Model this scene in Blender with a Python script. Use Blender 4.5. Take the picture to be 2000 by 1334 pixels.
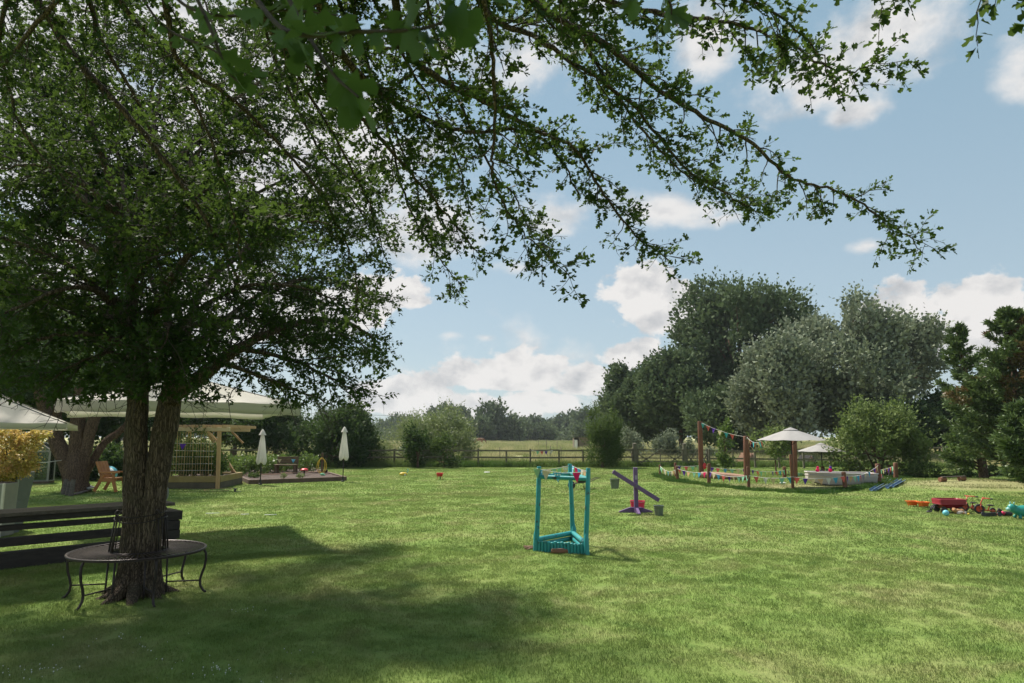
import bpy, math, random
import numpy as np
from mathutils import Vector, Matrix, noise
PI = math.pi
for o in list(bpy.data.objects): bpy.data.objects.remove(o)
SC = bpy.context.scene
COL = SC.collection
random.seed(7)
RNG = np.random.default_rng(7)

# ------------------------------------------------------------------ camera
FPX = 1333.0
CAM_H = 1.65
HORIZON = 850.0
PITCH = math.atan((HORIZON - 667.0) / FPX)
cd = bpy.data.cameras.new('camera'); cam = bpy.data.objects.new('camera', cd); COL.objects.link(cam)
cd.sensor_width = 36.0; cd.lens = FPX / 2000.0 * 36.0
cd.clip_start = 0.05; cd.clip_end = 3000
cam.location = (0, 0, CAM_H); cam.rotation_euler = (PI / 2 + PITCH, 0, 0)
cd.dof.use_dof = True; cd.dof.focus_distance = 11.0; cd.dof.aperture_fstop = 7.1
SC.camera = cam

# ------------------------------------------------------------------ sun, sky
SUN = Vector((-0.50, 0.52, 1.05)).normalized()
EXPOSURE = 1.15
sd = bpy.data.lights.new('sun', 'SUN'); sun = bpy.data.objects.new('sun', sd); COL.objects.link(sun)
sd.energy = 3.6; sd.angle = math.radians(4.5); sd.color = (1.0, 0.93, 0.82)
sun.rotation_euler = SUN.to_track_quat('Z', 'Y').to_euler(); sun.location = (-30, 20, 60)
SC.view_settings.view_transform = 'Standard'; SC.view_settings.look = 'None'
SC.view_settings.exposure = EXPOSURE; SC.view_settings.gamma = 1.0
SC.view_settings.use_curve_mapping = False
SC.render.engine = 'CYCLES'
SC.cycles.use_denoising = True
SC.cycles.max_bounces = 6; SC.cycles.diffuse_bounces = 3; SC.cycles.glossy_bounces = 2
SC.cycles.transmission_bounces = 4; SC.cycles.transparent_max_bounces = 6
SC.cycles.sample_clamp_indirect = 4.0

class NT:
    def __init__(s, nt): s.t = nt; s.n = nt.nodes; s.l = nt.links
    def new(s, ty, **kw):
        n = s.n.new(ty)
        for k, v in kw.items(): setattr(n, k, v)
        return n
    def put(s, sock, v):
        if isinstance(v, bpy.types.NodeSocket): s.l.new(v, sock)
        elif v is not None: sock.default_value = v
    def math(s, op, a, b=None, c=None, clamp=False):
        n = s.new('ShaderNodeMath', operation=op, use_clamp=clamp)
        s.put(n.inputs[0], a)
        if b is not None: s.put(n.inputs[1], b)
        if c is not None: s.put(n.inputs[2], c)
        return n.outputs[0]
    def mix(s, f, a, b, blend='MIX'):
        n = s.new('ShaderNodeMix', data_type='RGBA', blend_type=blend)
        s.put(n.inputs[0], f)
        for k, v in ((6, a), (7, b)):
            if isinstance(v, tuple): v = (*v[:3], 1.0)
            s.put(n.inputs[k], v)
        return n.outputs[2]
    def noise(s, vec, scale, detail=4, rough=.5, dist=0):
        n = s.new('ShaderNodeTexNoise')
        if vec is not None: s.l.new(vec, n.inputs['Vector'])
        n.inputs['Scale'].default_value = scale; n.inputs['Detail'].default_value = detail
        n.inputs['Roughness'].default_value = rough; n.inputs['Distortion'].default_value = dist
        return n.outputs['Fac']
    def mapr(s, v, a, b, c=0., d=1., smooth=False):
        n = s.new('ShaderNodeMapRange')
        if smooth: n.interpolation_type = 'SMOOTHSTEP'
        s.put(n.inputs[0], v)
        for i, x in enumerate((a, b, c, d)): s.put(n.inputs[i + 1], x)
        return n.outputs[0]
    def mapping(s, vec, scale=(1, 1, 1), loc=(0, 0, 0)):
        n = s.new('ShaderNodeMapping'); s.l.new(vec, n.inputs[0])
        n.inputs['Scale'].default_value = scale; n.inputs['Location'].default_value = loc
        return n.outputs[0]

W = bpy.data.worlds.new('World'); SC.world = W; W.use_nodes = True
w = NT(W.node_tree); w.n.clear()
def azel(px, py):
    v = Vector(((px - 1000) / FPX, 1.0, -(py - 667) / FPX)); v.rotate(Matrix.Rotation(PITCH, 3, 'X'))
    v.normalize(); return math.atan2(v.x, v.y), math.asin(v.z)
SKY_STRENGTH = 0.10
def build_world():
    sky = w.new('ShaderNodeTexSky', sky_type='NISHITA'); sky.sun_disc = False
    sky.sun_elevation = math.asin(SUN.z); sky.sun_rotation = math.atan2(SUN.x, SUN.y)
    sky.air_density = 1.0; sky.dust_density = 0.9; sky.ozone_density = 2.2
    tc = w.new('ShaderNodeTexCoord').outputs['Generated']
    sp = w.new('ShaderNodeSeparateXYZ'); w.l.new(tc, sp.inputs[0])
    az = w.math('ARCTAN2', sp.outputs[0], sp.outputs[1])
    el = w.math('ARCSINE', sp.outputs[2])
    cb = w.new('ShaderNodeCombineXYZ'); w.l.new(az, cb.inputs[0])
    w.l.new(w.math('MULTIPLY', el, 1.35), cb.inputs[1])
    P2 = cb.outputs[0]
    n1 = w.noise(P2, 7.0, 12, .58, .15)
    big = w.noise(P2, 2.6, 3, .5)
    # cloud masses: azimuth / elevation ellipses broken up by noise (flat bases, billowing tops)
    def mass(lst):
        cur = None
        for (px, py, rx, up, dn, wt) in lst:
            a, e = azel(px, py)
            sx = rx / FPX * math.cos(a) * math.cos(a); su = up / FPX; sdn = dn / FPX
            dx = w.math('DIVIDE', w.math('SUBTRACT', az, a), sx)
            de = w.math('SUBTRACT', el, e)
            dy = w.math('MAXIMUM', w.math('DIVIDE', de, su), w.math('DIVIDE', de, -sdn))
            r = w.math('SQRT', w.math('ADD', w.math('MULTIPLY', dx, dx), w.math('MULTIPLY', dy, dy)))
            b = w.math('MULTIPLY', w.math('SUBTRACT', 1.0, r), wt)
            cur = b if cur is None else w.math('MAXIMUM', cur, b)
        return cur
    cum = mass([(985, 742, 150, 62, 26, 1), (1140, 755, 70, 50, 22, 1), (800, 785, 110, 42, 30, 1), (1010, 790, 230, 30, 40, .8),
                (1265, 610, 130, 80, 60, 1), (1235, 690, 80, 50, 34, 1), (1780, 640, 150, 75, 50, 1), (1960, 640, 110, 90, 60, 1),
                (1880, 610, 80, 40, 40, 1), (775, 585, 80, 44, 26, .9), (700, 600, 120, 80, 60, 1), (2140, 640, 160, 100, 60, 1),
                (400, 640, 260, 120, 90, 1), (60, 600, 260, 140, 90, 1), (2500, 560, 260, 120, 60, 1), (-500, 520, 300, 150, 90, 1)])
    cir = mass([(1770, 50, 200, 130, 90, 1), (1590, 165, 120, 60, 90, .9), (1650, 225, 100, 34, 34, .8), (1985, 130, 80, 60, 60, .7),
                (1370, 95, 110, 90, 60, 1), (1010, 525, 80, 20, 26, .8), (1340, 415, 180, 36, 36, .8), (1110, 415, 130, 60, 60, .8),
                (850, 440, 170, 100, 90, 1), (1500, 230, 110, 80, 60, .7), (1000, 100, 260, 160, 90, .8), (500, 250, 480, 330, 260, 1.6),
                (60, 120, 420, 400, 300, 1.6), (1420, 425, 90, 16, 22, .7), (1700, 480, 50, 14, 12, .6), (880, 655, 40, 14, 14, .7),
                (950, 660, 30, 12, 12, .6), (900, -500, 500, 300, 300, .9), (2300, -200, 400, 300, 200, .9), (1190, 680, 400, 70, 90, .35)])
    # far side of the sky, outside the frame: broken cloud, its cover raised to lighten the shade
    back = w.math('MULTIPLY', w.math('SUBTRACT', w.noise(tc, 2.2, 3, .5), .45), 3.0)
    ybk = w.mapr(sp.outputs[1], 0.35, 0.0)
    back = w.math('ADD', w.math('MULTIPLY', w.math('SUBTRACT', 1.0, ybk), -3.0), back)
    cn = w.math('MULTIPLY', w.math('SUBTRACT', n1, .475), 2.6)
    dcum = w.mapr(w.math('ADD', cum, w.math('MULTIPLY', cn, 1.25)), 0.08, 0.26, smooth=True)
    dcir = w.mapr(w.math('ADD', w.math('MAXIMUM', cir, back), w.math('MULTIPLY', cn, 1.25)), 0.12, 0.95, smooth=True)
    dens = w.math('MAXIMUM', dcum, w.math('MULTIPLY', dcir, .93))
    n2 = w.noise(w.mapping(P2, loc=(0.010, -0.026, 0)), 11.0, 7, .55, .15)
    n1s = w.noise(P2, 11.0, 7, .55, .15)
    lit = w.math('ADD', .90, w.math('MULTIPLY', w.math('SUBTRACT', n1s, n2), 4.2), clamp=True)
    K = 1.0 / (2 ** EXPOSURE) / SKY_STRENGTH
    bright = tuple(c * K for c in (0.85, 0.83, 0.815)); grey = tuple(c * K for c in (0.50, 0.52, 0.545))
    cc = w.mix(lit, grey, bright)
    # a touch of grading: the clear air between the clouds is pale and slightly teal
    hz = w.mapr(sp.outputs[2], 0.0, 0.55, smooth=True)
    clear = w.mix(hz, tuple(c * K for c in (0.45, 0.555, 0.605)), tuple(c * K for c in (0.29, 0.44, 0.53)))
    base = w.mix(.86, sky.outputs[0], clear)
    out = w.mix(dens, base, cc)
    bg = w.new('ShaderNodeBackground'); w.l.new(out, bg.inputs[0]); bg.inputs[1].default_value = SKY_STRENGTH
    wo = w.new('ShaderNodeOutputWorld'); w.l.new(bg.outputs[0], wo.inputs[0])
build_world()

# ------------------------------------------------------------------ placing by sight line at a real distance
_R = Matrix.Rotation(PITCH, 3, 'X')
def H(x, y):
    """height of the lawn: level, with a low worn mound on the right"""
    h = 0.23 * math.exp(-((x - 15.0) / 3.2) ** 2 - ((y - 22.3) / 2.1) ** 2)
    h += 0.03 * noise.noise(Vector((x * .12, y * .12, 0))) * min(1, max(0, (y - 3) / 10))
    return h
def ray(px, py):
    return _R @ Vector(((px - 1000) / FPX, 1.0, -(py - 667) / FPX))
def P(px, py, Y):
    """the point seen at px,py on the vertical plane Y metres ahead"""
    r = ray(px, py); t = Y / r.y
    return Vector((r.x * t, Y, CAM_H + r.z * t))
def G(px, py, dz=0.0):
    """the point of the ground seen at px,py"""
    r = ray(px, py); z = 0.0
    for _ in range(10):
        t = (z - CAM_H) / r.z; z = H(r.x * t, r.y * t)
    return Vector((r.x * t, r.y * t, z + dz))
def PX(px, Y): return (px - 1000) / FPX * (Y * math.cos(PITCH))   # close enough for widths near the horizon
def gv(x, y, dz=0.0): return Vector((x, y, H(x, y) + dz))

# ------------------------------------------------------------------ objects
def clean(o, name): return o
def tag(o, label=None, cat=None, group=None, kind=None):
    if label: o['label'] = label
    if cat: o['category'] = cat
    if group: o['group'] = group
    if kind: o['kind'] = kind
    return o
def thing(name, label, cat, loc=(0, 0, 0), rz=0.0, group=None):
    o = bpy.data.objects.new(name, None); COL.objects.link(o)
    o.empty_display_size = .1; o.location = loc; o.rotation_euler = (0, 0, rz)
    return tag(o, label, cat, group)
def kids(o): return [c for c in bpy.data.objects if c.parent == o]
def copy_tree(o, parent=None):
    c = o.copy(); COL.objects.link(c); c.parent = parent
    for ch in kids(o): copy_tree(ch, c)
    return c
def dup(mesh_obj, parent, loc=(0, 0, 0), rot=(0, 0, 0), scale=(1, 1, 1)):
    c = mesh_obj.copy(); COL.objects.link(c); c.parent = parent
    c.location = loc; c.rotation_euler = rot; c.scale = scale
    return c

def root_loc(o):
    while o.parent is not None: o = o.parent
    return o.matrix_basis.copy()

class MB:
    def __init__(s): s.v = []; s.f = []
    def add(s, vs, fs):
        o = len(s.v)
        s.v += [(float(p[0]), float(p[1]), float(p[2])) for p in vs]
        s.f += [tuple(i + o for i in f) for f in fs]
        return s
    def box(s, c, size, rz=0.0, M=None):
        x, y, z = (a / 2 for a in size)
        m = M if M is not None else Matrix.Rotation(rz, 3, 'Z')
        vs = [Vector(c) + m @ Vector(p) for p in ((-x, -y, -z), (x, -y, -z), (x, y, -z), (-x, y, -z), (-x, -y, z), (x, -y, z), (x, y, z), (-x, y, z))]
        return s.add(vs, [(0, 3, 2, 1), (4, 5, 6, 7), (0, 1, 5, 4), (1, 2, 6, 5), (2, 3, 7, 6), (3, 0, 4, 7)])
    def bar(s, p0, p1, wd, ht, up=(0, 0, 1)):
        p0 = Vector(p0); p1 = Vector(p1); d = (p1 - p0); L = d.length; d.normalize()
        u = Vector(up)
        if abs(d.dot(u)) > .98: u = Vector((0, 1, 0))
        sx = d.cross(u).normalized(); uz = sx.cross(d).normalized()
        M = Matrix((sx, d, uz)).transposed()
        return s.box((p0 + p1) / 2, (wd, L, ht), M=M)
    def tube(s, pts, rad, n=8, caps=True):
        pts = [Vector(p) for p in pts]; k = len(pts)
        if not hasattr(rad, '__len__'): rad = [rad] * k
        t0 = (pts[1] - pts[0]).normalized()
        u = Vector((1, 0, 0)) if abs(t0.x) < .8 else Vector((0, 1, 0))
        u = (u - t0 * u.dot(t0)).normalized(); vs = []
        for i, p in enumerate(pts):
            t = (pts[min(i + 1, k - 1)] - pts[max(i - 1, 0)])
            t = t.normalized() if t.length > 1e-9 else t0
            u = (u - t * u.dot(t)); u = u.normalized() if u.length > 1e-6 else Vector((0, 0, 1)); w_ = t.cross(u)
            for j in range(n):
                a = 2 * PI * j / n
                vs.append(p + (u * math.cos(a) + w_ * math.sin(a)) * rad[i])
        fs = [(i * n + j, i * n + (j + 1) % n, (i + 1) * n + (j + 1) % n, (i + 1) * n + j) for i in range(k - 1) for j in range(n)]
        if caps: fs += [tuple(reversed(range(n))), tuple((k - 1) * n + j for j in range(n))]
        return s.add(vs, fs)
    def lathe(s, prof, n=16, c=(0, 0, 0), M=None, caps=True):
        m = M if M is not None else Matrix.Identity(3); c = Vector(c); vs = []
        for (r, z) in prof:
            for j in range(n):
                a = 2 * PI * j / n; vs.append(c + m @ Vector((r * math.cos(a), r * math.sin(a), z)))
        k = len(prof)
        fs = [(i * n + j, i * n + (j + 1) % n, (i + 1) * n + (j + 1) % n, (i + 1) * n + j) for i in range(k - 1) for j in range(n)]
        if caps: fs += [tuple(reversed(range(n))), tuple((k - 1) * n + j for j in range(n))]
        return s.add(vs, fs)
    def ball(s, c, r, n=12, m=8, M=None):
        if not hasattr(r, '__len__'): r = (r, r, r)
        c = Vector(c); mm = M if M is not None else Matrix.Identity(3); vs = []
        for i in range(m + 1):
            t = PI * i / m
            t = min(max(t, .02), PI - .02)
            for j in range(n):
                a = 2 * PI * j / n
                vs.append(c + mm @ Vector((r[0] * math.sin(t) * math.cos(a), r[1] * math.sin(t) * math.sin(a), -r[2] * math.cos(t))))
        fs = [(i * n + j, i * n + (j + 1) % n, (i + 1) * n + (j + 1) % n, (i + 1) * n + j) for i in range(m) for j in range(n)]
        fs += [tuple(reversed(range(n))), tuple(m * n + j for j in range(n))]
        return s.add(vs, fs)
    def torus(s, c, R, r, n=32, m=6, M=None, a0=0., a1=2 * PI):
        c = Vector(c); mm = M if M is not None else Matrix.Identity(3)
        full = abs(a1 - a0 - 2 * PI) < 1e-6
        pts = [c + mm @ Vector((R * math.cos(a0 + (a1 - a0) * i / n), R * math.sin(a0 + (a1 - a0) * i / n), 0)) for i in range(n + 1)]
        if not full: return s.tube(pts, r, m)
        vs = []
        for i in range(n):
            a = 2 * PI * i / n; ca, sa = math.cos(a), math.sin(a)
            for j in range(m):
                b = 2 * PI * j / m; rr = R + r * math.cos(b)
                vs.append(c + mm @ Vector((rr * ca, rr * sa, r * math.sin(b))))
        return s.add(vs, [(i * m + j, ((i + 1) % n) * m + j, ((i + 1) % n) * m + (j + 1) % m, i * m + (j + 1) % m) for i in range(n) for j in range(m)])
    def prism(s, poly, p0, ex, ey, ez, th):
        """poly in the ex/ey plane, thickness th along ez"""
        p0, ex, ey, ez = Vector(p0), Vector(ex), Vector(ey), Vector(ez); n = len(poly)
        a = [p0 + ex * x + ey * y - ez * th / 2 for x, y in poly]; b = [p + ez * th for p in a]
        return s.add(a + b, [tuple(reversed(range(n))), tuple(range(n, 2 * n))] + [(i, (i + 1) % n, n + (i + 1) % n, n + i) for i in range(n)])
    def build(s, name, m, parent=None, world=False, smooth=False, bevel=0, kind=None, sub=0, seg=1):
        vs = s.v
        if world and parent is not None:
            Mi = root_loc(parent).inverted(); vs = [Mi @ Vector(v) for v in vs]
        me = bpy.data.meshes.new(name); me.from_pydata(vs, [], s.f); me.update()
        o = bpy.data.objects.new(name, me); COL.objects.link(o)
        if parent is not None: o.parent = parent
        me.materials.append(m)
        if smooth:
            me.polygons.foreach_set('use_smooth', [True] * len(me.polygons))
            if smooth == 'auto': 
                try: me.set_sharp_from_angle(angle=math.radians(40))
                except Exception: pass
        if bevel:
            b = o.modifiers.new('bevel', 'BEVEL'); b.width = bevel; b.segments = seg; b.limit_method = 'ANGLE'
        if sub:
            b = o.modifiers.new('subsurf', 'SUBSURF'); b.levels = sub; b.render_levels = sub
        if kind: o['kind'] = kind
        return o

def np_mesh(name, V, faces_by_n, m, parent=None, world=True, attr=None, kind=None, smooth=False):
    """V (N,3); faces_by_n list of (M,n) int arrays"""
    V = np.asarray(V, dtype=np.float32)
    if world and parent is not None:
        L = root_loc(parent).translation; V = V - np.array(L, dtype=np.float32)
    me = bpy.data.meshes.new(name)
    me.vertices.add(len(V)); me.vertices.foreach_set('co', V.ravel())
    tot = np.concatenate([np.full(len(f), f.shape[1], dtype=np.int32) for f in faces_by_n])
    idx = np.concatenate([f.ravel() for f in faces_by_n]).astype(np.int32)
    me.loops.add(len(idx)); me.loops.foreach_set('vertex_index', idx)
    start = np.concatenate([[0], np.cumsum(tot)[:-1]]).astype(np.int32)
    me.polygons.add(len(tot)); me.polygons.foreach_set('loop_start', start)
    try: me.polygons.foreach_set('loop_total', tot)
    except Exception: pass
    if attr is not None:
        a = me.attributes.new('rnd', 'FLOAT', 'POINT'); a.data.foreach_set('value', np.asarray(attr, dtype=np.float32))
    me.update(calc_edges=True); me.validate()
    if smooth: me.polygons.foreach_set('use_smooth', np.ones(len(tot), dtype=bool))
    o = bpy.data.objects.new(name, me); COL.objects.link(o); me.materials.append(m)
    if parent is not None: o.parent = parent
    if kind: o['kind'] = kind
    return o

# ------------------------------------------------------------------ materials
def new_mat(name):
    m = bpy.data.materials.new(name); m.use_nodes = True; t = NT(m.node_tree); t.n.clear()
    out = t.new('ShaderNodeOutputMaterial'); return m, t, out
def pm(name, c1, c2=None, scale=6.0, rough=.6, bump=0.0, bscale=None, stretch=(1, 1, 1), metal=0.0, trans=0.0, spec=.4, dirt=None, dirt_at=.6, dirt_scale=9.):
    """painted / wooden / plastic surface: two tones mixed by noise, fine relief, optional worn spots"""
    m, t, out = new_mat(name); c2 = c2 or tuple(c * .75 for c in c1)
    oc = t.new('ShaderNodeTexCoord').outputs['Object']; v = t.mapping(oc, stretch)
    n = t.noise(v, scale, 6, .6)
    col = t.mix(t.mapr(n, .3, .7), c1, c2)
    if dirt:
        dn = t.noise(t.mapping(oc, loc=(3, 1, 7)), dirt_scale, 8, .7)
        col = t.mix(t.mapr(dn, dirt_at, dirt_at + .08), col, dirt)
    b = t.new('ShaderNodeBsdfPrincipled'); t.put(b.inputs['Base Color'], col)
    b.inputs['Roughness'].default_value = rough; b.inputs['Metallic'].default_value = metal
    b.inputs['Specular IOR Level'].default_value = spec
    if bump:
        bn = t.new('ShaderNodeBump'); bn.inputs['Strength'].default_value = bump; bn.inputs['Distance'].default_value = .02
        t.l.new(t.noise(v, bscale or scale * 4, 6, .65), bn.inputs['Height']); t.l.new(bn.outputs[0], b.inputs['Normal'])
    sh = b.outputs[0]
    if trans:
        tr = t.new('ShaderNodeBsdfTranslucent'); t.put(tr.inputs[0], col)
        mx = t.new('ShaderNodeMixShader'); mx.inputs[0].default_value = trans
        t.l.new(sh, mx.inputs[1]); t.l.new(tr.outputs[0], mx.inputs[2]); sh = mx.outputs[0]
    t.l.new(sh, out.inputs[0]); return m
def leaf_mat(name, ca, cb, tcol=None, trans=.4, rough=.5, spec=.35, scale=.6, under=None):
    """leaves: tone varies leaf by leaf (rnd) and clump by clump; light comes through"""
    m, t, out = new_mat(name)
    at = t.new('ShaderNodeAttribute', attribute_name='rnd').outputs['Fac']
    pos = t.new('ShaderNodeNewGeometry')
    cl = t.noise(pos.outputs['Position'], scale, 3, .6)
    f = t.math('ADD', t.math('MULTIPLY', at, .6), t.math('MULTIPLY', t.mapr(cl, .3, .7), .5), clamp=True)
    col = t.mix(f, ca, cb)
    if under: col = t.mix(pos.outputs['Backfacing'], col, under)
    b = t.new('ShaderNodeBsdfPrincipled'); t.put(b.inputs['Base Color'], col)
    b.inputs['Roughness'].default_value = rough; b.inputs['Specular IOR Level'].default_value = spec
    tr = t.new('ShaderNodeBsdfTranslucent')
    t.put(tr.inputs[0], t.mix(.5, col, tcol) if tcol else col)
    mx = t.new('ShaderNodeMixShader'); mx.inputs[0].default_value = trans
    t.l.new(b.outputs[0], mx.inputs[1]); t.l.new(tr.outputs[0], mx.inputs[2]); t.l.new(mx.outputs[0], out.inputs[0])
    return m
def bark_mat(name, c1, c2, moss=None):
    m, t, out = new_mat(name)
    oc = t.new('ShaderNodeTexCoord').outputs['Object']
    v = t.mapping(oc, (1, 1, .16))
    n = t.noise(v, 38, 6, .65, .6); big = t.noise(oc, 3.5, 4, .6)
    wob = t.new('ShaderNodeTexNoise'); t.l.new(t.mapping(oc, (1, 1, .5)), wob.inputs['Vector']); wob.inputs['Scale'].default_value = 9; wob.inputs['Detail'].default_value = 4
    va = t.new('ShaderNodeVectorMath', operation='MULTIPLY_ADD'); t.l.new(wob.outputs['Color'], va.inputs[0]); va.inputs[1].default_value = (.09, .09, .09); t.l.new(t.mapping(oc, (1, 1, .085)), va.inputs[2])
    vo = t.new('ShaderNodeTexVoronoi', feature='DISTANCE_TO_EDGE'); t.l.new(va.outputs[0], vo.inputs['Vector']); vo.inputs['Scale'].default_value = 52
    crack = t.mapr(vo.outputs[0], 0.0, .20)
    col = t.mix(t.mapr(n, .35, .65), c2, c1)
    col = t.mix(t.math('SUBTRACT', 1.0, crack), col, tuple(c * .5 for c in c2))
    if moss: col = t.mix(t.mapr(big, .52, .7, 0, .6), col, moss)
    b = t.new('ShaderNodeBsdfPrincipled'); t.put(b.inputs['Base Color'], col)
    b.inputs['Roughness'].default_value = .9; b.inputs['Specular IOR Level'].default_value = .2
    bn = t.new('ShaderNodeBump'); bn.inputs['Strength'].default_value = .9; bn.inputs['Distance'].default_value = .03
    t.l.new(t.math('ADD', t.math('MULTIPLY', crack, .6), n), bn.inputs['Height']); t.l.new(bn.outputs[0], b.inputs['Normal'])
    t.l.new(b.outputs[0], out.inputs[0]); return m

def lawn_nodes(t, blades=False):
    """colour of the mown lawn by world position, shared by the turf sheet and its blades"""
    pos = t.new('ShaderNodeNewGeometry').outputs['Position']
    n1 = t.noise(pos, .35, 4, .6, .4); n2 = t.noise(t.mapping(pos, loc=(9, 4, 0)), 1.1, 8, .72, .6); n3 = t.noise(pos, 14, 4, .7)
    n4 = t.noise(t.mapping(pos, loc=(31, 14, 0)), .75, 8, .68, .8); n5 = t.noise(t.mapping(pos, loc=(5, 44, 0)), 3.4, 6, .7, .5)
    n6 = t.noise(t.mapping(pos, loc=(2, 17, 0)), 11, 5, .75, .3)
    g = t.mix(t.mapr(n1, .40, .60), (.180, .272, .064), (.212, .296, .078))
    g = t.mix(t.mapr(n2, .44, .60, 0, .5), g, (.250, .300, .096))
    g = t.mix(t.mapr(n4, .50, .66, 0, .55), g, (.335, .310, .150))
    g = t.mix(t.mapr(n5, .46, .34, 0, .4), g, (.085, .165, .035))
    g = t.mix(t.mapr(n4, .46, .34, 0, .5), g, (.075, .160, .032))
    g = t.mix(t.mapr(n6, .45, .32, 0, .4), g, (.060, .090, .022))
    g = t.mix(t.mapr(n6, .54, .66, 0, .15), g, (.30, .34, .13))
    # worn straw-coloured ground on the mound
    sp = t.new('ShaderNodeSeparateXYZ'); t.l.new(pos, sp.inputs[0])
    def ell(cx, cy, rx, ry):
        a = t.math('DIVIDE', t.math('SUBTRACT', sp.outputs[0], cx), rx); b = t.math('DIVIDE', t.math('SUBTRACT', sp.outputs[1], cy), ry)
        return t.math('ADD', t.math('MULTIPLY', a, a), t.math('MULTIPLY', b, b))
    e = t.math('MINIMUM', ell(14.9, 21.6, 3.4, 2.0), ell(17.5, 19.4, 2.2, 1.8))
    e = t.math('MINIMUM', e, ell(9.2, 22.6, 3.2, 1.5))
    wn = t.math('ADD', e, t.math('MULTIPLY', t.math('SUBTRACT', n2, .5), 2.2))
    worn = t.mapr(wn, 1.2, .1, 0, .68, smooth=True)
    g = t.mix(worn, g, t.mix(t.mapr(n3, .3, .7), (.42, .35, .22), (.28, .27, .13)))
    return g, n3, worn
def make_lawn_mat():
    m, t, out = new_mat('lawn_turf'); g, n3, worn = lawn_nodes(t)
    g = t.mix(t.mapr(n3, .3, .75, .22, .0), g, (.05, .07, .02))
    b = t.new('ShaderNodeBsdfPrincipled'); t.put(b.inputs['Base Color'], g); b.inputs['Roughness'].default_value = .95
    b.inputs['Specular IOR Level'].default_value = .1
    bn = t.new('ShaderNodeBump'); bn.inputs['Strength'].default_value = .8; bn.inputs['Distance'].default_value = .04
    pos = t.new('ShaderNodeNewGeometry').outputs['Position']
    t.l.new(t.math('ADD', t.noise(pos, 30, 5, .7), t.noise(pos, 4, 3, .6)), bn.inputs['Height']); t.l.new(bn.outputs[0], b.inputs['Normal'])
    t.l.new(b.outputs[0], out.inputs[0]); return m
def make_blade_mat(name='grass_blade', tint=None, dark=1.0):
    m, t, out = new_mat(name)
    if tint is None: g, _, worn = lawn_nodes(t)
    else:
        pos = t.new('ShaderNodeNewGeometry').outputs['Position']
        g = t.mix(t.mapr(t.noise(t.mapping(pos, (.35, 1, 1)), .12 if tint[0][0] > .4 else .5, 5, .65), .40, .60), tint[0], tint[1])
    at = t.new('ShaderNodeAttribute', attribute_name='rnd').outputs['Fac']
    g = t.mix(t.math('MULTIPLY', at, .36), g, tuple(c * .45 for c in (.12, .15, .04)))
    b = t.new('ShaderNodeBsdfPrincipled'); t.put(b.inputs['Base Color'], g); b.inputs['Roughness'].default_value = .55
    b.inputs['Specular IOR Level'].default_value = .25
    tr = t.new('ShaderNodeBsdfTranslucent'); t.put(tr.inputs[0], g)
    mx = t.new('ShaderNodeMixShader'); mx.inputs[0].default_value = .45
    t.l.new(b.outputs[0], mx.inputs[1]); t.l.new(tr.outputs[0], mx.inputs[2]); t.l.new(mx.outputs[0], out.inputs[0])
    return m
M = {}
M['lawn'] = make_lawn_mat(); M['blade'] = make_blade_mat()
M['long'] = make_blade_mat('long_grass_blade', ((.085, .165, .032), (.15, .215, .058)))
M['ring'] = make_blade_mat('ring_grass_blade', ((.040, .110, .018), (.080, .145, .026)))
M['hay'] = make_blade_mat('hay_blade', ((.50, .45, .26), (.24, .29, .11)))
M['field'] = pm('field', (.45, .42, .23), (.24, .27, .11), scale=.05, rough=.95, bump=.4, bscale=3, spec=.1)
M['haw'] = leaf_mat('hawthorn_leaf', (.014, .034, .009), (.042, .080, .019), (.11, .17, .026), .42, .62, .14, scale=1.2)
M['haw_near'] = leaf_mat('hawthorn_near_leaf', (.030, .075, .018), (.065, .12, .028), (.14, .22, .03), .45, .45, .3, scale=1.2)
M['dark'] = leaf_mat('dark_tree_leaf', (.022, .048, .018), (.060, .096, .032), (.09, .15, .03), .3, .7, .15, scale=.5)
M['mid'] = leaf_mat('mid_green_leaf', (.040, .075, .022), (.085, .125, .036), (.13, .19, .04), .32, .7, .15, scale=.5)
M['fresh'] = leaf_mat('fresh_green_leaf', (.060, .115, .026), (.12, .175, .045), (.16, .24, .04), .35, scale=.8)
M['silver'] = leaf_mat('silver_poplar_leaf', (.082, .112, .066), (.30, .335, .24), (.14, .17, .09), .22, .8, .12, scale=.35)
M['poplar'] = leaf_mat('dark_poplar_leaf', (.042, .072, .034), (.120, .165, .082), (.10, .14, .05), .22, .8, .12, scale=.3)
M['willow'] = leaf_mat('willow_leaf', (.14, .185, .075), (.24, .28, .12), (.2, .27, .08), .3, scale=.5)
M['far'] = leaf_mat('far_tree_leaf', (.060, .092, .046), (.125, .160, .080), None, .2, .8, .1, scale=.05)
M['apple'] = leaf_mat('apple_leaf', (.065, .105, .034), (.20, .25, .092), (.19, .26, .06), .3, .75, .15, scale=.9)
M['conifer'] = leaf_mat('conifer_spray', (.050, .092, .034), (.125, .180, .058), (.10, .14, .03), .2, scale=.7)
M['rust'] = leaf_mat('russet_spray', (.16, .075, .035), (.11, .10, .035), None, .2, scale=.9)
M['maple'] = leaf_mat('golden_maple_leaf', (.62, .30, .16), (.40, .42, .10), (.5, .42, .08), .4, scale=4.5)
M['bark'] = bark_mat('hawthorn_bark', (.23, .172, .125), (.095, .07, .052), (.12, .11, .065))
M['bark2'] = bark_mat('old_bark', (.27, .175, .12), (.12, .078, .055))
M['twig'] = pm('twig', (.060, .048, .036), (.035, .028, .022), scale=20, rough=.85, bump=.3)
M['sleeper'] = pm('black_sleeper', (.058, .046, .041), (.028, .023, .021), scale=5, rough=.75, bump=.5, stretch=(1, 1, 6), spec=.35)
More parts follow.
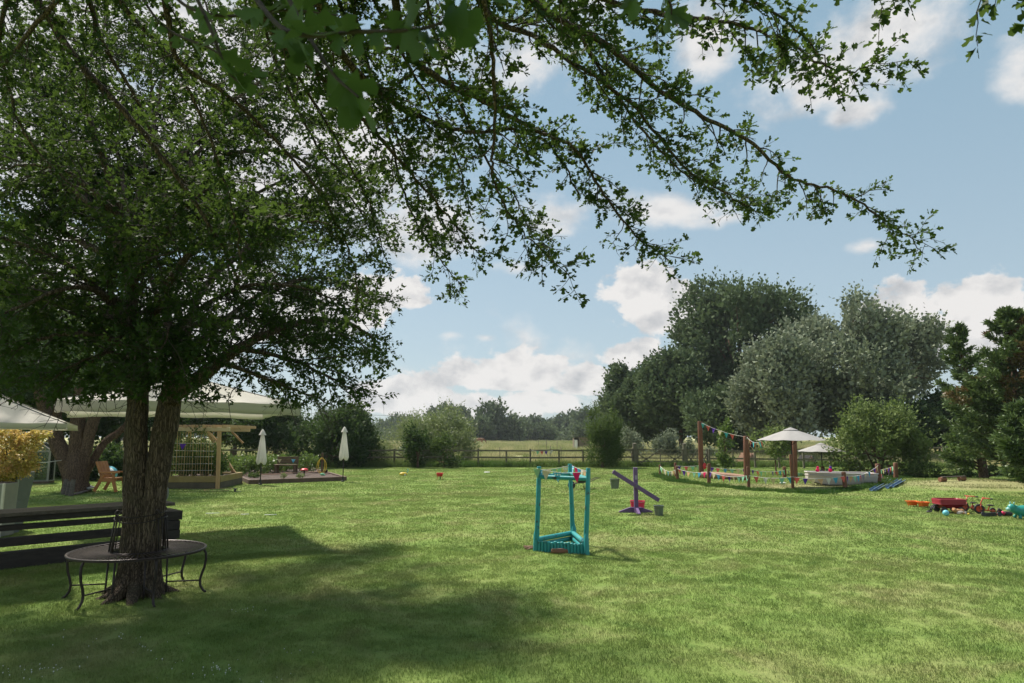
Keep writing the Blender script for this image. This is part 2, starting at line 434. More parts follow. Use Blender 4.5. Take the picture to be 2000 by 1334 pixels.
M['deck'] = pm('weathered_dark_plank', (.15, .125, .105), (.07, .056, .046), scale=4, rough=.8, bump=.6, stretch=(.7, 5, 5))
M['iron'] = pm('brown_iron', (.052, .034, .031), (.028, .019, .018), scale=14, rough=.42, bump=.1, metal=.35, spec=.6)
M['iron_dark'] = pm('dark_iron', (.030, .024, .024), (.050, .036, .034), scale=18, rough=.5, metal=.3)
M['teal'] = pm('teal_paint', (.022, .235, .245), (.030, .29, .29), scale=5, rough=.42, bump=.15, dirt=(.045, .035, .03), dirt_at=.57)
M['purple'] = pm('purple_paint', (.115, .060, .170), (.145, .085, .20), scale=5, rough=.55, bump=.15)
M['purple_pale'] = pm('pale_worn_paint', (.32, .28, .36), (.22, .18, .27), scale=9, rough=.6)
M['zinc'] = pm('zinc', (.18, .205, .19), (.12, .14, .13), scale=12, rough=.45, metal=.5)
M['pink'] = pm('pink_plastic', (.72, .03, .13), (.62, .025, .10), scale=3, rough=.4, trans=.15)
M['redp'] = pm('red_plastic', (.55, .025, .03), (.45, .02, .025), scale=3, rough=.4)
M['wagon'] = pm('dark_red_plastic', (.27, .018, .030), (.20, .015, .022), scale=3, rough=.42)
M['orange'] = pm('orange_plastic', (.80, .16, .022), (.70, .12, .02), scale=3, rough=.4)
M['redmetal'] = pm('red_enamel', (.55, .085, .035), (.42, .06, .03), scale=8, rough=.4)
M['black'] = pm('black_rubber', (.022, .022, .024), (.035, .034, .034), scale=12, rough=.6)
M['grey'] = pm('grey_metal', (.20, .215, .21), (.15, .16, .16), scale=8, rough=.5, metal=.2)
M['cream'] = pm('cream_canvas', (.76, .74, .70), (.70, .68, .64), scale=3, rough=.85, bump=.15, bscale=4, trans=.52, spec=.1)
M['cream2'] = pm('grey_canvas', (.40, .385, .375), (.35, .34, .335), scale=3, rough=.85, bump=.1, bscale=6, trans=.2, spec=.1)
M['redwood'] = pm('red_stained_wood', (.175, .068, .034), (.11, .042, .024), scale=7, rough=.6, bump=.35, stretch=(3, 3, .4))
M['redend'] = pm('cut_wood_end', (.26, .125, .07), (.17, .08, .045), scale=20, rough=.8)
M['fence'] = pm('fence_wood', (.165, .145, .105), (.095, .085, .060), scale=4, rough=.85, bump=.4, stretch=(1, 1, 1))
M['pine'] = pm('new_pine', (.46, .29, .135), (.36, .215, .095), scale=4, rough=.65, bump=.25, stretch=(3, 3, .5))
M['pine_pale'] = pm('pale_pine_beam', (.55, .43, .28), (.44, .33, .20), scale=4, rough=.7, bump=.25)
M['pine_green'] = pm('treated_board', (.29, .215, .075), (.22, .155, .055), scale=4, rough=.7, bump=.3)
M['pine_dark'] = pm('weathered_board', (.12, .098, .062), (.075, .060, .040), scale=4, rough=.8, bump=.4)
M['chair'] = pm('orange_wood', (.42, .175, .045), (.33, .125, .035), scale=6, rough=.5, bump=.2)
M['bench'] = pm('old_bench_wood', (.155, .105, .062), (.095, .065, .042), scale=5, rough=.8, bump=.4)
M['cane'] = pm('bamboo_cane', (.46, .33, .15), (.35, .24, .10), scale=8, rough=.5)
M['soil'] = pm('soil', (.085, .055, .042), (.045, .032, .026), scale=6, rough=.95, bump=1.0, bscale=14)
M['edging'] = pm('bed_timber', (.125, .080, .058), (.075, .050, .038), scale=4, rough=.85, bump=.4)
M['boat'] = pm('white_hull', (.50, .455, .43), (.44, .40, .375), scale=3, rough=.5, bump=.05, dirt=(.40, .34, .28), dirt_at=.66, dirt_scale=5)
M['rim'] = pm('hull_rim', (.56, .53, .51), (.50, .47, .45), scale=5, rough=.5)
M['log'] = pm('bare_log', (.34, .205, .145), (.25, .145, .10), scale=6, rough=.8, bump=.3)
M['gutter'] = pm('blue_plastic', (.055, .135, .27), (.045, .11, .22), scale=4, rough=.4)
M['bluein'] = pm('pale_blue_plastic', (.20, .30, .42), (.16, .25, .36), scale=4, rough=.4)
M['ball'] = pm('light_blue_plastic', (.16, .50, .60), (.13, .44, .54), scale=3, rough=.35)
M['white'] = pm('white_plastic', (.72, .72, .70), (.65, .65, .63), scale=3, rough=.4)
M['cow'] = pm('teal_rubber', (.018, .21, .185), (.022, .25, .22), scale=4, rough=.35)
M['cow_face'] = pm('pale_teal_rubber', (.22, .45, .42), (.18, .38, .36), scale=4, rough=.4)
M['plush'] = pm('tan_plush', (.48, .26, .12), (.40, .21, .10), scale=25, rough=.95, bump=.6)
M['plush_white'] = pm('white_plush', (.62, .54, .48), (.52, .44, .38), scale=25, rough=.95, bump=.6)
M['yellow'] = pm('yellow_plastic', (.72, .50, .05), (.62, .42, .04), scale=3, rough=.4)
M['cord'] = pm('white_cord', (.62, .60, .56), (.5, .48, .45), scale=30, rough=.8)
M['stone'] = pm('pale_stone', (.27, .265, .25), (.19, .185, .175), scale=8, rough=.85, bump=.5)
M['planter'] = pm('cement_planter', (.24, .24, .225), (.19, .19, .18), scale=4, rough=.8, bump=.3)
M['planter_dark'] = pm('slate_planter', (.115, .125, .135), (.085, .095, .105), scale=5, rough=.6, bump=.2)
M['planter_edge'] = pm('lead_edge', (.30, .31, .32), (.24, .25, .26), scale=5, rough=.6)
M['frame'] = pm('grey_painted_timber', (.34, .32, .29), (.27, .25, .225), scale=6, rough=.7, bump=.2)
M['shed'] = pm('shed_board', (.20, .165, .12), (.13, .105, .075), scale=2, rough=.85)
M['shed_red'] = pm('red_shed_door', (.30, .085, .05), (.22, .06, .04), scale=2, rough=.8)
M['roof'] = pm('felt_roof', (.075, .07, .068), (.05, .048, .046), scale=4, rough=.9)
M['horse'] = pm('chestnut_coat', (.20, .085, .04), (.15, .06, .03), scale=3, rough=.7, dirt=(.6, .55, .5), dirt_at=.58, dirt_scale=1.6)
M['hair'] = pm('dark_mane', (.05, .03, .02), (.03, .02, .015), rough=.9)
PEN = {k: pm('felt_' + k, c, tuple(x * .9 for x in c), scale=14, rough=.9, trans=.3, spec=.1) for k, c in dict(
    pink=(.75, .035, .16), coral=(.72, .17, .14), violet=(.13, .05, .36), blue=(.09, .42, .60), mint=(.30, .60, .40), cream=(.70, .62, .38), aqua=(.10, .48, .50), sand=(.68, .45, .24), green=(.40, .64, .34), ivory=(.72, .70, .60)).items()}
def dotted(name, base, dot):
    m, t, out = new_mat(name); oc = t.new('ShaderNodeTexCoord').outputs['Object']
    vo = t.new('ShaderNodeTexVoronoi'); t.l.new(oc, vo.inputs['Vector']); vo.inputs['Scale'].default_value = 26; vo.inputs['Randomness'].default_value = .2
    col = t.mix(t.mapr(vo.outputs[0], .34, .28), base, dot)
    b = t.new('ShaderNodeBsdfPrincipled'); t.put(b.inputs['Base Color'], col); b.inputs['Roughness'].default_value = .9
    t.l.new(b.outputs[0], out.inputs[0]); return m
PEN['dotblue'] = dotted('felt_dotted_blue', (.07, .42, .62), (.75, .8, .8)); PEN['dotsand'] = dotted('felt_dotted_yellow', (.72, .52, .20), (.75, .72, .6))
def glass_mat():
    m, t, out = new_mat('thin_glass'); g = t.new('ShaderNodeBsdfGlass'); g.inputs['IOR'].default_value = 1.1; g.inputs['Roughness'].default_value = .05
    g.inputs[0].default_value = (.8, .9, .86, 1); tr = t.new('ShaderNodeBsdfTransparent'); tr.inputs[0].default_value = (.78, .86, .82, 1)
    gl = t.new('ShaderNodeBsdfGlossy'); gl.inputs['Roughness'].default_value = .15
    fr = t.new('ShaderNodeFresnel'); fr.inputs[0].default_value = 1.5
    mx = t.new('ShaderNodeMixShader'); t.l.new(fr.outputs[0], mx.inputs[0]); t.l.new(tr.outputs[0], mx.inputs[1]); t.l.new(gl.outputs[0], mx.inputs[2])
    t.l.new(mx.outputs[0], out.inputs[0]); return m
M['glass'] = glass_mat()
# ================================================================== the ground
def grid_sheet(name, x0, x1, y0, y1, step, zf, m, kind='structure'):
    xs = np.arange(x0, x1 + 1e-6, step); ys = np.arange(y0, y1 + 1e-6, step)
    V = np.array([(x, y, zf(x, y)) for y in ys for x in xs]); nx, ny = len(xs), len(ys)
    i = np.arange(nx - 1)[None, :] + nx * np.arange(ny - 1)[:, None]; i = i.ravel()
    return np_mesh(name, V, [np.stack([i, i + 1, i + nx + 1, i + nx], 1)], m, kind=kind, smooth=True)
f = MB(); f.add([(-460, -120, -.06), (460, -120, -.06), (460, 520, -.06), (-460, 520, -.06)], [(0, 1, 2, 3)])
f.build('field', M['field'], kind='structure')
grid_sheet('lawn', -46, 46, -14, 37.4, .7, H, M['lawn'])

# ---- grass tufts, instanced on points
def tuft_mesh(name, R, nb, h, wd, m, lean=.5, seed=0, square=False):
    r = np.random.default_rng(seed)
    a = r.uniform(0, 2 * PI, nb); rad = R * np.sqrt(r.uniform(0, 1, nb)); x, y = rad * np.cos(a), rad * np.sin(a)
    hh = h * r.uniform(.55, 1.25, nb); th = r.uniform(0, 2 * PI, nb); ln = hh * lean * r.uniform(0, 1, nb); td = r.uniform(0, 2 * PI, nb)
    wx, wy = np.cos(th) * wd / 2, np.sin(th) * wd / 2; dx, dy = np.cos(td) * ln, np.sin(td) * ln
    b0 = np.stack([x - wx, y - wy, np.full(nb, -.004)], 1); b1 = np.stack([x + wx, y + wy, np.full(nb, -.004)], 1)
    m0 = np.stack([x - wx * .8 + dx * .35, y - wy * .8 + dy * .35, hh * .55], 1); m1 = np.stack([x + wx * .8 + dx * .35, y + wy * .8 + dy * .35, hh * .55], 1)
    tp = np.stack([x + dx, y + dy, hh], 1)
    V = np.stack([b0, b1, m1, m0, tp], 1).reshape(-1, 3); k = np.arange(nb)[:, None] * 5
    me_o = np_mesh(name, V, [k + np.array([[0, 1, 2, 3]]), k + np.array([[3, 2, 4]])], m, attr=np.repeat(r.uniform(0, 1, nb), 5))
    COL.objects.unlink(me_o); return me_o
def scatter(name, pts, scl, srcs, kind='stuff', label=None, cat=None, seed=1):
    """one object whose geometry nodes put tufts on its points"""
    r = np.random.default_rng(seed); pts = np.asarray(pts, dtype=np.float32); n = len(pts)
    me = bpy.data.meshes.new(name); me.vertices.add(n); me.vertices.foreach_set('co', pts.ravel())
    a = me.attributes.new('scl', 'FLOAT', 'POINT'); a.data.foreach_set('value', np.asarray(scl, dtype=np.float32))
    a = me.attributes.new('rotz', 'FLOAT', 'POINT'); a.data.foreach_set('value', r.uniform(0, 2 * PI, n).astype(np.float32))
    a = me.attributes.new('pick', 'INT', 'POINT'); a.data.foreach_set('value', r.integers(0, len(srcs), n).astype(np.int32))
    o = bpy.data.objects.new(name, me); COL.objects.link(o)
    ng = bpy.data.node_groups.new(name + '_nodes', 'GeometryNodeTree')
    ng.interface.new_socket('Geometry', in_out='INPUT', socket_type='NodeSocketGeometry'); ng.interface.new_socket('Geometry', in_out='OUTPUT', socket_type='NodeSocketGeometry')
    t = NT(ng); gi = t.new('NodeGroupInput'); go = t.new('NodeGroupOutput')
    def attr(nm, ty):
        q = t.new('GeometryNodeInputNamedAttribute', data_type=ty); q.inputs[0].default_value = nm; return q.outputs[0]
    cx = t.new('ShaderNodeCombineXYZ'); t.l.new(attr('rotz', 'FLOAT'), cx.inputs[2])
    gm = t.new('GeometryNodeGeometryToInstance')
    for s_ in srcs:
        oi = t.new('GeometryNodeObjectInfo'); oi.inputs['Object'].default_value = s_; oi.inputs['As Instance'].default_value = True
        t.l.new(oi.outputs['Geometry'], gm.inputs[0])
    ip = t.new('GeometryNodeInstanceOnPoints'); t.l.new(gi.outputs[0], ip.inputs['Points'])
    jn = t.new('GeometryNodeJoinGeometry')
    for oi in [x for x in t.n if x.bl_idname == 'GeometryNodeObjectInfo']: t.l.new(oi.outputs['Geometry'], jn.inputs[0])
    t.n.remove(gm)
    t.l.new(jn.outputs[0], ip.inputs['Instance']); ip.inputs['Pick Instance'].default_value = True
    t.l.new(attr('pick', 'INT'), ip.inputs['Instance Index']); t.l.new(cx.outputs[0], ip.inputs['Rotation']); t.l.new(attr('scl', 'FLOAT'), ip.inputs['Scale'])
    t.l.new(ip.outputs[0], go.inputs[0])
    md = o.modifiers.new('tufts', 'NODES'); md.node_group = ng
    o['kind'] = kind
    return tag(o, label, cat)
def sector(n, r0, r1, half=.70, seed=0, p=1.0):
    r = np.random.default_rng(seed); a = r.uniform(-half, half, n)
    u = r.uniform(0, 1, n); d = (r0 ** (2 - p) + u * (r1 ** (2 - p) - r0 ** (2 - p))) ** (1 / (2 - p))
    return d * np.sin(a), d * np.cos(a)
def even(r0, r1, gap, half=.70, seed=0):
    r = np.random.default_rng(seed); n = int(r1 / gap) + 2; gx, gy = np.meshgrid(np.arange(-n, n + 1) * gap, np.arange(0, n + 1) * gap)
    x = (gx + r.uniform(-.42, .42, gx.shape) * gap).ravel(); y = (gy + r.uniform(-.42, .42, gx.shape) * gap).ravel()
    d = np.hypot(x, y); a = np.abs(np.arctan2(x, y)); k = (d > r0) & (d < r1) & (a < half); return x[k], y[k]
def on_lawn(x, y, lim=36.8):
    k = (y < lim) & (np.abs(x) < 44); x, y = x[k], y[k]
    return np.array([(a, b, H(a, b)) for a, b in zip(x, y)])
near_t = [tuft_mesh('tuft_near', .17, 280, .022, .0036, M['blade'], 1.25, s) for s in (1, 2, 3)]
mid_t = [tuft_mesh('tuft_mid', .34, 320, .022, .007, M['blade'], 1.25, s) for s in (4, 5)]
far_t = [tuft_mesh('tuft_far', .8, 440, .026, .014, M['blade'], 1.25, s) for s in (6, 7)]
g1 = on_lawn(*even(3.4, 10.5, .215, .74, 1)); g2 = on_lawn(*even(10.2, 20, .40, .70, 2)); g3 = on_lawn(*even(19.5, 46, .85, .70, 3))
scatter('grass_near', g1, RNG.uniform(.75, 1.25, len(g1)), near_t)
scatter('grass_middle', g2, RNG.uniform(.75, 1.25, len(g2)), mid_t)
scatter('grass_beyond', g3, RNG.uniform(.75, 1.25, len(g3)), far_t)
# uncut strips: along the fence, around the fenced corner, behind the mound
long_t = [tuft_mesh('tuft_long', .35, 120, .30, .014, M['long'], .7, s) for s in (11, 12)]
ring_t = [tuft_mesh('tuft_ring', .14, 90, .10, .009, M['ring'], .9, s) for s in (13, 14)]
hay_t = [tuft_mesh('tuft_hay', .9, 160, .62, .030, M['hay'], .5, s) for s in (15, 16)]
def along(path, n, spread, seed):
    r = np.random.default_rng(seed); path = [Vector(p) for p in path]; out = []
    L = [(path[i + 1] - path[i]).length for i in range(len(path) - 1)]; T = sum(L)
    for _ in range(n):
        u = r.uniform(0, T); i = 0
        while u > L[i] and i < len(L) - 1: u -= L[i]; i += 1
        p = path[i].lerp(path[i + 1], min(1, u / L[i])); p = p + Vector((r.normal(0, spread), r.normal(0, spread * .8), 0))
        out.append((p.x, p.y, H(p.x, p.y)))
    return np.array(out)
FY = 36.6
fl = along([(-30, FY + .2, 0), (16.5, FY + .2, 0), (22, FY - 1, 0)], 1500, .38, 5)
scatter('long_grass', fl, RNG.uniform(.5, 1.15, len(fl)), long_t)
RINGP = [G(1283, 927), G(1300, 934), G(1322, 941), G(1384, 947), G(1462, 957), G(1548, 962), G(1600, 964), G(1655, 959), G(1700, 949), G(1722, 943), G(1752, 936)]
rp = along(RINGP, 420, .16, 6); rp2 = along([G(1548, 960), G(1552, 960)], 26, .10, 8); rp3 = along([G(1650, 958), G(1654, 958)], 30, .12, 9)
rp4 = along([G(1735, 934), G(1800, 932), G(1870, 930), G(1925, 927)], 260, .22, 10)
rp = np.concatenate([rp, rp2, rp3, rp4]); scatter('rough_grass', rp, RNG.uniform(.45, 1.15, len(rp)), ring_t)
hx, hy = sector(5200, 38.5, 170, .62, 21, .55); hz = np.array([(a, b, -.06) for a, b in zip(hx, hy) if b > 37.8]); scatter('hay_meadow', hz, RNG.uniform(.45, 1.0, len(hz)), hay_t)
# white clover heads in the shaded turf
cl = MB(); cl.ball((0, 0, .035), (.006, .006, .0055), 6, 4); cl.tube([(0, 0, 0), (0, 0, .034)], .0008, 3); clo = cl.build('clover_head', M['white']); COL.objects.unlink(clo)
cp = []
for (px, py, n, s) in ((60, 1312, 60, .16), (490, 1192, 34, .10), (420, 1312, 70, .14), (20, 1245, 14, .2), (230, 1255, 26, .3), (330, 1158, 14, .08), (590, 1272, 12, .12), (560, 1320, 14, .1), (300, 1290, 20, .35)):
    c = G(px, py)
    for _ in range(n):
        x, y = c.x + random.gauss(0, s), c.y + random.gauss(0, s * .7); cp.append((x, y, H(x, y) - .012)) if random.random() < .4 else None
scatter('clover', cp, [random.uniform(.45, .85) for _ in cp], [clo])

# ================================================================== leaves
HAW_V = np.array([(0, 0, 0), (.17, .16, .02), (.48, .46, .10), (.17, .50, .03), (.27, .88, .05), (0, 1.0, 0), (-.27, .88, .05), (-.17, .50, .03), (-.48, .46, .10), (-.17, .16, .02)])
HAW_F = [np.array([[0, 1, 2, 3], [0, 3, 4, 5], [0, 5, 6, 7], [0, 7, 8, 9]])]
HAWS_V = np.array([(0, 0, 0), (.46, .45, .10), (.17, .52, .03), (.10, 1.0, 0), (-.10, 1.0, 0), (-.17, .52, .03), (-.46, .45, .10)])
HAWS_F = [np.array([[0, 1, 2, 3], [0, 4, 5, 6]]), np.array([[0, 3, 4]])]
DIA_V = np.array([(0, 0, 0), (.36, .5, .08), (0, 1, 0), (-.36, .5, .08)]); DIA_F = [np.array([[0, 1, 2, 3]])]
NAR_V = np.array([(0, 0, 0), (.16, .5, .05), (0, 1, 0), (-.16, .5, .05)])
def leaves(name, pos, dirs, size, tmpl, m, parent, seed=0, upb=.8, kind='stuff', rnd=None):
    r = np.random.default_rng(seed); pos = np.asarray(pos, float); d = np.asarray(dirs, float); n = len(pos)
    d = d / (np.linalg.norm(d, axis=1, keepdims=True) + 1e-9)
    nn = r.normal(0, 1, (n, 3)) * (1 - upb * .5); nn[:, 2] += upb
    nn -= d * np.sum(nn * d, 1, keepdims=True); nn /= (np.linalg.norm(nn, axis=1, keepdims=True) + 1e-9)
    sx = np.cross(d, nn); sz = np.asarray(size, float).reshape(-1, 1) * r.uniform(.6, 1.4, (n, 1))
    T, F = tmpl; k = len(T)
    V = pos[:, None, :] + sz[:, :, None] * (T[None, :, 0:1] * sx[:, None, :] + T[None, :, 1:2] * d[:, None, :] + T[None, :, 2:3] * nn[:, None, :])
    off = (np.arange(n) * k)[:, None, None]
    faces = [(f[None] + off).reshape(-1, f.shape[1]) for f in F]
    rr = r.uniform(0, 1, n) if rnd is None else rnd
    return np_mesh(name, V.reshape(-1, 3), faces, m, parent, attr=np.repeat(rr, k), kind=kind)

def spline(pts, n):
    """Catmull-Rom through points (with radius as 4th value)"""
    p = [np.array(q, float) for q in pts]; p = [2 * p[0] - p[1]] + p + [2 * p[-1] - p[-2]]; out = []
    for i in range(1, len(p) - 2):
        for j in range(n):
            t = j / n; a, b, c, d = p[i - 1], p[i], p[i + 1], p[i + 2]
            out.append(.5 * ((2 * b) + (c - a) * t + (2 * a - 5 * b + 4 * c - d) * t * t + (3 * b - a - 3 * c + d) * t ** 3))
    out.append(p[-2]); return out
def tubes_np(branches, n):
    """branches: list of (pts (k,3), radii (k)); -> V, quads"""
    VV, FF, o = [], [], 0
    ang = np.arange(n) * 2 * PI / n; ca, sa = np.cos(ang), np.sin(ang)
    for pts, rad in branches:
        pts = np.asarray(pts, float); k = len(pts); t = np.gradient(pts, axis=0); t /= (np.linalg.norm(t, axis=1, keepdims=True) + 1e-9)
        ref = np.array([.31, .17, .93]) if abs(t[0, 2]) < .8 else np.array([.93, .31, .17])
        u = np.cross(t, ref); u /= (np.linalg.norm(u, axis=1, keepdims=True) + 1e-9); w_ = np.cross(t, u)
        ring = pts[:, None] + (u[:, None] * ca[None, :, None] + w_[:, None] * sa[None, :, None]) * np.asarray(rad)[:, None, None]
        VV.append(ring.reshape(-1, 3)); i = (np.arange(k - 1) * n)[:, None]; j = np.arange(n)[None]
        a = (i + j).ravel() + o; b = (i + (j + 1) % n).ravel() + o
        FF.append(np.stack([a, b, b + n, a + n], 1)); o += k * n
    return np.concatenate(VV), np.concatenate(FF)
def rough_trunk(name, strands, m, parent, n=28, amp=.016, seed=0):
    """strands: lists of (x,y,z,r); bark ridges run up the stem"""
    VV, FF, o = [], [], 0
    for s in strands:
        sp = spline(s, 10); pts = np.array([q[:3] for q in sp]); rad = np.array([q[3] for q in sp])
        V, F = tubes_np([(pts, rad)], n); V = V.reshape(len(pts), n, 3)
        for i in range(len(pts)):
            for j in range(n):
                d = V[i, j] - pts[i]; L = np.linalg.norm(d) + 1e-9
                q = V[i, j]; a = math.atan2(d[1], d[0])
                e = noise.noise(Vector((math.cos(a) * 3.2 + seed, math.sin(a) * 3.2, q[2] * 1.1))) * 1.6 + noise.noise(Vector((q[0] * 26, q[1] * 26, q[2] * 5 + seed))) 
                V[i, j] = pts[i] + d / L * (L + amp * e * min(1, rad[i] / .1))
        VV.append(V.reshape(-1, 3)); FF.append(F + o); o += len(V) * n
    return np_mesh(name, np.concatenate(VV), [np.concatenate(FF)], m, parent, smooth=True)
def rnd_dir(r, d, ang):
    d = d / (np.linalg.norm(d) + 1e-9); v = r.normal(0, 1, 3); v -= d * v.dot(d); v /= np.linalg.norm(v) + 1e-9
    return d * math.cos(ang) + v * math.sin(ang)
def grow_branch(r, p, d, L, k, wob, grav):
    pts = [p.copy()]; st = L / k
    for _ in range(k):
        d = d + r.normal(0, wob, 3); d[2] += grav; d /= np.linalg.norm(d); p = p + d * st; pts.append(p.copy())
    return np.array(pts), d
def hawthorn(parent, limbs, seed, sec_gap, sec_len, ter_gap, ter_len, spur_gap, nleaf, lsize, tmpl, m, bare=0.15, keep=None, flat=.55, limb_n=8, zmin=None, grav=-.06):
    """limbs: lists of (x,y,z,r). Side branches, twigs and spurs with leaf rosettes grow along them."""
    r = np.random.default_rng(seed); secs, ters, limb_t = [], [], []; LP, LD = [], []
    def spurs(pts, gap):
        seg = np.diff(pts, axis=0); sl = np.linalg.norm(seg, axis=1); tot = sl.sum(); c = np.concatenate([[0], np.cumsum(sl)])
        for u in np.arange(gap * .6, tot + 1e-6, gap):
            i = min(np.searchsorted(c, u) - 1, len(seg) - 1); i = max(i, 0); t = (u - c[i]) / max(sl[i], 1e-6)
            p = pts[i] + seg[i] * t; d = seg[i] / max(sl[i], 1e-6)
            if keep is not None and not keep(p): continue
            for _ in range(int(r.integers(max(1, nleaf - 1), nleaf + 2))):
                q = rnd_dir(r, d, r.uniform(.5, 1.35)); q[2] += .15
                LP.append(p + q * r.uniform(.004, .022)); LD.append(q)
        LP.append(pts[-1]); LD.append(d)
    for lb in limbs:
        sp = np.array(spline(lb, 7)); pts, rad = sp[:, :3], sp[:, 3]
        k = len(pts); amp = .012 + rad * .25
        pts = pts + r.normal(0, 1, (k, 3)) * amp[:, None] * np.linspace(0, 1, k)[:, None] * .6
        limb_t.append((pts, rad)); seg = np.diff(pts, axis=0); sl = np.linalg.norm(seg, axis=1); c = np.concatenate([[0], np.cumsum(sl)]); tot = c[-1]
        u = tot * bare
        while u < tot:
            i = max(min(np.searchsorted(c, u) - 1, k - 2), 0); t = (u - c[i]) / max(sl[i], 1e-6); p = pts[i] + seg[i] * t; d = seg[i] / sl[i]
            fr = u / tot; L = sec_len * (1 - .62 * fr) * r.uniform(.45, 1.2)
            q = rnd_dir(r, d, r.uniform(.5, 1.15)); q[2] *= flat; q[2] -= .05
            bp, bd = grow_branch(r, p, q, L, 6, .16, grav); r0 = min(rad[i] * .5, .004 + L * .0075)
            if keep is None or keep(bp[-1]) or keep(p):
                secs.append((bp, np.linspace(r0, .0022, len(bp))))
                s2 = np.diff(bp, axis=0); sl2 = np.linalg.norm(s2, axis=1); c2 = np.concatenate([[0], np.cumsum(sl2)]); w_ = L * .12
                while w_ < c2[-1]:
                    j = max(min(np.searchsorted(c2, w_) - 1, 5), 0); p2 = bp[j] + s2[j] * ((w_ - c2[j]) / sl2[j])
                    l2 = ter_len * r.uniform(.4, 1.25) * (1 - .35 * w_ / c2[-1]); q2 = rnd_dir(r, s2[j] / sl2[j], r.uniform(.5, 1.25)); q2[2] *= .8
                    tp, _ = grow_branch(r, p2, q2, l2, 3, .22, grav * 1.2); ters.append((tp, np.array([.0026, .0021, .0017, .0012]))); spurs(tp, spur_gap)
                    w_ += ter_gap * r.uniform(.6, 1.5)
                spurs(bp[3:], spur_gap * 1.3)
            u += sec_gap * r.uniform(.55, 1.5)
        spurs(pts[int(k * .7):], spur_gap)
    V, F = tubes_np(limb_t, limb_n); np_mesh('limb', V, [F], M['bark'], parent, smooth=True)
    V1, F1 = tubes_np(secs, 5); V2, F2 = tubes_np(ters, 3)
    np_mesh('twig', np.concatenate([V1, V2]), [np.concatenate([F1, F2 + len(V1)])], M['twig'], parent, kind='stuff', smooth=True)
    LP, LD = np.array(LP), np.array(LD)
    if zmin is not None: k = LP[:, 2] > zmin; LP, LD = LP[k], LD[k]
    leaves('foliage', LP, LD, np.full(len(LP), lsize), tmpl, m, parent, seed + 5, .85)
    print('hawthorn', parent.name, 'leaves', len(LP), 'twigs', len(ters))
def Lm(pts, r0, r1, ypow=1.0):
    """limb from sight points (px,py,Y) with radii r0 -> r1"""
    n = len(pts); return [(*P(*q), r0 + (r1 - r0) * (i / (n - 1)) ** .8) for i, q in enumerate(pts)]

# ---- the hawthorn with the seat round it
TA = G(263, 1142)
TA = Vector((-3.92, 7.40, 0))
treeA = thing('hawthorn_tree', 'big twin stemmed hawthorn growing up through the round iron seat', 'tree', (TA.x, TA.y, 0))
Y0 = TA.y
def w2(px, py, dY, r): q = P(px, py, Y0 + dY); return (q.x, q.y, q.z, r * (.94 if py < 900 else .88))
st1 = [w2(240, 1185, .0, .23), w2(252, 1150, 0, .185), w2(261, 1080, 0, .150), w2(265, 1010, 0, .140), w2(265, 940, 0, .128), w2(267, 830, 0, .112), w2(270, 750, 0, .106), w2(263, 650, -.05, .09)]
st2 = [w2(292, 1185, .03, .22), w2(289, 1150, .03, .175), w2(291, 1080, .02, .138), w2(297, 1010, .02, .135), w2(305, 940, .02, .122), w2(325, 830, .03, .125), w2(335, 770, .05, .118), w2(352, 745, .08, .105)]
st3 = [w2(262, 1180, -.12, .13), w2(268, 1150, -.08, .12), w2(276, 1090, -.03, .10), w2(282, 1010, -.02, .085), w2(287, 950, .0, .05)]
roots = []
for k, a in enumerate((-2.7, -1.9, -1.2, -.4, .5, 2.9)):
    cx, cy = TA.x + .02, TA.y - .02; c_, s_ = math.cos(a), math.sin(a); L_ = .20 + .05 * (k % 3)
    roots.append([(cx + .06 * c_, cy + .06 * s_, .34, .07), (cx + .13 * c_, cy + .13 * s_, .14, .075), (cx + L_ * c_, cy + L_ * s_, .035, .055), (cx + (L_ + .16) * c_, cy + (L_ + .16) * s_, -.025, .03)])
rough_trunk('trunk', [st1, st2, st3] + roots, M['bark'], treeA, n=34, amp=.013)
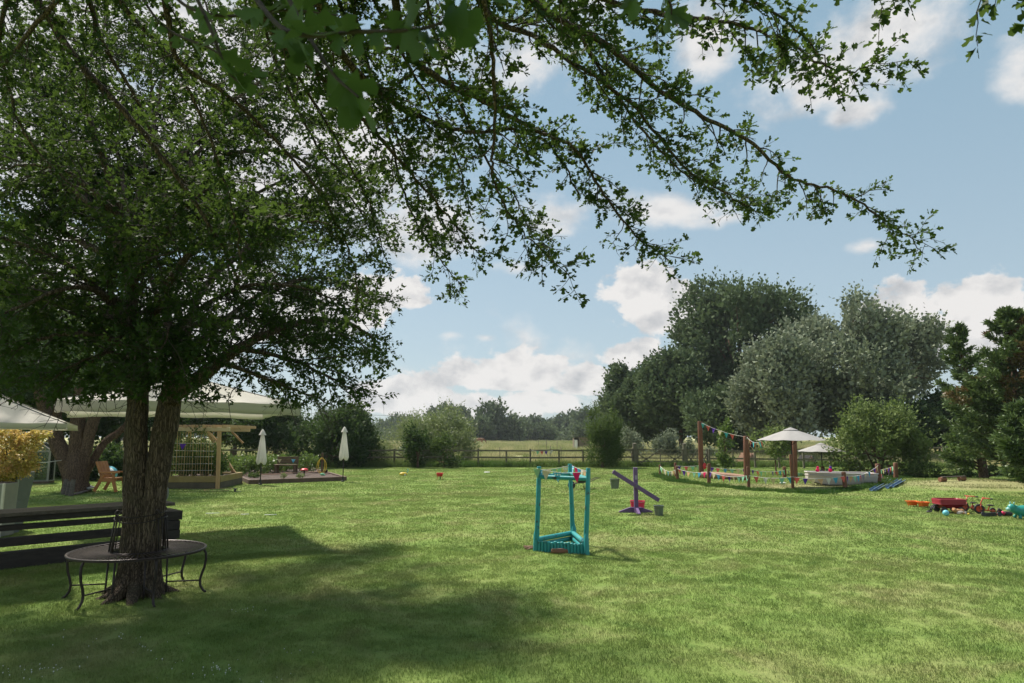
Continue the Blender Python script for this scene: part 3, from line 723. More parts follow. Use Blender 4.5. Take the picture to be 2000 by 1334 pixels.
A = [Lm([(345, 765, 7.15), (390, 738, 7.15), (430, 705, 7.2), (475, 676, 7.25), (540, 645, 7.4), (620, 625, 7.7), (700, 640, 8.0), (750, 690, 8.2)], .098, .008),
     Lm([(336, 790, 7.15), (350, 700, 7.3), (375, 620, 7.5), (395, 570, 7.8), (440, 520, 8.1), (520, 470, 8.6), (610, 450, 9)], .080, .008),
     Lm([(272, 760, 7.1), (262, 650, 7.05), (250, 520, 6.9), (230, 400, 6.7), (180, 250, 6.5), (120, 90, 6.4)], .095, .012),
     Lm([(268, 660, 7.0), (200, 575, 6.6), (100, 500, 6.2), (-60, 440, 6.0)], .055, .008),
     Lm([(272, 720, 7.1), (320, 570, 6.6), (400, 470, 6.1), (520, 420, 5.7), (640, 440, 5.4)], .055, .007),
     Lm([(268, 660, 7.1), (180, 600, 7.7), (60, 560, 8.5), (-90, 540, 9)], .055, .008),
     Lm([(345, 740, 7.2), (410, 650, 7.8), (520, 570, 8.5), (640, 545, 9), (740, 590, 9.2)], .050, .007),
     Lm([(252, 530, 6.9), (330, 380, 7.4), (420, 260, 8), (530, 170, 8.6)], .055, .008),
     Lm([(252, 520, 6.9), (150, 350, 7.9), (20, 250, 8.6)], .05, .008),
     Lm([(270, 690, 7.0), (190, 655, 6.4), (90, 660, 6.0), (-30, 710, 5.8)], .038, .006),
     Lm([(470, 680, 7.25), (560, 700, 7.2), (640, 735, 7.3), (690, 760, 7.5)], .032, .006),
     Lm([(380, 610, 7.5), (470, 560, 7.0), (580, 560, 6.8), (690, 600, 6.8)], .032, .006),
     Lm([(352, 690, 7.3), (300, 560, 8.2), (260, 430, 9), (230, 300, 9.5)], .045, .008),
     Lm([(440, 520, 8.1), (560, 420, 9), (650, 390, 9.6), (740, 430, 9.8)], .035, .006),
     Lm([(276, 750, 7.1), (230, 690, 6.7), (150, 710, 6.4), (90, 750, 6.2)], .025, .005),
     Lm([(276, 700, 7.1), (310, 640, 6.5), (330, 640, 6.1), (300, 720, 5.9)], .022, .005),
     Lm([(230, 420, 6.7), (120, 330, 6.3), (0, 330, 6.1)], .04, .006),
     Lm([(255, 560, 6.9), (350, 420, 6.2), (430, 350, 5.8)], .04, .006),
     Lm([(260, 450, 7.2), (360, 300, 8.4), (480, 230, 9.2), (620, 240, 9.8)], .05, .008), Lm([(250, 480, 7.0), (300, 250, 8.2), (330, 80, 9)], .05, .008),
     Lm([(240, 480, 7.0), (90, 260, 8.2), (60, 80, 9)], .05, .008), Lm([(250, 520, 7.0), (60, 420, 7.8), (-100, 330, 8.4)], .045, .008),
     Lm([(300, 420, 7.4), (420, 420, 8.6), (560, 350, 9.4), (690, 330, 10)], .045, .007), Lm([(360, 640, 7.6), (460, 620, 8.6), (600, 640, 9.2), (700, 690, 9.4)], .04, .006),
     Lm([(430, 705, 7.4), (520, 740, 8.0), (600, 770, 8.4), (650, 790, 8.5)], .03, .005), Lm([(262, 600, 7.0), (150, 560, 6.2), (40, 600, 5.7), (-60, 640, 5.4)], .035, .006),
     Lm([(480, 200, 8.8), (420, 60, 9.5), (380, -60, 10)], .035, .006), Lm([(120, 200, 8.6), (200, 60, 9.6), (220, -60, 10.5)], .035, .006),
     Lm([(300, 480, 7.4), (380, 440, 9.5), (450, 430, 11.2), (540, 450, 12.2)], .05, .008), Lm([(300, 460, 7.4), (330, 380, 9.5), (350, 330, 11.5), (420, 320, 12.6)], .05, .008),  # deep back limbs, added so leaf dapple falls over the parasol's shadow
     Lm([(420, 436, 10.4), (520, 400, 11.2), (620, 410, 11.8)], .03, .006), Lm([(380, 440, 9.5), (300, 420, 11), (240, 440, 12.2)], .03, .006),
     Lm([(285, 660, 7.0), (270, 650, 6.5), (262, 710, 6.4), (255, 770, 6.4)], .016, .004), Lm([(300, 660, 7.0), (310, 660, 6.5), (318, 720, 6.4), (322, 775, 6.4)], .016, .004), Lm([(360, 690, 7.2), (360, 670, 6.8), (366, 720, 6.7), (360, 770, 6.7)], .014, .004),
     Lm([(250, 640, 7.0), (190, 700, 6.8), (110, 730, 6.9), (20, 740, 7.2)], .03, .005)]
A += [Lm([(420, 436, 10.4), (470, 470, 12), (560, 480, 13.2)], .03, .006), Lm([(350, 330, 11.5), (470, 380, 12.6), (560, 400, 13.4)], .03, .006), Lm([(450, 430, 11.2), (520, 520, 12), (600, 560, 12.4)], .03, .006),  # more back limbs added to soften the parasol's hard shadow on the lawn
      Lm([(240, 430, 7.0), (160, 300, 8.0), (100, 190, 8.8), (20, 120, 9.4)], .035, .006), Lm([(250, 450, 7.0), (230, 300, 8.2), (180, 160, 9.2), (120, 20, 9.8)], .035, .006),
      Lm([(330, 380, 7.8), (300, 230, 8.8), (290, 100, 9.6), (250, 0, 10.2)], .03, .006), Lm([(420, 260, 8.4), (480, 140, 9.2), (470, 40, 9.8)], .03, .006),
      Lm([(200, 420, 6.9), (60, 300, 7.4), (-60, 200, 7.8)], .03, .006), Lm([(330, 330, 7.6), (430, 220, 8.0), (560, 120, 8.6), (640, 60, 9)], .03, .006),
      Lm([(420, 300, 8.2), (560, 300, 8.6), (680, 380, 8.8), (740, 480, 8.8)], .03, .006)]
_s0, _s1 = np.array(P(368, 757, 7.1)), np.array(P(478, 676, 7.2))
def keepA(p):
    # the low right-hand limb stays bare near the fork
    d = _s1 - _s0; u = min(1, max(0, np.dot(np.asarray(p) - _s0, d) / np.dot(d, d))); return np.linalg.norm(np.asarray(p) - _s0 - d * u) > .30
hawthorn(treeA, A, 11, .108, 1.22, .084, .36, .055, 3, .048, (HAWS_V, HAWS_F), M['haw'], bare=.16, zmin=1.98, keep=keepA)

# ---- the hawthorn behind the camera whose branches reach over the lawn
TBx, TBy = -1.7, -1.6
treeB = thing('overhanging_tree', 'hawthorn whose long leafy branches hang across the top of the view over the lawn', 'tree', (TBx, TBy, 0))
fork = (TBx + .15, TBy + .35, 2.5, .17)
rough_trunk('trunk', [[(TBx, TBy, -.1, .30), (TBx, TBy, .4, .24), (TBx + .05, TBy + .05, 1.3, .21), fork, (TBx + .4, TBy + .9, 3.3, .12)]], M['bark'], treeB, n=24, amp=.015)
def LB(pts, r0, r1, hub=(-1.0, -.2, 3.7)):
    b = Lm(pts, r0, r1); return [(*fork[:3], max(r0 * 1.2, .05)), (hub[0], hub[1], hub[2], max(r0 * 1.1, .04))] + b
B = [LB([(-40, -330, 4.2), (30, -80, 5.0), (90, 25, 5.1), (160, 128, 5.2), (270, 250, 5.3), (340, 340, 5.4), (420, 455, 5.6), (470, 560, 5.8)], .048, .010),
     LB([(180, -180, 4.2), (235, 0, 4.5), (330, 110, 4.8), (385, 210, 5.0), (430, 330, 5.2), (460, 430, 5.3), (470, 520, 5.5)], .022, .006),
     LB([(250, -250, 3.6), (320, 0, 4.1), (350, 120, 4.3), (450, 190, 4.6), (560, 300, 5.0), (640, 400, 5.3), (690, 520, 5.6), (700, 620, 5.8)], .024, .005),
     LB([(420, -260, 3.0), (520, 40, 3.7), (600, 125, 4.1), (690, 215, 4.4), (760, 290, 4.6), (830, 370, 4.9), (890, 440, 5.1), (932, 492, 5.2)], .027, .005),
     LB([(560, -280, 3.0), (640, 60, 3.9), (760, 195, 4.5), (840, 235, 4.7), (920, 258, 4.9), (1010, 255, 5.0), (1080, 290, 5.1), (1130, 380, 5.2)], .030, .006),
     LB([(700, -280, 3.0), (790, 80, 4.0), (860, 155, 4.4), (960, 205, 4.6), (1050, 255, 4.8), (1120, 290, 4.9), (1180, 380, 5.0), (1240, 460, 5.1), (1305, 508, 5.2)], .029, .005),
     LB([(860, -240, 2.9), (945, 0, 3.5), (962, 120, 3.7), (966, 250, 3.9), (960, 330, 4.0), (985, 400, 4.1), (1040, 470, 4.2), (1110, 540, 4.3)], .018, .003),
     LB([(820, -260, 3.1), (950, 20, 4.0), (1040, 70, 4.3), (1130, 130, 4.5), (1230, 200, 4.7), (1330, 320, 4.9), (1420, 380, 5.0), (1480, 415, 5.1)], .026, .004),
     LB([(900, -280, 3.0), (1030, -10, 3.8), (1180, 85, 4.2), (1280, 170, 4.4), (1370, 225, 4.5), (1470, 280, 4.6), (1550, 350, 4.7), (1640, 375, 4.75), (1720, 425, 4.8), (1765, 458, 4.85), (1805, 494, 4.9)], .026, .003),
     LB([(1000, -260, 2.8), (1150, -20, 3.3), (1300, 28, 3.5), (1440, 48, 3.6), (1540, 85, 3.7), (1610, 130, 3.75), (1680, 135, 3.8), (1730, 108, 3.8)], .018, .0025),
     LB([(1050, -260, 2.6), (1250, -60, 2.9), (1400, -20, 3.0), (1500, 20, 3.1), (1590, 90, 3.2), (1635, 165, 3.3)], .014, .0025),
     LB([(300, -300, 3.4), (160, -60, 4.2), (60, 60, 4.6), (-30, 170, 5.0), (-120, 260, 5.2)], .028, .006),
     LB([(60, -300, 3.8), (0, 60, 5.2), (20, 180, 5.6), (60, 280, 5.8), (160, 380, 6.0)], .024, .006),
     LB([(500, -280, 3.6), (560, -20, 5.0), (680, 80, 5.6), (800, 90, 5.9), (940, 40, 6.1), (1100, 60, 6.3), (1250, 130, 6.5)], .026, .005),
     LB([(640, -300, 3.4), (700, 60, 4.9), (760, 260, 5.6), (790, 380, 5.9), (840, 480, 6.1), (900, 560, 6.2)], .020, .004),
     LB([(100, -300, 3.6), (190, 60, 5.6), (260, 180, 6.1), (330, 320, 6.6), (420, 400, 7.0), (560, 440, 7.3)], .026, .006),
     LB([(480, -300, 3.4), (520, 60, 5.5), (600, 250, 6.1), (660, 330, 6.5), (740, 380, 6.8)], .020, .005),
     LB([(760, -280, 3.2), (860, 100, 4.9), (960, 330, 5.5), (1005, 380, 5.7), (1030, 440, 5.8), (1075, 500, 5.9)], .016, .003),
     LB([(960, -260, 3.2), (1150, 100, 5.2), (1260, 260, 5.7), (1340, 340, 5.9), (1400, 370, 6.0), (1500, 395, 6.1)], .018, .003),
     LB([(560, -280, 3.4), (660, 0, 4.6), (740, 180, 5.2), (800, 330, 5.5), (850, 470, 5.7)], .018, .004),
     LB([(620, -280, 3.4), (750, 40, 4.8), (840, 200, 5.3), (900, 330, 5.6), (920, 430, 5.7)], .018, .004),
     LB([(440, -280, 3.4), (560, 100, 5.0), (650, 260, 5.6), (720, 400, 6.0), (760, 520, 6.2)], .018, .004),
     LB([(1500, -330, 2.2), (1620, -140, 2.7), (1700, -75, 2.9), (1735, -40, 3.0)], .008, .002, hub=(.3, .2, 3.5)),
     LB([(1800, -380, 1.6), (1960, -200, 1.9), (2010, -110, 2.0), (2020, -50, 2.0)], .006, .002, hub=(.6, 0, 3.2))]
def keepB(p):
    # branches are thin and one-sided towards the right-hand tips
    v = _R.inverted() @ (Vector(p) - Vector((0, 0, CAM_H)))
    if v.y < .5: return False
    px = 1000 + v.x / v.y * FPX; py = 667 - v.z / v.y * FPX
    return not (px > 1450 and py < -120)
half = len(B)
hawthorn(treeB, B, 23, .084, .60, .085, .22, .042, 3, .039, (HAW_V, HAW_F), M['haw'], bare=.42, keep=keepB, flat=.75, grav=-.03)
# spray close above the camera
r = np.random.default_rng(5); tw, LPn, LDn = [], [], []
for path, ns in (([(330, -190, 1.5), (470, -40, 1.25), (560, 60, 1.1), (700, 62, 1.0), (830, 55, .95), (900, 20, .95)], 26), ([(470, -200, 1.4), (560, -10, 1.2), (640, 130, 1.1), (700, 190, 1.05)], 12),
                 ([(300, -180, 1.6), (400, 30, 1.5), (440, 130, 1.5), (470, 165, 1.5)], 12), ([(250, -180, 1.9), (330, -20, 1.8), (420, 30, 1.75), (560, 20, 1.7), (660, 30, 1.65)], 20), ([(900, -160, 1.3), (1010, -40, 1.2), (1020, 0, 1.15)], 5), ([(1130, -160, 1.4), (1220, -40, 1.3), (1230, 5, 1.3)], 5),
                 ([(1200, -160, 1.8), (1300, -10, 1.7), (1312, 30, 1.7)], 6), ([(200, -180, 2.2), (300, 30, 2.1), (420, 100, 2.0), (520, 170, 2.0)], 22)):
    sp = np.array(spline([(*P(*q), .004) for q in path], 8)); pts = sp[:, :3]; tw.append((pts, np.linspace(.006, .0018, len(pts))))
    for k in range(ns):
        i = int(len(pts) * (.30 + .69 * k / ns)); d = pts[min(i + 1, len(pts) - 1)] - pts[i - 1]
        q = rnd_dir(r, d, r.uniform(.6, 1.4)); q[2] -= .25; LPn.append(pts[i]); LDn.append(q)
V, F = tubes_np(tw, 8); np_mesh('near_twig', V, [F], M['twig'], treeB, kind='stuff', smooth=True)
leaves('near_foliage', LPn, LDn, np.full(len(LPn), .056), (HAW_V, HAW_F), M['haw_near'], treeB, 9, .55)

# ================================================================== trees and bushes farther off
def lobes_of(c, rx, ry, rz, n, seed, sub=(.34, .55), zlow=-.7):
    r = np.random.default_rng(seed); out = [(np.array(c, float), np.array((rx * .78, ry * .78, rz * .80)))]
    for _ in range(n):
        d = r.normal(0, 1, 3); d /= np.linalg.norm(d); d[2] = max(d[2], zlow); s = r.uniform(*sub)
        out.append((np.array(c) + d * np.array((rx, ry, rz)) * (1 - s * .75), np.array((rx, ry, rz)) * s * r.uniform(.85, 1.15, 3)))
    return out
def crown(name, lobes, nshoot, L, K, size, tmpl, m, parent, seed=0, up=.45, out=.8, jit=.35, spread=.10, gap=.0, gsc=.6, upb=.6, zfloor=None, lean=(0, 0, 0)):
    r = np.random.default_rng(seed); vol = np.array([np.prod(b) ** (2 / 3) for _, b in lobes]); pr = vol / vol.sum()
    pick = r.choice(len(lobes), nshoot, p=pr); C = np.array([lobes[i][0] for i in pick]); R = np.array([lobes[i][1] for i in pick])
    d = r.normal(0, 1, (nshoot, 3)); d /= np.linalg.norm(d, axis=1, keepdims=True); rad = r.uniform(.35, 1.0, (nshoot, 1)) ** .45
    pos = C + d * R * rad
    ctr = lobes[0][0]; o = pos - ctr; o = o / (lobes[0][1] ** 1); o /= np.linalg.norm(o, axis=1, keepdims=True) + 1e-9
    dr = o * out + r.normal(0, jit, (nshoot, 3)) + np.array((0, 0, up)) + np.array(lean); dr /= np.linalg.norm(dr, axis=1, keepdims=True)
    k = np.ones(nshoot, bool)
    if zfloor is not None: k &= pos[:, 2] > zfloor
    if gap: 
        nz = np.array([noise.noise(Vector(p * gsc)) for p in pos]); k &= nz > -gap
    pos, dr = pos[k], dr[k]; n = len(pos); Ls = L * r.uniform(.5, 1.3, (n, 1))
    u = np.tile(np.linspace(.05, 1, K), n)[:, None]; PP = np.repeat(pos, K, 0) + np.repeat(dr * Ls, K, 0) * u; DD = np.repeat(dr, K, 0) + r.normal(0, .75, (n * K, 3))
    PP += r.normal(0, spread, PP.shape) * (1.15 - u); sh = np.clip(np.repeat(r.uniform(0, 1, n), K) * .7 + r.uniform(0, .3, n * K), 0, 1)
    sz = size * (1.1 - .45 * u[:, 0])
    if zfloor is not None:
        kk = PP[:, 2] > .02; PP, DD, sz, sh = PP[kk], DD[kk], sz[kk], sh[kk]
    return leaves(name, PP, DD, sz, tmpl, m, parent, seed + 3, upb, rnd=sh)
def stems(parent, base, lobes, r0, m, seed=0, ntr=1, name='trunk', h0=.0):
    r = np.random.default_rng(seed); b = np.array(base, float); br = []
    top = lobes[0][0] + np.array((0, 0, lobes[0][1][2] * .5))
    mid = b + (lobes[0][0] - b) * .45
    for k in range(ntr):
        o = r.normal(0, r0 * (1.2 if ntr > 1 else .0), 3); o[2] = 0
        pts = np.array([b + o + (0, 0, -.1), b + o * 1.3 + (mid - b) * .4, mid + o * 2.5, lobes[0][0] + o * 5, top + o * 7]); br.append((pts, np.array([1.25, 1, .8, .5, .15]) * r0 / (ntr ** .5)))
    for c, R in lobes[1:]:
        if c[2] < mid[2] * .8: continue
        s = b + (lobes[0][0] - b) * r.uniform(.5, .95); q = (s + c) / 2 + r.normal(0, .1, 3) * R[0]
        br.append((np.array([s, q, c, c + (c - q) * .6]), np.array([.42, .3, .18, .05]) * r0))
    V, F = tubes_np(br, 7); return np_mesh(name, V, [F], m, parent, smooth=True)
def tree(name, label, cat, px, Y, top, hw, m, nshoot, L, K, size, base_py=None, bot=None, depth=None, nl=10, seed=0, up=.45, out=.8, trunk=.16, gap=.12, gsc=.6, group=None, tmpl=(DIA_V, DIA_F), ntr=1, bark='bark2', zf=.05, upb=.6, sub=(.34, .55), spread=None, jit=.35, lean=(0, 0, 0), low=.0):
    x = P(px, 850, Y).x; zt = P(px, top, Y).z; rx = (P(px + hw, 850, Y).x - x); z0 = low if bot is None else P(px, bot, Y).z
    g = H(x, Y) if Y < 37 else -.06
    if name != 'distant_tree': nshoot = int(nshoot * 1.3); size *= 1.16
    o = thing(name, label, cat, (x, Y, g), group=group); zt -= L * .45
    c = (x, Y, (zt + z0) / 2); lb = lobes_of(c, rx, (depth or rx), (zt - z0) / 2, nl, seed, sub)
    stems(o, (x, Y, g), lb, trunk, M[bark], seed, ntr)
    crown('crown', lb, nshoot, L, K, size, tmpl, m, o, seed, up=up, out=out, gap=gap, gsc=gsc, zfloor=zf, upb=upb, spread=spread if spread is not None else size * .5, jit=jit, lean=lean)
    return o
# ---- the big poplars on the right
tree('poplar_tree', 'tallest dark green poplar, standing behind the silvery ones', 'tree', 1452, 62, 520, 128, M['poplar'], 6000, 1.5, 7, .36, bot=850, nl=16, seed=31, up=.85, out=.55, trunk=.35, gap=.22, gsc=.33, sub=(.3, .48))
tree('silver_poplar_tree', 'widest silver poplar, pale grey green, second from the right of the big trees', 'tree', 1655, 50, 588, 132, M['silver'], 6500, 1.3, 7, .29, bot=862, nl=18, seed=32, up=.8, out=.6, trunk=.3, gap=.20, gsc=.4, sub=(.3, .48))
tree('silver_poplar_tree', 'silver poplar with thin open crown on the right of the widest one', 'tree', 1762, 54, 612, 92, M['silver'], 3400, 1.3, 6, .29, bot=800, nl=14, seed=33, up=.6, out=.8, trunk=.28, gap=.10, gsc=.5, sub=(.3, .5))
tree('silver_poplar_tree', 'mid height silver poplar in front of the tallest dark poplar', 'tree', 1530, 47, 668, 84, M['silver'], 3600, 1.2, 7, .27, bot=868, nl=12, seed=34, up=.85, out=.5, trunk=.2, gap=.18, gsc=.4)
tree('poplar_tree', 'low rounded poplar at the left end of the big trees', 'tree', 1242, 62, 702, 56, M['poplar'], 2600, 1.2, 6, .34, bot=862, nl=9, seed=35, up=.6, out=.6, trunk=.2, gap=.18, gsc=.4)
tree('poplar_tree', 'grey green poplar between the low rounded one and the tallest', 'tree', 1330, 58, 690, 74, M['poplar'], 3300, 1.3, 6, .33, bot=866, nl=10, seed=36, up=.8, out=.5, trunk=.22, gap=.18, gsc=.4)
tree('poplar_tree', 'leafy young poplar filling the foot of the tallest one', 'tree', 1425, 52, 762, 84, M['poplar'], 2800, 1.1, 6, .30, bot=872, nl=10, seed=37, up=.7, out=.5, trunk=.15, gap=.15, gsc=.4)
tree('woodland_tree', 'dark broad tree behind the golden green shrubs at right', 'tree', 1842, 47, 772, 78, M['dark'], 2600, .9, 6, .30, bot=868, nl=9, seed=38, up=.4, out=.7, trunk=.2, gap=.12)
tree('woodland_tree', 'shaded tree filling the gap left of the cypress', 'tree', 1745, 46, 790, 70, M['dark'], 1900, .9, 6, .30, bot=870, nl=8, seed=39, up=.4, out=.7, trunk=.2, gap=.1)
tree('woodland_tree', 'dark tree far behind the cypress at the picture edge', 'tree', 1960, 48, 740, 90, M['dark'], 2300, .9, 6, .32, bot=872, nl=8, seed=40, up=.4, out=.7, trunk=.2, gap=.1)
# ---- pale scrub below the poplars
for px, Y, top, hw, s, lab in ((1232, 43, 836, 24, 51, 'pale silver shrub left of the field gate behind the cone bush'), (1300, 44, 838, 22, 52, 'upright pale silver shrub above the field gate'), (1345, 43, 864, 17, 53, 'smallest pale silver shrub beside the tall bunting post'), (1395, 44, 866, 15, 54, 'pale silver shrub between the bunting post and the young column tree')):
    tree('silver_shrub', lab, 'shrub', px, Y, top, hw, M['silver'], 600, .55, 6, .14, low=-.9, nl=6, seed=s, up=1.0, out=.45, trunk=.04, gap=.05, group='pale shrubs beyond the fence')
# ---- garden bushes
tree('cone_bush', 'dense upright green bush standing in the fence line left of the gate', 'bush', 1176, 35.6, 790, 35, M['mid'], 3000, .62, 7, .13, low=-1.2, nl=8, seed=55, up=1.1, out=.42, trunk=.08, gap=.05, gsc=1.5, tmpl=(NAR_V, DIA_F))
tree('apple_tree', 'rounded apple tree behind the white boat', 'tree', 1712, 29.5, 783, 78, M['apple'], 2600, .62, 6, .135, base_py=905, low=-.7, nl=14, seed=56, up=.65, out=.7, trunk=.09, gap=.12, gsc=1.1, ntr=3)
tree('sapling', 'thin young tree with a bare stem left of the umbrella over the boat', 'tree', 1512, 30, 838, 36, M['apple'], 520, .42, 5, .12, bot=892, nl=6, seed=57, up=.5, out=.8, trunk=.035, gap=.1, gsc=1.4)
tree('column_tree', 'slim yellow green column tree between the two tall posts', 'tree', 1415, 33, 824, 15, M['fresh'], 620, .38, 6, .11, low=.05, nl=6, seed=58, up=1.0, out=.5, trunk=.04, gap=.05, gsc=1.6)
tree('shrub', 'light green shrub standing before the cypress', 'shrub', 1884, 29, 826, 29, M['fresh'], 640, .42, 6, .12, bot=892, nl=8, seed=59, up=.3, out=.8, trunk=.05, gap=.1, gsc=1.2)
tree('shrub', 'low dark bramble on the grass right of the boat corner', 'shrub', 1890, 27.2, 893, 17, M['mid'], 240, .25, 5, .09, low=.0, nl=5, seed=60, up=.2, out=.9, trunk=.02, gap=.05)
tree('shrub', 'straw coloured low weeds beside the dark bramble', 'shrub', 1862, 27.4, 898, 17, M['willow'], 200, .25, 5, .07, low=.0, nl=5, seed=61, up=.9, out=.4, trunk=.02, gap=.05, tmpl=(NAR_V, DIA_F))
tree('shrub', 'low weeds in the grass behind the tightly strung posts', 'shrub', 1790, 27.5, 905, 36, M['ring'] if False else M['mid'], 300, .22, 5, .08, low=-.1, nl=6, seed=62, up=.5, out=.7, trunk=.02, gap=.05)
# ---- willows and hedge left of centre
tree('willow_bush', 'large round pale willow bush, left of a pair at the fence', 'bush', 795, 39, 790, 58, M['willow'], 3600, .8, 7, .15, low=-1.6, nl=12, seed=63, up=.55, out=.7, trunk=.1, gap=.08, gsc=1, tmpl=(NAR_V, DIA_F))
tree('willow_bush', 'large round pale willow bush, right of a pair at the fence', 'bush', 862, 39.5, 792, 54, M['willow'], 3300, .8, 7, .15, low=-1.6, nl=12, seed=64, up=.55, out=.7, trunk=.1, gap=.08, gsc=1, tmpl=(NAR_V, DIA_F))
tree('elder_bush', 'dark green bush in front of the two willow bushes', 'bush', 817, 35.7, 822, 20, M['dark'], 1000, .6, 6, .14, low=-.9, nl=8, seed=65, up=.5, out=.7, trunk=.07, gap=.1, gsc=1)
tree('elder_bush', 'feathery green bush at the right foot of the willow pair', 'bush', 868, 35.8, 845, 27, M['mid'], 700, .5, 6, .12, low=-.8, nl=6, seed=66, up=.5, out=.7, trunk=.05, gap=.1, gsc=1)
tree('hazel_bush', 'small mid green bush right of the closed umbrella', 'bush', 722, 37.5, 838, 32, M['mid'], 800, .5, 6, .14, low=-.8, nl=7, seed=67, up=.5, out=.7, trunk=.06, gap=.1, gsc=1)
tree('hedge_tree', 'dense dark hedge tree behind the closed umbrella', 'tree', 650, 36.6, 786, 72, M['dark'], 3900, .7, 6, .17, low=-1.6, nl=14, seed=68, up=.4, out=.8, trunk=.14, gap=.10, gsc=.9)
tree('hedge_tree', 'dark hedge tree behind the bamboo canes', 'tree', 540, 38, 782, 66, M['dark'], 3000, .7, 6, .17, low=.9, nl=12, seed=69, up=.4, out=.8, trunk=.14, gap=.12, gsc=.9)
tree('hedge_tree', 'lighter tree over the hedge behind the white square canopy', 'tree', 460, 46, 790, 70, M['mid'], 2000, .9, 6, .22, bot=852, nl=10, seed=70, up=.4, out=.8, trunk=.16, gap=.12, gsc=.7)
# ---- left edge trees
for px, Y, top, hw, bot, mm, s, lab in ((30, 30, 640, 130, 830, 'mid', 71, 'olive tree behind the near white umbrella'), (230, 33, 700, 110, 860, 'dark', 72, 'dark tree seen left of the twin trunks'), (-120, 26, 560, 150, 840, 'dark', 73, 'dark tree at the left edge of the picture'),
                                        (120, 40, 600, 140, 850, 'mid', 74, 'tall tree filling the far left background'), (350, 44, 740, 90, 856, 'dark', 75, 'tree behind the timber pergola')):
    tree('garden_tree', lab, 'tree', px, Y, top, hw, M[mm], 2300, .9, 6, .24, bot=bot, nl=11, seed=s, up=.4, out=.8, trunk=.2, gap=.1, gsc=.6)
for px, Y, top, hw, s, lab in ((215, 26, 872, 52, 77, 'dark laurel shrub behind the orange chair'), (100, 27, 872, 60, 78, 'dark laurel shrub behind the old tree trunk'), (20, 26, 850, 60, 79, 'dark laurel shrub behind the golden maple')):
    tree('laurel_shrub', lab, 'shrub', px, Y, top, hw, M['dark'], 900, .4, 6, .12, low=-.7, nl=8, seed=s, up=.4, out=.8, trunk=.05, gap=.05, group='laurel shrubs at the left')
# ---- old tree at the left
tb = G(146, 960); o2 = thing('old_tree', 'gnarled old tree with three limbs left of the orange chair', 'tree', (tb.x, tb.y, tb.z)); Yt = tb.y
def q4(px, py, r, dy=0): v = P(px, py, Yt + dy); return (v.x, v.y, v.z, r)
rough_trunk('trunk', [[q4(148, 975, .42), q4(148, 950, .36), q4(148, 915, .32), q4(150, 880, .22), q4(152, 840, .20), q4(154, 790, .17), q4(160, 740, .12)],
                      [q4(140, 930, .24), q4(128, 895, .24), q4(110, 862, .20), q4(102, 830, .16), q4(80, 780, .12), q4(60, 720, .08)],
                      [q4(158, 915, .20), q4(170, 870, .16), q4(180, 830, .15), q4(196, 795, .12), q4(220, 750, .08)],
                      [q4(112, 865, .12), q4(114, 830, .10), q4(112, 790, .08), q4(118, 740, .05)],
                      [q4(160, 935, .13, .3), q4(182, 900, .12, .4), q4(205, 865, .10, .5), q4(232, 845, .09, .6), q4(248, 828, .07, .6), q4(262, 800, .05, .6)]], M['bark2'], o2, n=22, amp=.03, seed=3)
lbs = []
for (px, py, dy, rx, rz) in ((150, 700, 0, 2.2, 1.0), (60, 700, 0, 1.9, 1.0), (230, 690, .5, 1.9, 1.0), (100, 610, .5, 2.4, 1.6), (220, 580, 1, 2.2, 1.6), (-20, 640, 0, 2.2, 1.6), (300, 700, 1, 1.5, .9), (150, 520, 1, 2.4, 1.6)):
    v = P(px, py, Yt + dy); lbs.append((np.array(v), np.array((rx, rx, rz))))
crown('crown', lbs, 4200, .6, 6, .13, (DIA_V, DIA_F), M['dark'], o2, 80, up=.1, out=.7, gap=.15, gsc=1.0, zfloor=1.9)
# ---- far treeline across the meadow
FT = [(640, 250, 800, 34), (700, 240, 812, 30), (742, 260, 822, 26), (780, 270, 812, 34), (845, 215, 797, 20), (872, 210, 792, 22), (903, 215, 800, 20), (925, 190, 826, 20),
      (960, 165, 781, 24), (938, 160, 818, 18), (990, 165, 812, 22), (1013, 230, 812, 20), (1045, 235, 816, 22), (1075, 240, 819, 20), (1098, 220, 814, 18), (1120, 230, 808, 20), (1148, 200, 800, 24), (1180, 210, 798, 26), (1030, 180, 832, 16), (1062, 180, 834, 16), (1150, 150, 828, 22),
      (560, 250, 800, 40), (480, 260, 798, 44), (400, 240, 800, 44), (320, 240, 790, 44), (1230, 210, 790, 40), (1300, 220, 780, 50), (1400, 220, 770, 60), (240, 220, 780, 60), (120, 200, 770, 70)]
desc = ['rounded', 'broad', 'slim', 'dusky', 'pale', 'low', 'bushy', 'ragged', 'dense', 'greyish']
where = {0: 'above the left hedge', 1: 'left of the willow bushes', 2: 'behind the willow bushes', 3: 'near the tall lone tree', 4: 'above the turquoise frame', 5: 'left of the cone bush', 6: 'behind the right hand poplars'}
used_l = set()
for i, (px, Y, top, hw) in enumerate(FT):
    wh = where[0] if px < 650 else where[1] if px < 760 else where[2] if px < 930 else where[3] if px < 1000 else where[4] if px < 1100 else where[5] if px < 1200 else where[6]
    lab = 'tallest tree of the treeline standing alone above the meadow' if px == 960 else None
    j = i
    while lab is None or lab in used_l:
        lab = f'{desc[j % 10]} far tree of the treeline {wh}' if j < 90 else f'{desc[j % 10]} distant tree {wh}, {px}'; j += 1
    used_l.add(lab)
    tree('distant_tree', lab, 'tree', px, Y, top, hw, M['far'], 420 if hw < 40 else 520, 2.2, 5, .95 if Y < 200 else 1.2, low=0, nl=8, seed=200 + i, up=.6, out=.6, trunk=.35, gap=0, group='trees across the meadow', spread=.5)
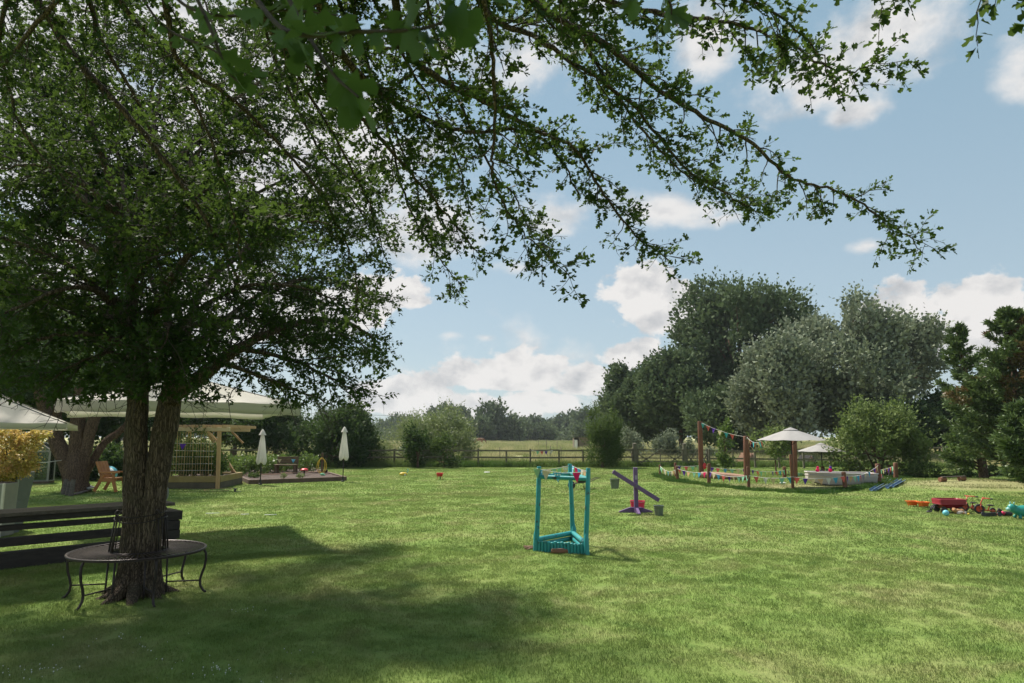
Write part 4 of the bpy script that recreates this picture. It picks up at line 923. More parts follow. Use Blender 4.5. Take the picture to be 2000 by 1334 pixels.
# low scrub at the foot of the treeline reads as one mass
lb = []
r = np.random.default_rng(9)
for k in range(90):
    px = 560 + k * 8.5; v = P(px, 850, 200 + r.uniform(-15, 40)); lb.append((np.array((v.x, v.y, 1.2)), np.array((3.2, 3, r.uniform(1.6, 3.4)))))
crown('scrub', lb, 3000, 1.5, 4, 1.1, (DIA_V, DIA_F), M['far'], None, 90, up=.6, out=.4)
# ---- cypress at the right
def conifer(px, Y, top, base, hw, seed, label, nb=90, lean=0.0, rust=False, zmin=.1):
    x = P(px, 850, Y).x; zt = P(px, top, Y).z; R = P(px + hw, 850, Y).x - x; g = H(x, Y)
    o = thing('cypress_tree', label, 'tree', (x, Y, g)); r = np.random.default_rng(seed)
    ax = np.array([(x, Y, g - .1), (x + lean * .2, Y, zt * .35), (x + lean * .6, Y, zt * .7), (x + lean, Y, zt)])
    V, F = tubes_np([(ax, np.array([.16, .12, .07, .015]))], 8); np_mesh('trunk', V, [F], M['bark2'], o, smooth=True)
    limbs, PP, DD, SS = [], [], [], []
    for k in range(nb):
        u = (k + r.uniform(0, 1)) / nb; z = zmin + (zt - zmin) * u ** .85 * .97; a = r.uniform(0, 2 * PI)
        uu = z / zt; prof = (1 - uu) ** .8 * (.55 + .45 * min(1, uu * 5)); L = R * prof * r.uniform(.35, 1.6) + .12
        p0 = np.array((x + lean * uu, Y, z)); d = np.array((math.cos(a), math.sin(a), .28 + .5 * uu)); d /= np.linalg.norm(d)
        bp, _ = grow_branch(r, p0, d, L, 6, .08, .02); limbs.append((bp, np.linspace(.03, .006, 7) * (.5 + (1 - uu))))
        n = int(20 + L * 40)
        t = r.uniform(.12, 1.0, n) ** .8; i = np.minimum((t * 6).astype(int), 5); fr = t * 6 - i; q = bp[i] + (bp[i + 1] - bp[i]) * fr[:, None]
        side = np.cross(bp[-1] - bp[0], (0, 0, 1)); side /= np.linalg.norm(side) + 1e-9; sgn = r.choice([-1, 1], n)[:, None]
        dd = (bp[-1] - bp[0]) / L * .7 + side * sgn * r.uniform(.2, .9, (n, 1)) + r.normal(0, .2, (n, 3)); dd[:, 2] += r.uniform(-.12, .22, n); dd /= np.linalg.norm(dd, axis=1, keepdims=True)
        ln = L * .30 * (1.15 - t)[:, None] + .10
        for s in range(5):
            PP.append(q + dd * ln * (s / 4.5) + r.normal(0, .018, (n, 3))); DD.append(dd + r.normal(0, .4, (n, 3))); SS.append(np.full(n, .15))
    V, F = tubes_np(limbs, 5); np_mesh('limb', V, [F], M['bark2'], o, kind='stuff', smooth=True)
    PP, DD, SS = np.concatenate(PP), np.concatenate(DD), np.concatenate(SS); k = PP[:, 2] > .04
    PP, DD, SS = PP[k], DD[k], SS[k]
    if rust:
        nz = np.array([noise.noise(Vector(p * 1.1)) for p in PP]); rk = (nz > .22) & (PP[:, 2] > zt * .45)
        leaves('russet_foliage', PP[rk], DD[rk], SS[rk], (NAR_V, DIA_F), M['rust'], o, seed + 1, .5); PP, DD, SS = PP[~rk], DD[~rk], SS[~rk]
    leaves('foliage', PP, DD, SS, (NAR_V, DIA_F), M['conifer'], o, seed, .5)
    return o
conifer(1915, 25.0, 636, 900, 66, 91, 'slender cypress with tip bent to the left', 74, lean=-.55)
conifer(1990, 22.0, 606, 930, 118, 92, 'broad cypress with russet tips at the right edge of the picture', 135, lean=.1, rust=True)
conifer(2010, 19.5, 790, 935, 72, 93, 'low dark cypress skirt hanging over the worn mound', 90, zmin=.25)
# ================================================================== black sleeper wall and tree seat
A0 = Vector((-7.9, 7.3, 0)); A1 = Vector((-4.98, 10.25, 0))
wall = thing('sleeper_barrier', 'black railway sleeper barrier with open gaps and slatted top behind the round seat', 'barrier', (A1.x, A1.y, 0))
ad = (A1 - A0).normalized(); an = Vector((-ad.y, ad.x, 0))   # an points away to the left/back
def along_wall(t, off, z): return A0 + ad * t + an * off + Vector((0, 0, z))
WL = (A1 - A0).length
for z, hh, off in ((.31, .105, .06), (.485, .065, .07), (.595, .085, .05)):
    mb = MB(); mb.bar(along_wall(0, off, z), along_wall(WL - .22, off, z), .13, hh); mb.build('rail', M['sleeper'], wall, world=True, bevel=.006)
for k, (z, hh) in enumerate(((.10, .16),)):
    mb = MB(); mb.bar(along_wall(0, -.02, z - .01), along_wall(WL - .3, -.02, z - .01), .20, hh + .05); mb.build('ground_sleeper', M['sleeper'], wall, world=True, bevel=.008)
for k in range(4):
    off = .03 + k * .165
    mb = MB(); mb.bar(along_wall(0, off, .655 - .003 * (k % 2)), along_wall(WL + .02, off, .652), .150, .045); mb.build('top_plank', M['deck'], wall, world=True, bevel=.004)
for k in range(4):
    z = .075 + k * .135; sh = (.10, .13, .12, .15)[k]
    mb = MB(); mb.bar(along_wall(WL - .22, .27, z), along_wall(WL + sh, .27, z), .56 - .02 * (k % 2), .128); mb.build('end_block', M['sleeper'], wall, world=True, bevel=.006)
mb = MB(); mb.bar(along_wall(WL - 2.6, .30, .0), along_wall(WL - 2.6, .30, .63), .2, .2); mb.build('prop', M['sleeper'], wall, world=True)

seat = thing('tree_seat', 'round brown iron bench with radial slats encircling the twin trunk', 'bench', (TA.x, TA.y, 0), math.radians(10))
SH, RO, RI = .455, .645, .27
mb = MB(); mb.torus((0, 0, SH), RO, .011, 72, 8); mb.lathe([(RO - .012, SH + .004), (RO + .004, SH + .004), (RO + .004, SH - .018), (RO - .012, SH - .018), (RO - .012, SH + .004)], 72, caps=False); mb.build('outer_ring', M['iron'], seat, smooth='auto')
mb = MB(); mb.torus((0, 0, SH), RI, .010, 48, 6); mb.build('inner_ring', M['iron'], seat, smooth=True)
mb = MB(); mb.torus((0, 0, SH - .014), .46, .007, 60, 6); mb.build('middle_ring', M['iron'], seat, smooth=True)
mb = MB(); mb.box(((RO + RI) / 2, 0, SH), (RO - RI - .01, .014, .005)); sl0 = mb.build('slat', M['iron'], seat)
NS = 64
for k in range(1, NS): dup(sl0, seat, rot=(0, 0, 2 * PI * k / NS))
mb = MB(); mb.tube([(.638, 0, SH - .01), (.662, 0, .40), (.667, 0, .34), (.655, 0, .26), (.632, 0, .19), (.618, 0, .13), (.624, 0, .07), (.655, 0, .02), (.685, 0, .0)], [.013] * 7 + [.012, .014], 8); leg0 = mb.build('leg', M['iron_dark'], seat, smooth=True)
mb = MB(); mb.tube([(.28, 0, SH - .01), (.29, 0, .1), (.295, 0, 0)], .010, 8); ileg0 = mb.build('inner_leg', M['iron_dark'], seat, smooth=True)
mb = MB(); mb.tube([(.622, 0, .125), (.292, 0, .125)], .008, 6); st0 = mb.build('stretcher', M['iron_dark'], seat, smooth=True)
for k in range(6):
    a = math.radians(2 + 60 * k)
    for o_ in (leg0, ileg0, st0):
        if k == 0: o_.rotation_euler = (0, 0, a)
        else: dup(o_, seat, rot=(0, 0, a))
for side in (1, -1):
    mb = MB()
    for k in range(7):
        a = (0 if side == 1 else PI) + math.radians(-36 + 12 * k) + .1; c_, s_ = math.cos(a), math.sin(a)
        mb.tube([(.275 * c_, .275 * s_, SH), (.26 * c_, .26 * s_, .62), (.235 * c_, .235 * s_, .80 + .02 * math.cos((k - 3) * .6))], .0058, 5)
    a0 = (0 if side == 1 else PI) + math.radians(-42) + .1
    bk = mb.build('backrest', M['iron_dark'], seat, smooth=True)
    for kk, aa in enumerate((a0, a0 + math.radians(84))):
        c_, s_ = math.cos(aa), math.sin(aa); pts = []
        for q in range(15):
            t = q / 14 * 1.7 * PI; rr = .034 * (1 - .35 * q / 14); pts.append(((.245 + rr * math.sin(t) * .9) * c_, (.245 + rr * math.sin(t) * .9) * s_, .83 + rr * (1 - math.cos(t)) * .9 - .0))
        m2 = MB(); m2.tube([(.272 * c_, .272 * s_, SH), (.262 * c_, .262 * s_, .66)] + pts, .0085, 6); m2.build('scroll', M['iron'], bk, smooth=True)
for z, R in ((.832, .243), (.775, .248)):
    mb = MB(); pts = [(R * math.cos(a), R * math.sin(a), z + .018 * math.cos(2 * a)) for a in np.linspace(0, 2 * PI, 49)]; mb.tube(pts, .0055, 5, caps=False); mb.build('back_hoop', M['iron_dark'], seat, smooth=True)

# ================================================================== turquoise frame
fa, fb, fc = G(1047, 1076), G(1119, 1061), G(1143, 1083)
fr = thing('water_wall_stand', 'turquoise painted three legged wooden play stand on the lawn', 'play stand', tuple(fa))
tops = [fa + Vector((.045, .03, 1.235)), fb + Vector((-.045, -.02, 1.27)), fc + Vector((.045, -.03, 1.235))]
def ctop(p, px, py): return P(px, py, p.y)
tops = [ctop(fa, 1053, 911), ctop(fb, 1113, 906), ctop(fc, 1149, 914)]
ft = [fa, fb, fc]
for a, b in zip(ft, tops):
    mb = MB(); m_ = a.lerp(b, .5) + Vector((.006, .004, 0)); mb.tube([a - Vector((0, 0, .02)), m_, b - (b - a).normalized() * .006, b], [.036, .034, .032, .028], 14); mb.build('post', M['teal'], fr, world=True, smooth='auto')
def lerp(a, b, t): return Vector(a).lerp(Vector(b), t)
for i, j in ((0, 1), (1, 2), (0, 2)):
    mb = MB(); mb.tube([lerp(ft[i], tops[i], .875), lerp(ft[j], tops[j], .872)], .030, 12); mb.build('top_rail', M['teal'], fr, world=True, smooth='auto')
for i, j in ((0, 1), (1, 2)):
    for z in (.075, .155):
        mb = MB(); mb.tube([ft[i] + Vector((0, 0, z)), ft[j] + Vector((0, 0, z))], .036, 12); mb.build('base_rail', M['teal'], fr, world=True, smooth='auto')
e = (fc - fa); nlog = 15
for k in range(1, nlog):
    p = fa + e * (k / nlog) + Vector((.0, -.02, 0)); mb = MB(); hh = .148 + .010 * random.uniform(-1, 1)
    mb.lathe([(.024, -.01), (.024, hh - .006), (.018, hh)], 10, c=p); mb.build('edging_log', M['teal'], fr, world=True, smooth='auto')
for a, b in zip(ft, ((.0, .05, 0), (.03, -.05, 0), (.03, -.03, 0))):
    mb = MB(); q = a + Vector(b) * .5; mb.tube([q + Vector((.0, -.02, 0)), q + Vector((.0, -.018, .22)), q + Vector((0, .005, .31))], [.042, .036, .012], 10); mb.build('foot_block', M['teal'], fr, world=True, smooth='auto')
for px, py, L, s, lab, rz in ((1100, 1081, .34, 1, 'split log lying against the turquoise stand', .12), (1033, 1073, .11, .6, 'small pile of sticks left of the turquoise stand', .3)):
    g_ = G(px, py); t_ = thing('split_log' if L > .2 else 'stick_pile', lab, 'log' if L > .2 else 'sticks', tuple(g_), rz); rr = random.Random(int(px))
    if L > .2:
        mb = MB(); pts = [(-L / 2 + L * k / 6, rr.uniform(-.008, .008), .030 + rr.uniform(-.004, .004)) for k in range(7)]; mb.tube(pts, [.026, .032, .033, .031, .034, .030, .024], 10); mb.build('bark', M['redend'], t_, smooth='auto')
        mb = MB(); mb.bar((-L / 2 + .01, -.012, .064), (L / 2 - .03, .006, .060), .02, .012); mb.build('splinter', M['log'], t_)
    else:
        for k in range(6):
            mb = MB(); a = rr.uniform(-.6, .6); mb.tube([(-.07 * math.cos(a), -.07 * math.sin(a) + k * .012 - .03, .01 + .006 * k), (.07 * math.cos(a), .07 * math.sin(a) + k * .012 - .03, .014 + .006 * k)], .008, 6); mb.build('stick', M['log'], t_)

# ================================================================== bunting
def pennant_mesh(w_, h_, col, seed=0):
    mb = MB(); n = 4; vs = []
    r_ = random.Random(seed)
    for s in (-.0012, .0012):
        for i in range(n + 1):
            t = i / n; hw = w_ / 2 * (1 - t) + .001; b = .05 * w_ * math.sin(t * 2.5 + seed)
            vs += [(-hw, s + b * .6, -h_ * t), (0, s + b, -h_ * t), (hw, s + b * .6, -h_ * t)]
    K = 3 * (n + 1); fs = []
    for i in range(n):
        for j in (0, 1):
            a = i * 3 + j; fs += [(a, a + 1, a + 4, a + 3), (K + a + 3, K + a + 4, K + a + 1, K + a)]
        fs += [(i * 3, (i + 1) * 3, K + (i + 1) * 3, K + i * 3), (K + i * 3 + 2, K + (i + 1) * 3 + 2, (i + 1) * 3 + 2, i * 3 + 2)]
    mb.add(vs, fs); o = mb.build('pennant', PEN[col], None); COL.objects.unlink(o); return o
PEN_CACHE = {}
def bunting(label, nodes, sag, gap, w_, h_, cols, start=.5, skip=(), cord_r=.006, group=None, seed=0, jit=.25):
    rr = random.Random(seed); nodes = [Vector(n) for n in nodes]
    t_ = thing('bunting', label, 'bunting', tuple(nodes[0]), group=group); pts = []
    for i in range(len(nodes) - 1):
        a, b = nodes[i], nodes[i + 1]; m = 10; L = (b - a).length
        for k in range(m): u = k / m; pts.append(a.lerp(b, u) - Vector((0, 0, sag * L * 4 * u * (1 - u))))
    pts.append(nodes[-1]); mb = MB(); mb.tube(pts, cord_r, 5); mb.build('cord', M['cord'], t_, world=True, smooth=True)
    cum = [0.]
    for i in range(len(pts) - 1): cum.append(cum[-1] + (pts[i + 1] - pts[i]).length)
    d = gap * start; k = 0
    while d < cum[-1]:
        i = 0
        while cum[i + 1] < d: i += 1
        p = pts[i].lerp(pts[i + 1], (d - cum[i]) / (cum[i + 1] - cum[i])); q = pts[i + 1] - pts[i]; c = cols[k % len(cols)]
        if c and k not in skip:
            key = (round(w_, 3), round(h_, 3), c)
            if key not in PEN_CACHE: PEN_CACHE[key] = pennant_mesh(w_, h_, c, len(PEN_CACHE))
            o = dup(PEN_CACHE[key], t_, loc=Mloc(t_, p), rot=(rr.uniform(-.25, .25), rr.uniform(-.12, .12), math.atan2(q.y, q.x) + rr.uniform(-jit, jit)))
        d += gap * rr.uniform(.85, 1.15); k += 1
    return t_
def Mloc(t_, p): return tuple(Vector(p) - Vector(t_.location))
bunting('bunting looped over the three turquoise posts with a large pink pennant', [tops[0] + Vector((-.035, -.02, -.03)), lerp(tops[0], tops[2], .5) + Vector((0, -.04, -.08)), tops[2] + Vector((.03, -.04, -.04)), tops[1] + Vector((.02, .03, -.02)), tops[0] + Vector((0, .03, -.05))], .02, .158, .118, .145,
        ['green', 'cream', 'dotblue', None, 'pink', None, 'mint', 'sand', 'ivory', 'blue', 'pink', 'dotblue', 'violet', 'dotsand', 'green'], start=.02, cord_r=.0035, seed=4)

# ================================================================== purple balance, buckets
pb = G(1243, 1002); bal = thing('balance_scale', 'purple wooden balance scale with a tilted beam and cross foot', 'scale', tuple(pb))
up_ = P(1243, 913, pb.y)
mb = MB(); mb.bar(pb, (pb.x, pb.y, up_.z), .085, .085); mb.build('post', M['purple'], bal, world=True, bevel=.006)
a_, b_ = P(1197, 921, pb.y - .10), P(1287, 977, pb.y - .10)
mb = MB(); mb.bar(a_, b_, .055, .085); mb.build('beam', M['purple'], bal, world=True, bevel=.005)
ctr = a_.lerp(b_, .5)
mb = MB(); mb.tube([(pb.x, pb.y - .14, ctr.z), (pb.x, pb.y - .02, ctr.z)], .017, 10); mb.build('pivot_bolt', M['zinc'], bal, world=True)
poly = [(-.36, 0), (.36, 0), (.36, .035), (.12, .12), (-.12, .12), (-.36, .035)]
mb = MB(); mb.prism(poly, (pb.x, pb.y + .075, 0), (1, 0, 0), (0, 0, 1), (0, -1, 0), .055); mb.build('foot', M['purple'], bal, world=True, bevel=.004)
mb = MB(); mb.prism(poly, (pb.x, pb.y, 0), (0, 1, 0), (0, 0, 1), (1, 0, 0), .055); mb.build('foot', M['purple'], bal, world=True, bevel=.004)
mb = MB(); mb.box((pb.x, pb.y - .0455, up_.z - .21), (.05, .004, .09)); mb.build('label_plate', M['purple_pale'], bal, world=True)
def bucket(name, label, loc, rt, rb, h, m, mh, hang=None, rz=0, group=None, tilt=0):
    t_ = thing(name, label, 'bucket', tuple(loc), rz, group); mb = MB()
    mb.lathe([(.0, .006), (rb - .004, .006), (rb, 0), (rb * .5 + rt * .5, h * .5), (rt, h * .97), (rt + .006, h), (rt - .002, h + .003), (rt - .006, h * .96), (rb - .006, .012), (0, .010)], 24, caps=False); b = mb.build('body', m, t_, smooth='auto')
    for z in (.62, .80):
        r_ = rb + (rt - rb) * z; mb = MB(); mb.torus((0, 0, h * z), r_ + .001, .003, 24, 5); mb.build('rib', m, b, smooth=True)
    mb = MB()
    if hang is not None:
        mb.tube([(-rt, 0, h * .93), (-rt * .55, 0, h + rt * .55), (0, 0, h + rt * .95), (rt * .55, 0, h + rt * .55), (rt, 0, h * .93)], .003, 5); mb.build('handle', mh, t_, smooth=True)
        mb = MB(); mb.tube([(0, 0, h + rt * .95), tuple(Vector(hang) - Vector(loc))], .004, 5); mb.build('hook', mh, t_)
    else:
        mb.tube([(-rt, 0, h * .93), (-rt * .7, -rt * .75, h * .9), (0, -rt * 1.05, h * .86), (rt * .7, -rt * .75, h * .9), (rt, 0, h * .93)], .003, 5); mb.build('handle', mh, t_, smooth=True)
    return t_
hb = P(1201, 954, pb.y - .1); bucket('bucket', 'grey metal bucket hanging from the raised end of the purple beam', hb, .103, .078, .20, M['zinc'], M['zinc'], hang=a_.lerp(b_, .06) - Vector((0, 0, .02)))
gb = G(1287, 1007); bucket('bucket', 'grey metal bucket on the grass under the lowered end of the purple beam', gb, .103, .078, .205, M['zinc'], M['zinc'], hang=None)
g3_ = G(1250, 995); bucket('bucket', 'bright pink plastic bucket standing behind the purple post', g3_, .115, .09, .19, M['pink'], M['white'])
g4_ = G(1240, 993); bucket('bucket', 'smaller pink plastic bucket half hidden behind the purple post', g4_, .105, .082, .18, M['pink'], M['white'])

# ================================================================== black wheelbarrow, toys on the middle lawn
def wheelbarrow(name, label, loc, s, rz, mt, mw, mh, cat='wheelbarrow'):
    t_ = thing(name, label, cat, tuple(loc), rz)
    S = lambda *p: tuple(q * s for q in p)
    mb = MB(); z0, z1 = .30, .52
    lo = [(-.20, -.17), (.22, -.17), (.22, .17), (-.20, .17)]; hi = [(-.36, -.28), (.36, -.27), (.36, .27), (-.36, .28)]
    vs = [S(x, y, z0) for x, y in lo] + [S(x, y, z1 + (.03 if x < 0 else 0)) for x, y in hi] + [S(x * .96, y * .95, z1 + (.03 if x < 0 else 0)) for x, y in hi] + [S(x * .95, y * .95, z0 + .02) for x, y in lo]
    mb.add(vs, [(3, 2, 1, 0)] + [(i, (i + 1) % 4, 4 + (i + 1) % 4, 4 + i) for i in range(4)] + [(4 + i, 4 + (i + 1) % 4, 8 + (i + 1) % 4, 8 + i) for i in range(4)] + [(8 + i, 8 + (i + 1) % 4, 12 + (i + 1) % 4, 12 + i) for i in range(4)] + [(12, 13, 14, 15)])
    mb.build('tray', mt, t_, bevel=.008 * s, seg=2)
    MX = Matrix.Rotation(PI / 2, 3, 'X')
    mb = MB(); mb.torus(S(-.52, 0, .18), .145 * s, .036 * s, 24, 8, MX); w_ = mb.build('wheel', M['black'], t_, smooth=True)
    mb = MB(); mb.lathe([(.11 * s, -.012 * s), (.115 * s, 0), (.11 * s, .012 * s)], 20, c=S(-.52, 0, .18), M=MX); mb.build('rim', mh, w_)
    for y in (-.2, .2):
        mb = MB(); mb.tube([S(-.64, y * .35, .19), S(-.3, y * .8, .27), S(.3, y * 1.1, .34), S(.62, y * 1.35, .50), S(.80, y * 1.4, .53)], .016 * s, 8); mb.build('handle', mh, t_, smooth=True)
        mb = MB(); mb.tube([S(.02, y, .30), S(.08, y * 1.05, .02), S(.30, y * 1.05, .02), S(.26, y, .32)], .013 * s, 6); mb.build('leg', mh, t_, smooth=True)
    return t_
wheelbarrow('wheelbarrow', 'black wheelbarrow standing behind the turquoise stand', G(1138, 955), .66, .05, M['black'], M['black'], M['iron_dark'])
wheelbarrow('toy_wheelbarrow', 'small red toy wheelbarrow facing the camera on the far lawn', G(859, 937), .46, -PI / 2 + .05, M['redp'], M['black'], M['redmetal'], 'toy')
ty = thing('toy_mower', 'yellow plastic toy with a thin blue handle on the far lawn', 'toy', tuple(G(788, 929)), .3)
mb = MB(); mb.ball((0, 0, .07), (.17, .09, .065), 14, 8); mb.build('body', M['yellow'], ty, smooth=True)
mb = MB(); mb.tube([(.1, 0, .08), (.2, 0, .20), (.16, 0, .27)], .012, 6); mb.build('handle', M['ball'], ty, smooth=True)
for y in (-.08, .08):
    mb = MB(); mb.lathe([(.04, -.01), (.04, .01)], 12, c=(.05, y, .04), M=Matrix.Rotation(PI / 2, 3, 'X')); mb.build('wheel', M['white'], ty)
for px, py, lab in ((951, 923, 'flat white disc lying on the lawn in line with the brown pony'),):
    g_ = G(px, py); mb = MB(); mb.lathe([(.0, .0), (.12, .0), (.135, .02), (.12, .03), (.0, .022)], 18, caps=False); o = mb.build('toy_disc', M['white'], smooth='auto'); o.location = g_; tag(o, lab, 'toy')
for i, (px, py, lab, hh) in enumerate(((466, 944, 'small black garden lamp by the corner of the vegetable bed', .09), (459, 961, 'small black garden lamp lying on the grass nearer the camera', .07), (443, 950, 'pale stone lying on the grass beside the garden lamps', .0))):
    g_ = G(px, py)
    if hh:
        t_ = thing('garden_lamp', lab, 'lamp', tuple(g_), .4 * i, 'garden lamps on the grass'); mb = MB(); mb.lathe([(.03, 0), (.035, .01), (.03, .07), (.055, .08), (.05, .1), (.01, .105)], 14); mb.build('head', M['black'], t_, smooth='auto'); mb = MB(); mb.tube([(0.03, 0, .02), (.16, .05, .012)], .006, 5); mb.build('spike', M['grey'], t_)
    else:
        mb = MB(); mb.ball((0, 0, .02), (.07, .05, .03), 9, 6); o = mb.build('stone', M['stone'], smooth=True); o.location = g_; tag(o, lab, 'stone')
# white streaks of line lying on the near-left lawn
for px, py, L, lab in ((415, 1005, .28, 'thin white peg lying on the grass, leftmost of three'), (478, 1007, .16, 'thin white peg lying on the grass, middle of three'), (528, 1008, .24, 'thin white peg lying on the grass, rightmost of three')):
    mb = MB(); mb.tube([(-L / 2, 0, .025), (L / 2, .01, .03)], .008, 6); o = mb.build('ground_peg', M['white'], smooth=True); o.location = G(px, py); tag(o, lab, 'peg')
t_ = thing('hose_loop', 'thin yellow hose loop lying on the grass by the raised bed', 'hose', tuple(G(430, 957))); mb = MB(); mb.tube([(.5 * math.cos(a) * (.5 + .1 * a), .9 * math.sin(a) * .6, .012) for a in np.linspace(.3, 5.6, 24)], .011, 6); mb.build('hose', M['cane'], t_, smooth=True)

# ================================================================== timber fence beyond the lawn
def gfence(label, posts, rails, ph=.93, pr=.05, name='timber_fence', railw=(.035, .085), m=None, group='post and rail fences', extra=None):
    m = m or M['fence']; posts = [Vector(p) for p in posts]; t_ = thing(name, label, 'fence', tuple(posts[0]), group=group); rr = random.Random(len(posts))
    for p in posts:
        mb = MB(); h_ = ph + rr.uniform(-.03, .05); mb.box(p + Vector((0, 0, h_ / 2 - .1)), (pr * 1.8, pr * 1.8, h_ + .2), rz=rr.uniform(-.1, .1)); mb.build('post', m, t_, world=True, bevel=.008)
    for z in rails:
        for i in range(len(posts) - 1):
            a, b = posts[i], posts[i + 1]; off = Vector((0, -.075, 0)); s1, s2 = rr.uniform(-.015, .015), rr.uniform(-.015, .015)
            mb = MB(); mb.bar(a + off + Vector((0, 0, z + s1)), b + off + Vector((0, 0, z + s2)), railw[0], railw[1]); mb.build('rail', m, t_, world=True)
    return t_
FG = lambda px, Y=FY: Vector((P(px, 905, Y).x, Y, H(P(px, 905, Y).x, Y)))
gfence('timber fence running behind the bushes from the left to the field gate', [FG(px) for px in (395, 450, 505, 575, 640, 705, 770, 825, 880, 934, 989, 1036, 1092, 1139, 1190, 1236)], (.50, .86))
gfence('timber fence from the second gate behind the boat enclosure', [FG(px, y) for px, y in ((1386, 36.4), (1432, 36.1), (1475, 35.7), (1522, 35.2), (1570, 34.8), (1622, 34.2), (1672, 33.6))], (.45, .84))
gfence('timber fence in deep shade behind the apple tree and shrub', [FG(px, y) for px, y in ((1760, 40.5), (1806, 40.2), (1843, 39.8), (1885, 39.2), (1922, 36.5), (1960, 35))], (.55, .95), ph=1.1)
gfence('pale rail fence glimpsed left of the twin trunk', [FG(px, y) for px, y in ((175, 33), (212, 33.2), (250, 33.4), (300, 33.8), (345, 34.4), (395, 36.4))], (.45, .8, 1.1), ph=1.2)
# thick hanging post, two gate leaves
def gate(label, a, b, h_=.90):
    a, b = Vector(a), Vector(b); t_ = thing('field_gate', label, 'gate', tuple(a), group='wooden field gates'); up = Vector((0, 0, 1))
    for z in (.10, .27, .45, .66, .88):
        mb = MB(); mb.bar(a + up * z, b + up * z, .03, .055); mb.build('bar', M['fence'], t_, world=True)
    for q in (0, .5, 1):
        mb = MB(); c = a.lerp(b, q) + Vector((0, -.032 if q == .5 else 0, 0)); mb.bar(c + up * .06, c + up * .93, .075 if q != .5 else .03, .075 if q != .5 else .06); mb.build('stile', M['fence'], t_, world=True)
    f_ = Vector((0, -.036, 0))
    for (q0, z0, q1, z1) in ((0, .10, .5, .88), (.5, .88, 1, .10), (0, .66, .38, .10), (.62, .10, 1, .66)):
        mb = MB(); mb.bar(a.lerp(b, q0) + f_ + up * z0, a.lerp(b, q1) + f_ + up * z1, .02, .055); mb.build('brace', M['fence'], t_, world=True)
for px, w_, lab in ((1240.5, .20, 'thick square gate post at the left of the wide gate'), (1338, .17, 'thick square gate post between the two gates')):
    p = FG(px); t_ = thing('gate_post', lab, 'post', tuple(p)); mb = MB(); mb.box((0, 0, .55), (w_, w_, 1.3)); mb.build('shaft', M['fence'], t_, bevel=.012); mb = MB(); mb.add([(-w_ / 2, -w_ / 2, 1.203), (w_ / 2, -w_ / 2, 1.203), (w_ / 2, w_ / 2, 1.203), (-w_ / 2, w_ / 2, 1.203), (0, 0, 1.25)], [(3, 2, 1, 0), (0, 1, 4), (1, 2, 4), (2, 3, 4), (3, 0, 4)]); mb.build('cap', M['fence'], t_)
gate('wide five bar gate with crossed braces, left of the tall bunting post', FG(1246), FG(1334))
gate('short five bar gate partly hidden by the tall bunting post', FG(1342), FG(1382))
bunting('faded bunting of five pennants tied to the fence rail', [FG(1038) + Vector((0, -.12, .86)), FG(1080) + Vector((0, -.12, .86))], .03, .24, .17, .20, ['cream', 'mint', 'coral', 'violet', 'ivory'], cord_r=.008, seed=2)
# thin stakes in the meadow
for i, (px, Y, h_) in enumerate(((976, 42, 1.0), (1074, 41, 1.1), (1096, 41.5, 1.05), (1067, 60, 1.3), (1088, 60, 1.3), (1212, 42, 1.05), (1256, 48, 1.2), (1052, 90, 1.2))):
    t_ = None; mb = MB(); mb.tube([(0, 0, -.1), (random.uniform(-.03, .03), 0, h_)], .022, 6); o = mb.build('stake', M['fence'], smooth=True); o.location = (P(px, 850, Y).x, Y, -.06)
    tag(o, ('thin stake above the fence near the left edge of the long fence panel', 'thin stake just left of the faded fence bunting', 'thin stake just right of the faded fence bunting', 'thin stake farther out, left of a close pair', 'thin stake farther out, right of a close pair', 'thin stake right beside the cone bush', 'thin stake behind the wide gate', 'most distant thin stake in the open meadow')[i], 'stake', 'stakes in the meadow')
# sheds and arks
def shed(label, px, Y, w_, d_, h_, door, rz=0., m=None):
    t_ = thing('field_shed', label, 'shed', (P(px, 850, Y).x, Y, -.06), rz); n = int(h_ / .16)
    for k in range(n):
        z = h_ * (k + .5) / n
        for (c, s_) in (((w_ * .15, -d_ / 2, z), (w_ * .7, .03, h_ / n * .94)), ((w_ / 2, 0, z), (.03, d_, h_ / n * .94)), ((-w_ / 2, 0, z), (.03, d_, h_ / n * .94)), ((0, d_ / 2, z), (w_, .03, h_ / n * .94))):
            mb = MB(); mb.box(c, s_); mb.build('board', m or M['shed'], t_)
    mb = MB(); mb.box((0, 0, 0), (w_ * 1.15, d_ * 1.15, .06), M=Matrix.Rotation(.10, 3, 'Y')); o = mb.build('roof', M['roof'], t_); o.location = (0, 0, h_ + .06)
    mb = MB(); mb.box((-w_ * .38, -d_ / 2 + .02, h_ * .42), (w_ * .2, .04, h_ * .8)); mb.build('door', door, t_, bevel=.01); return t_
shed('small open fronted board shed in the meadow left of the cone bush', 1135, 80, 1.8, 1.6, 1.45, M['white'])
shed('low long shed with a red door in the meadow at left', 452, 120, 2.6, 2.0, 1.1, M['shed_red'], m=M['pine_dark'])
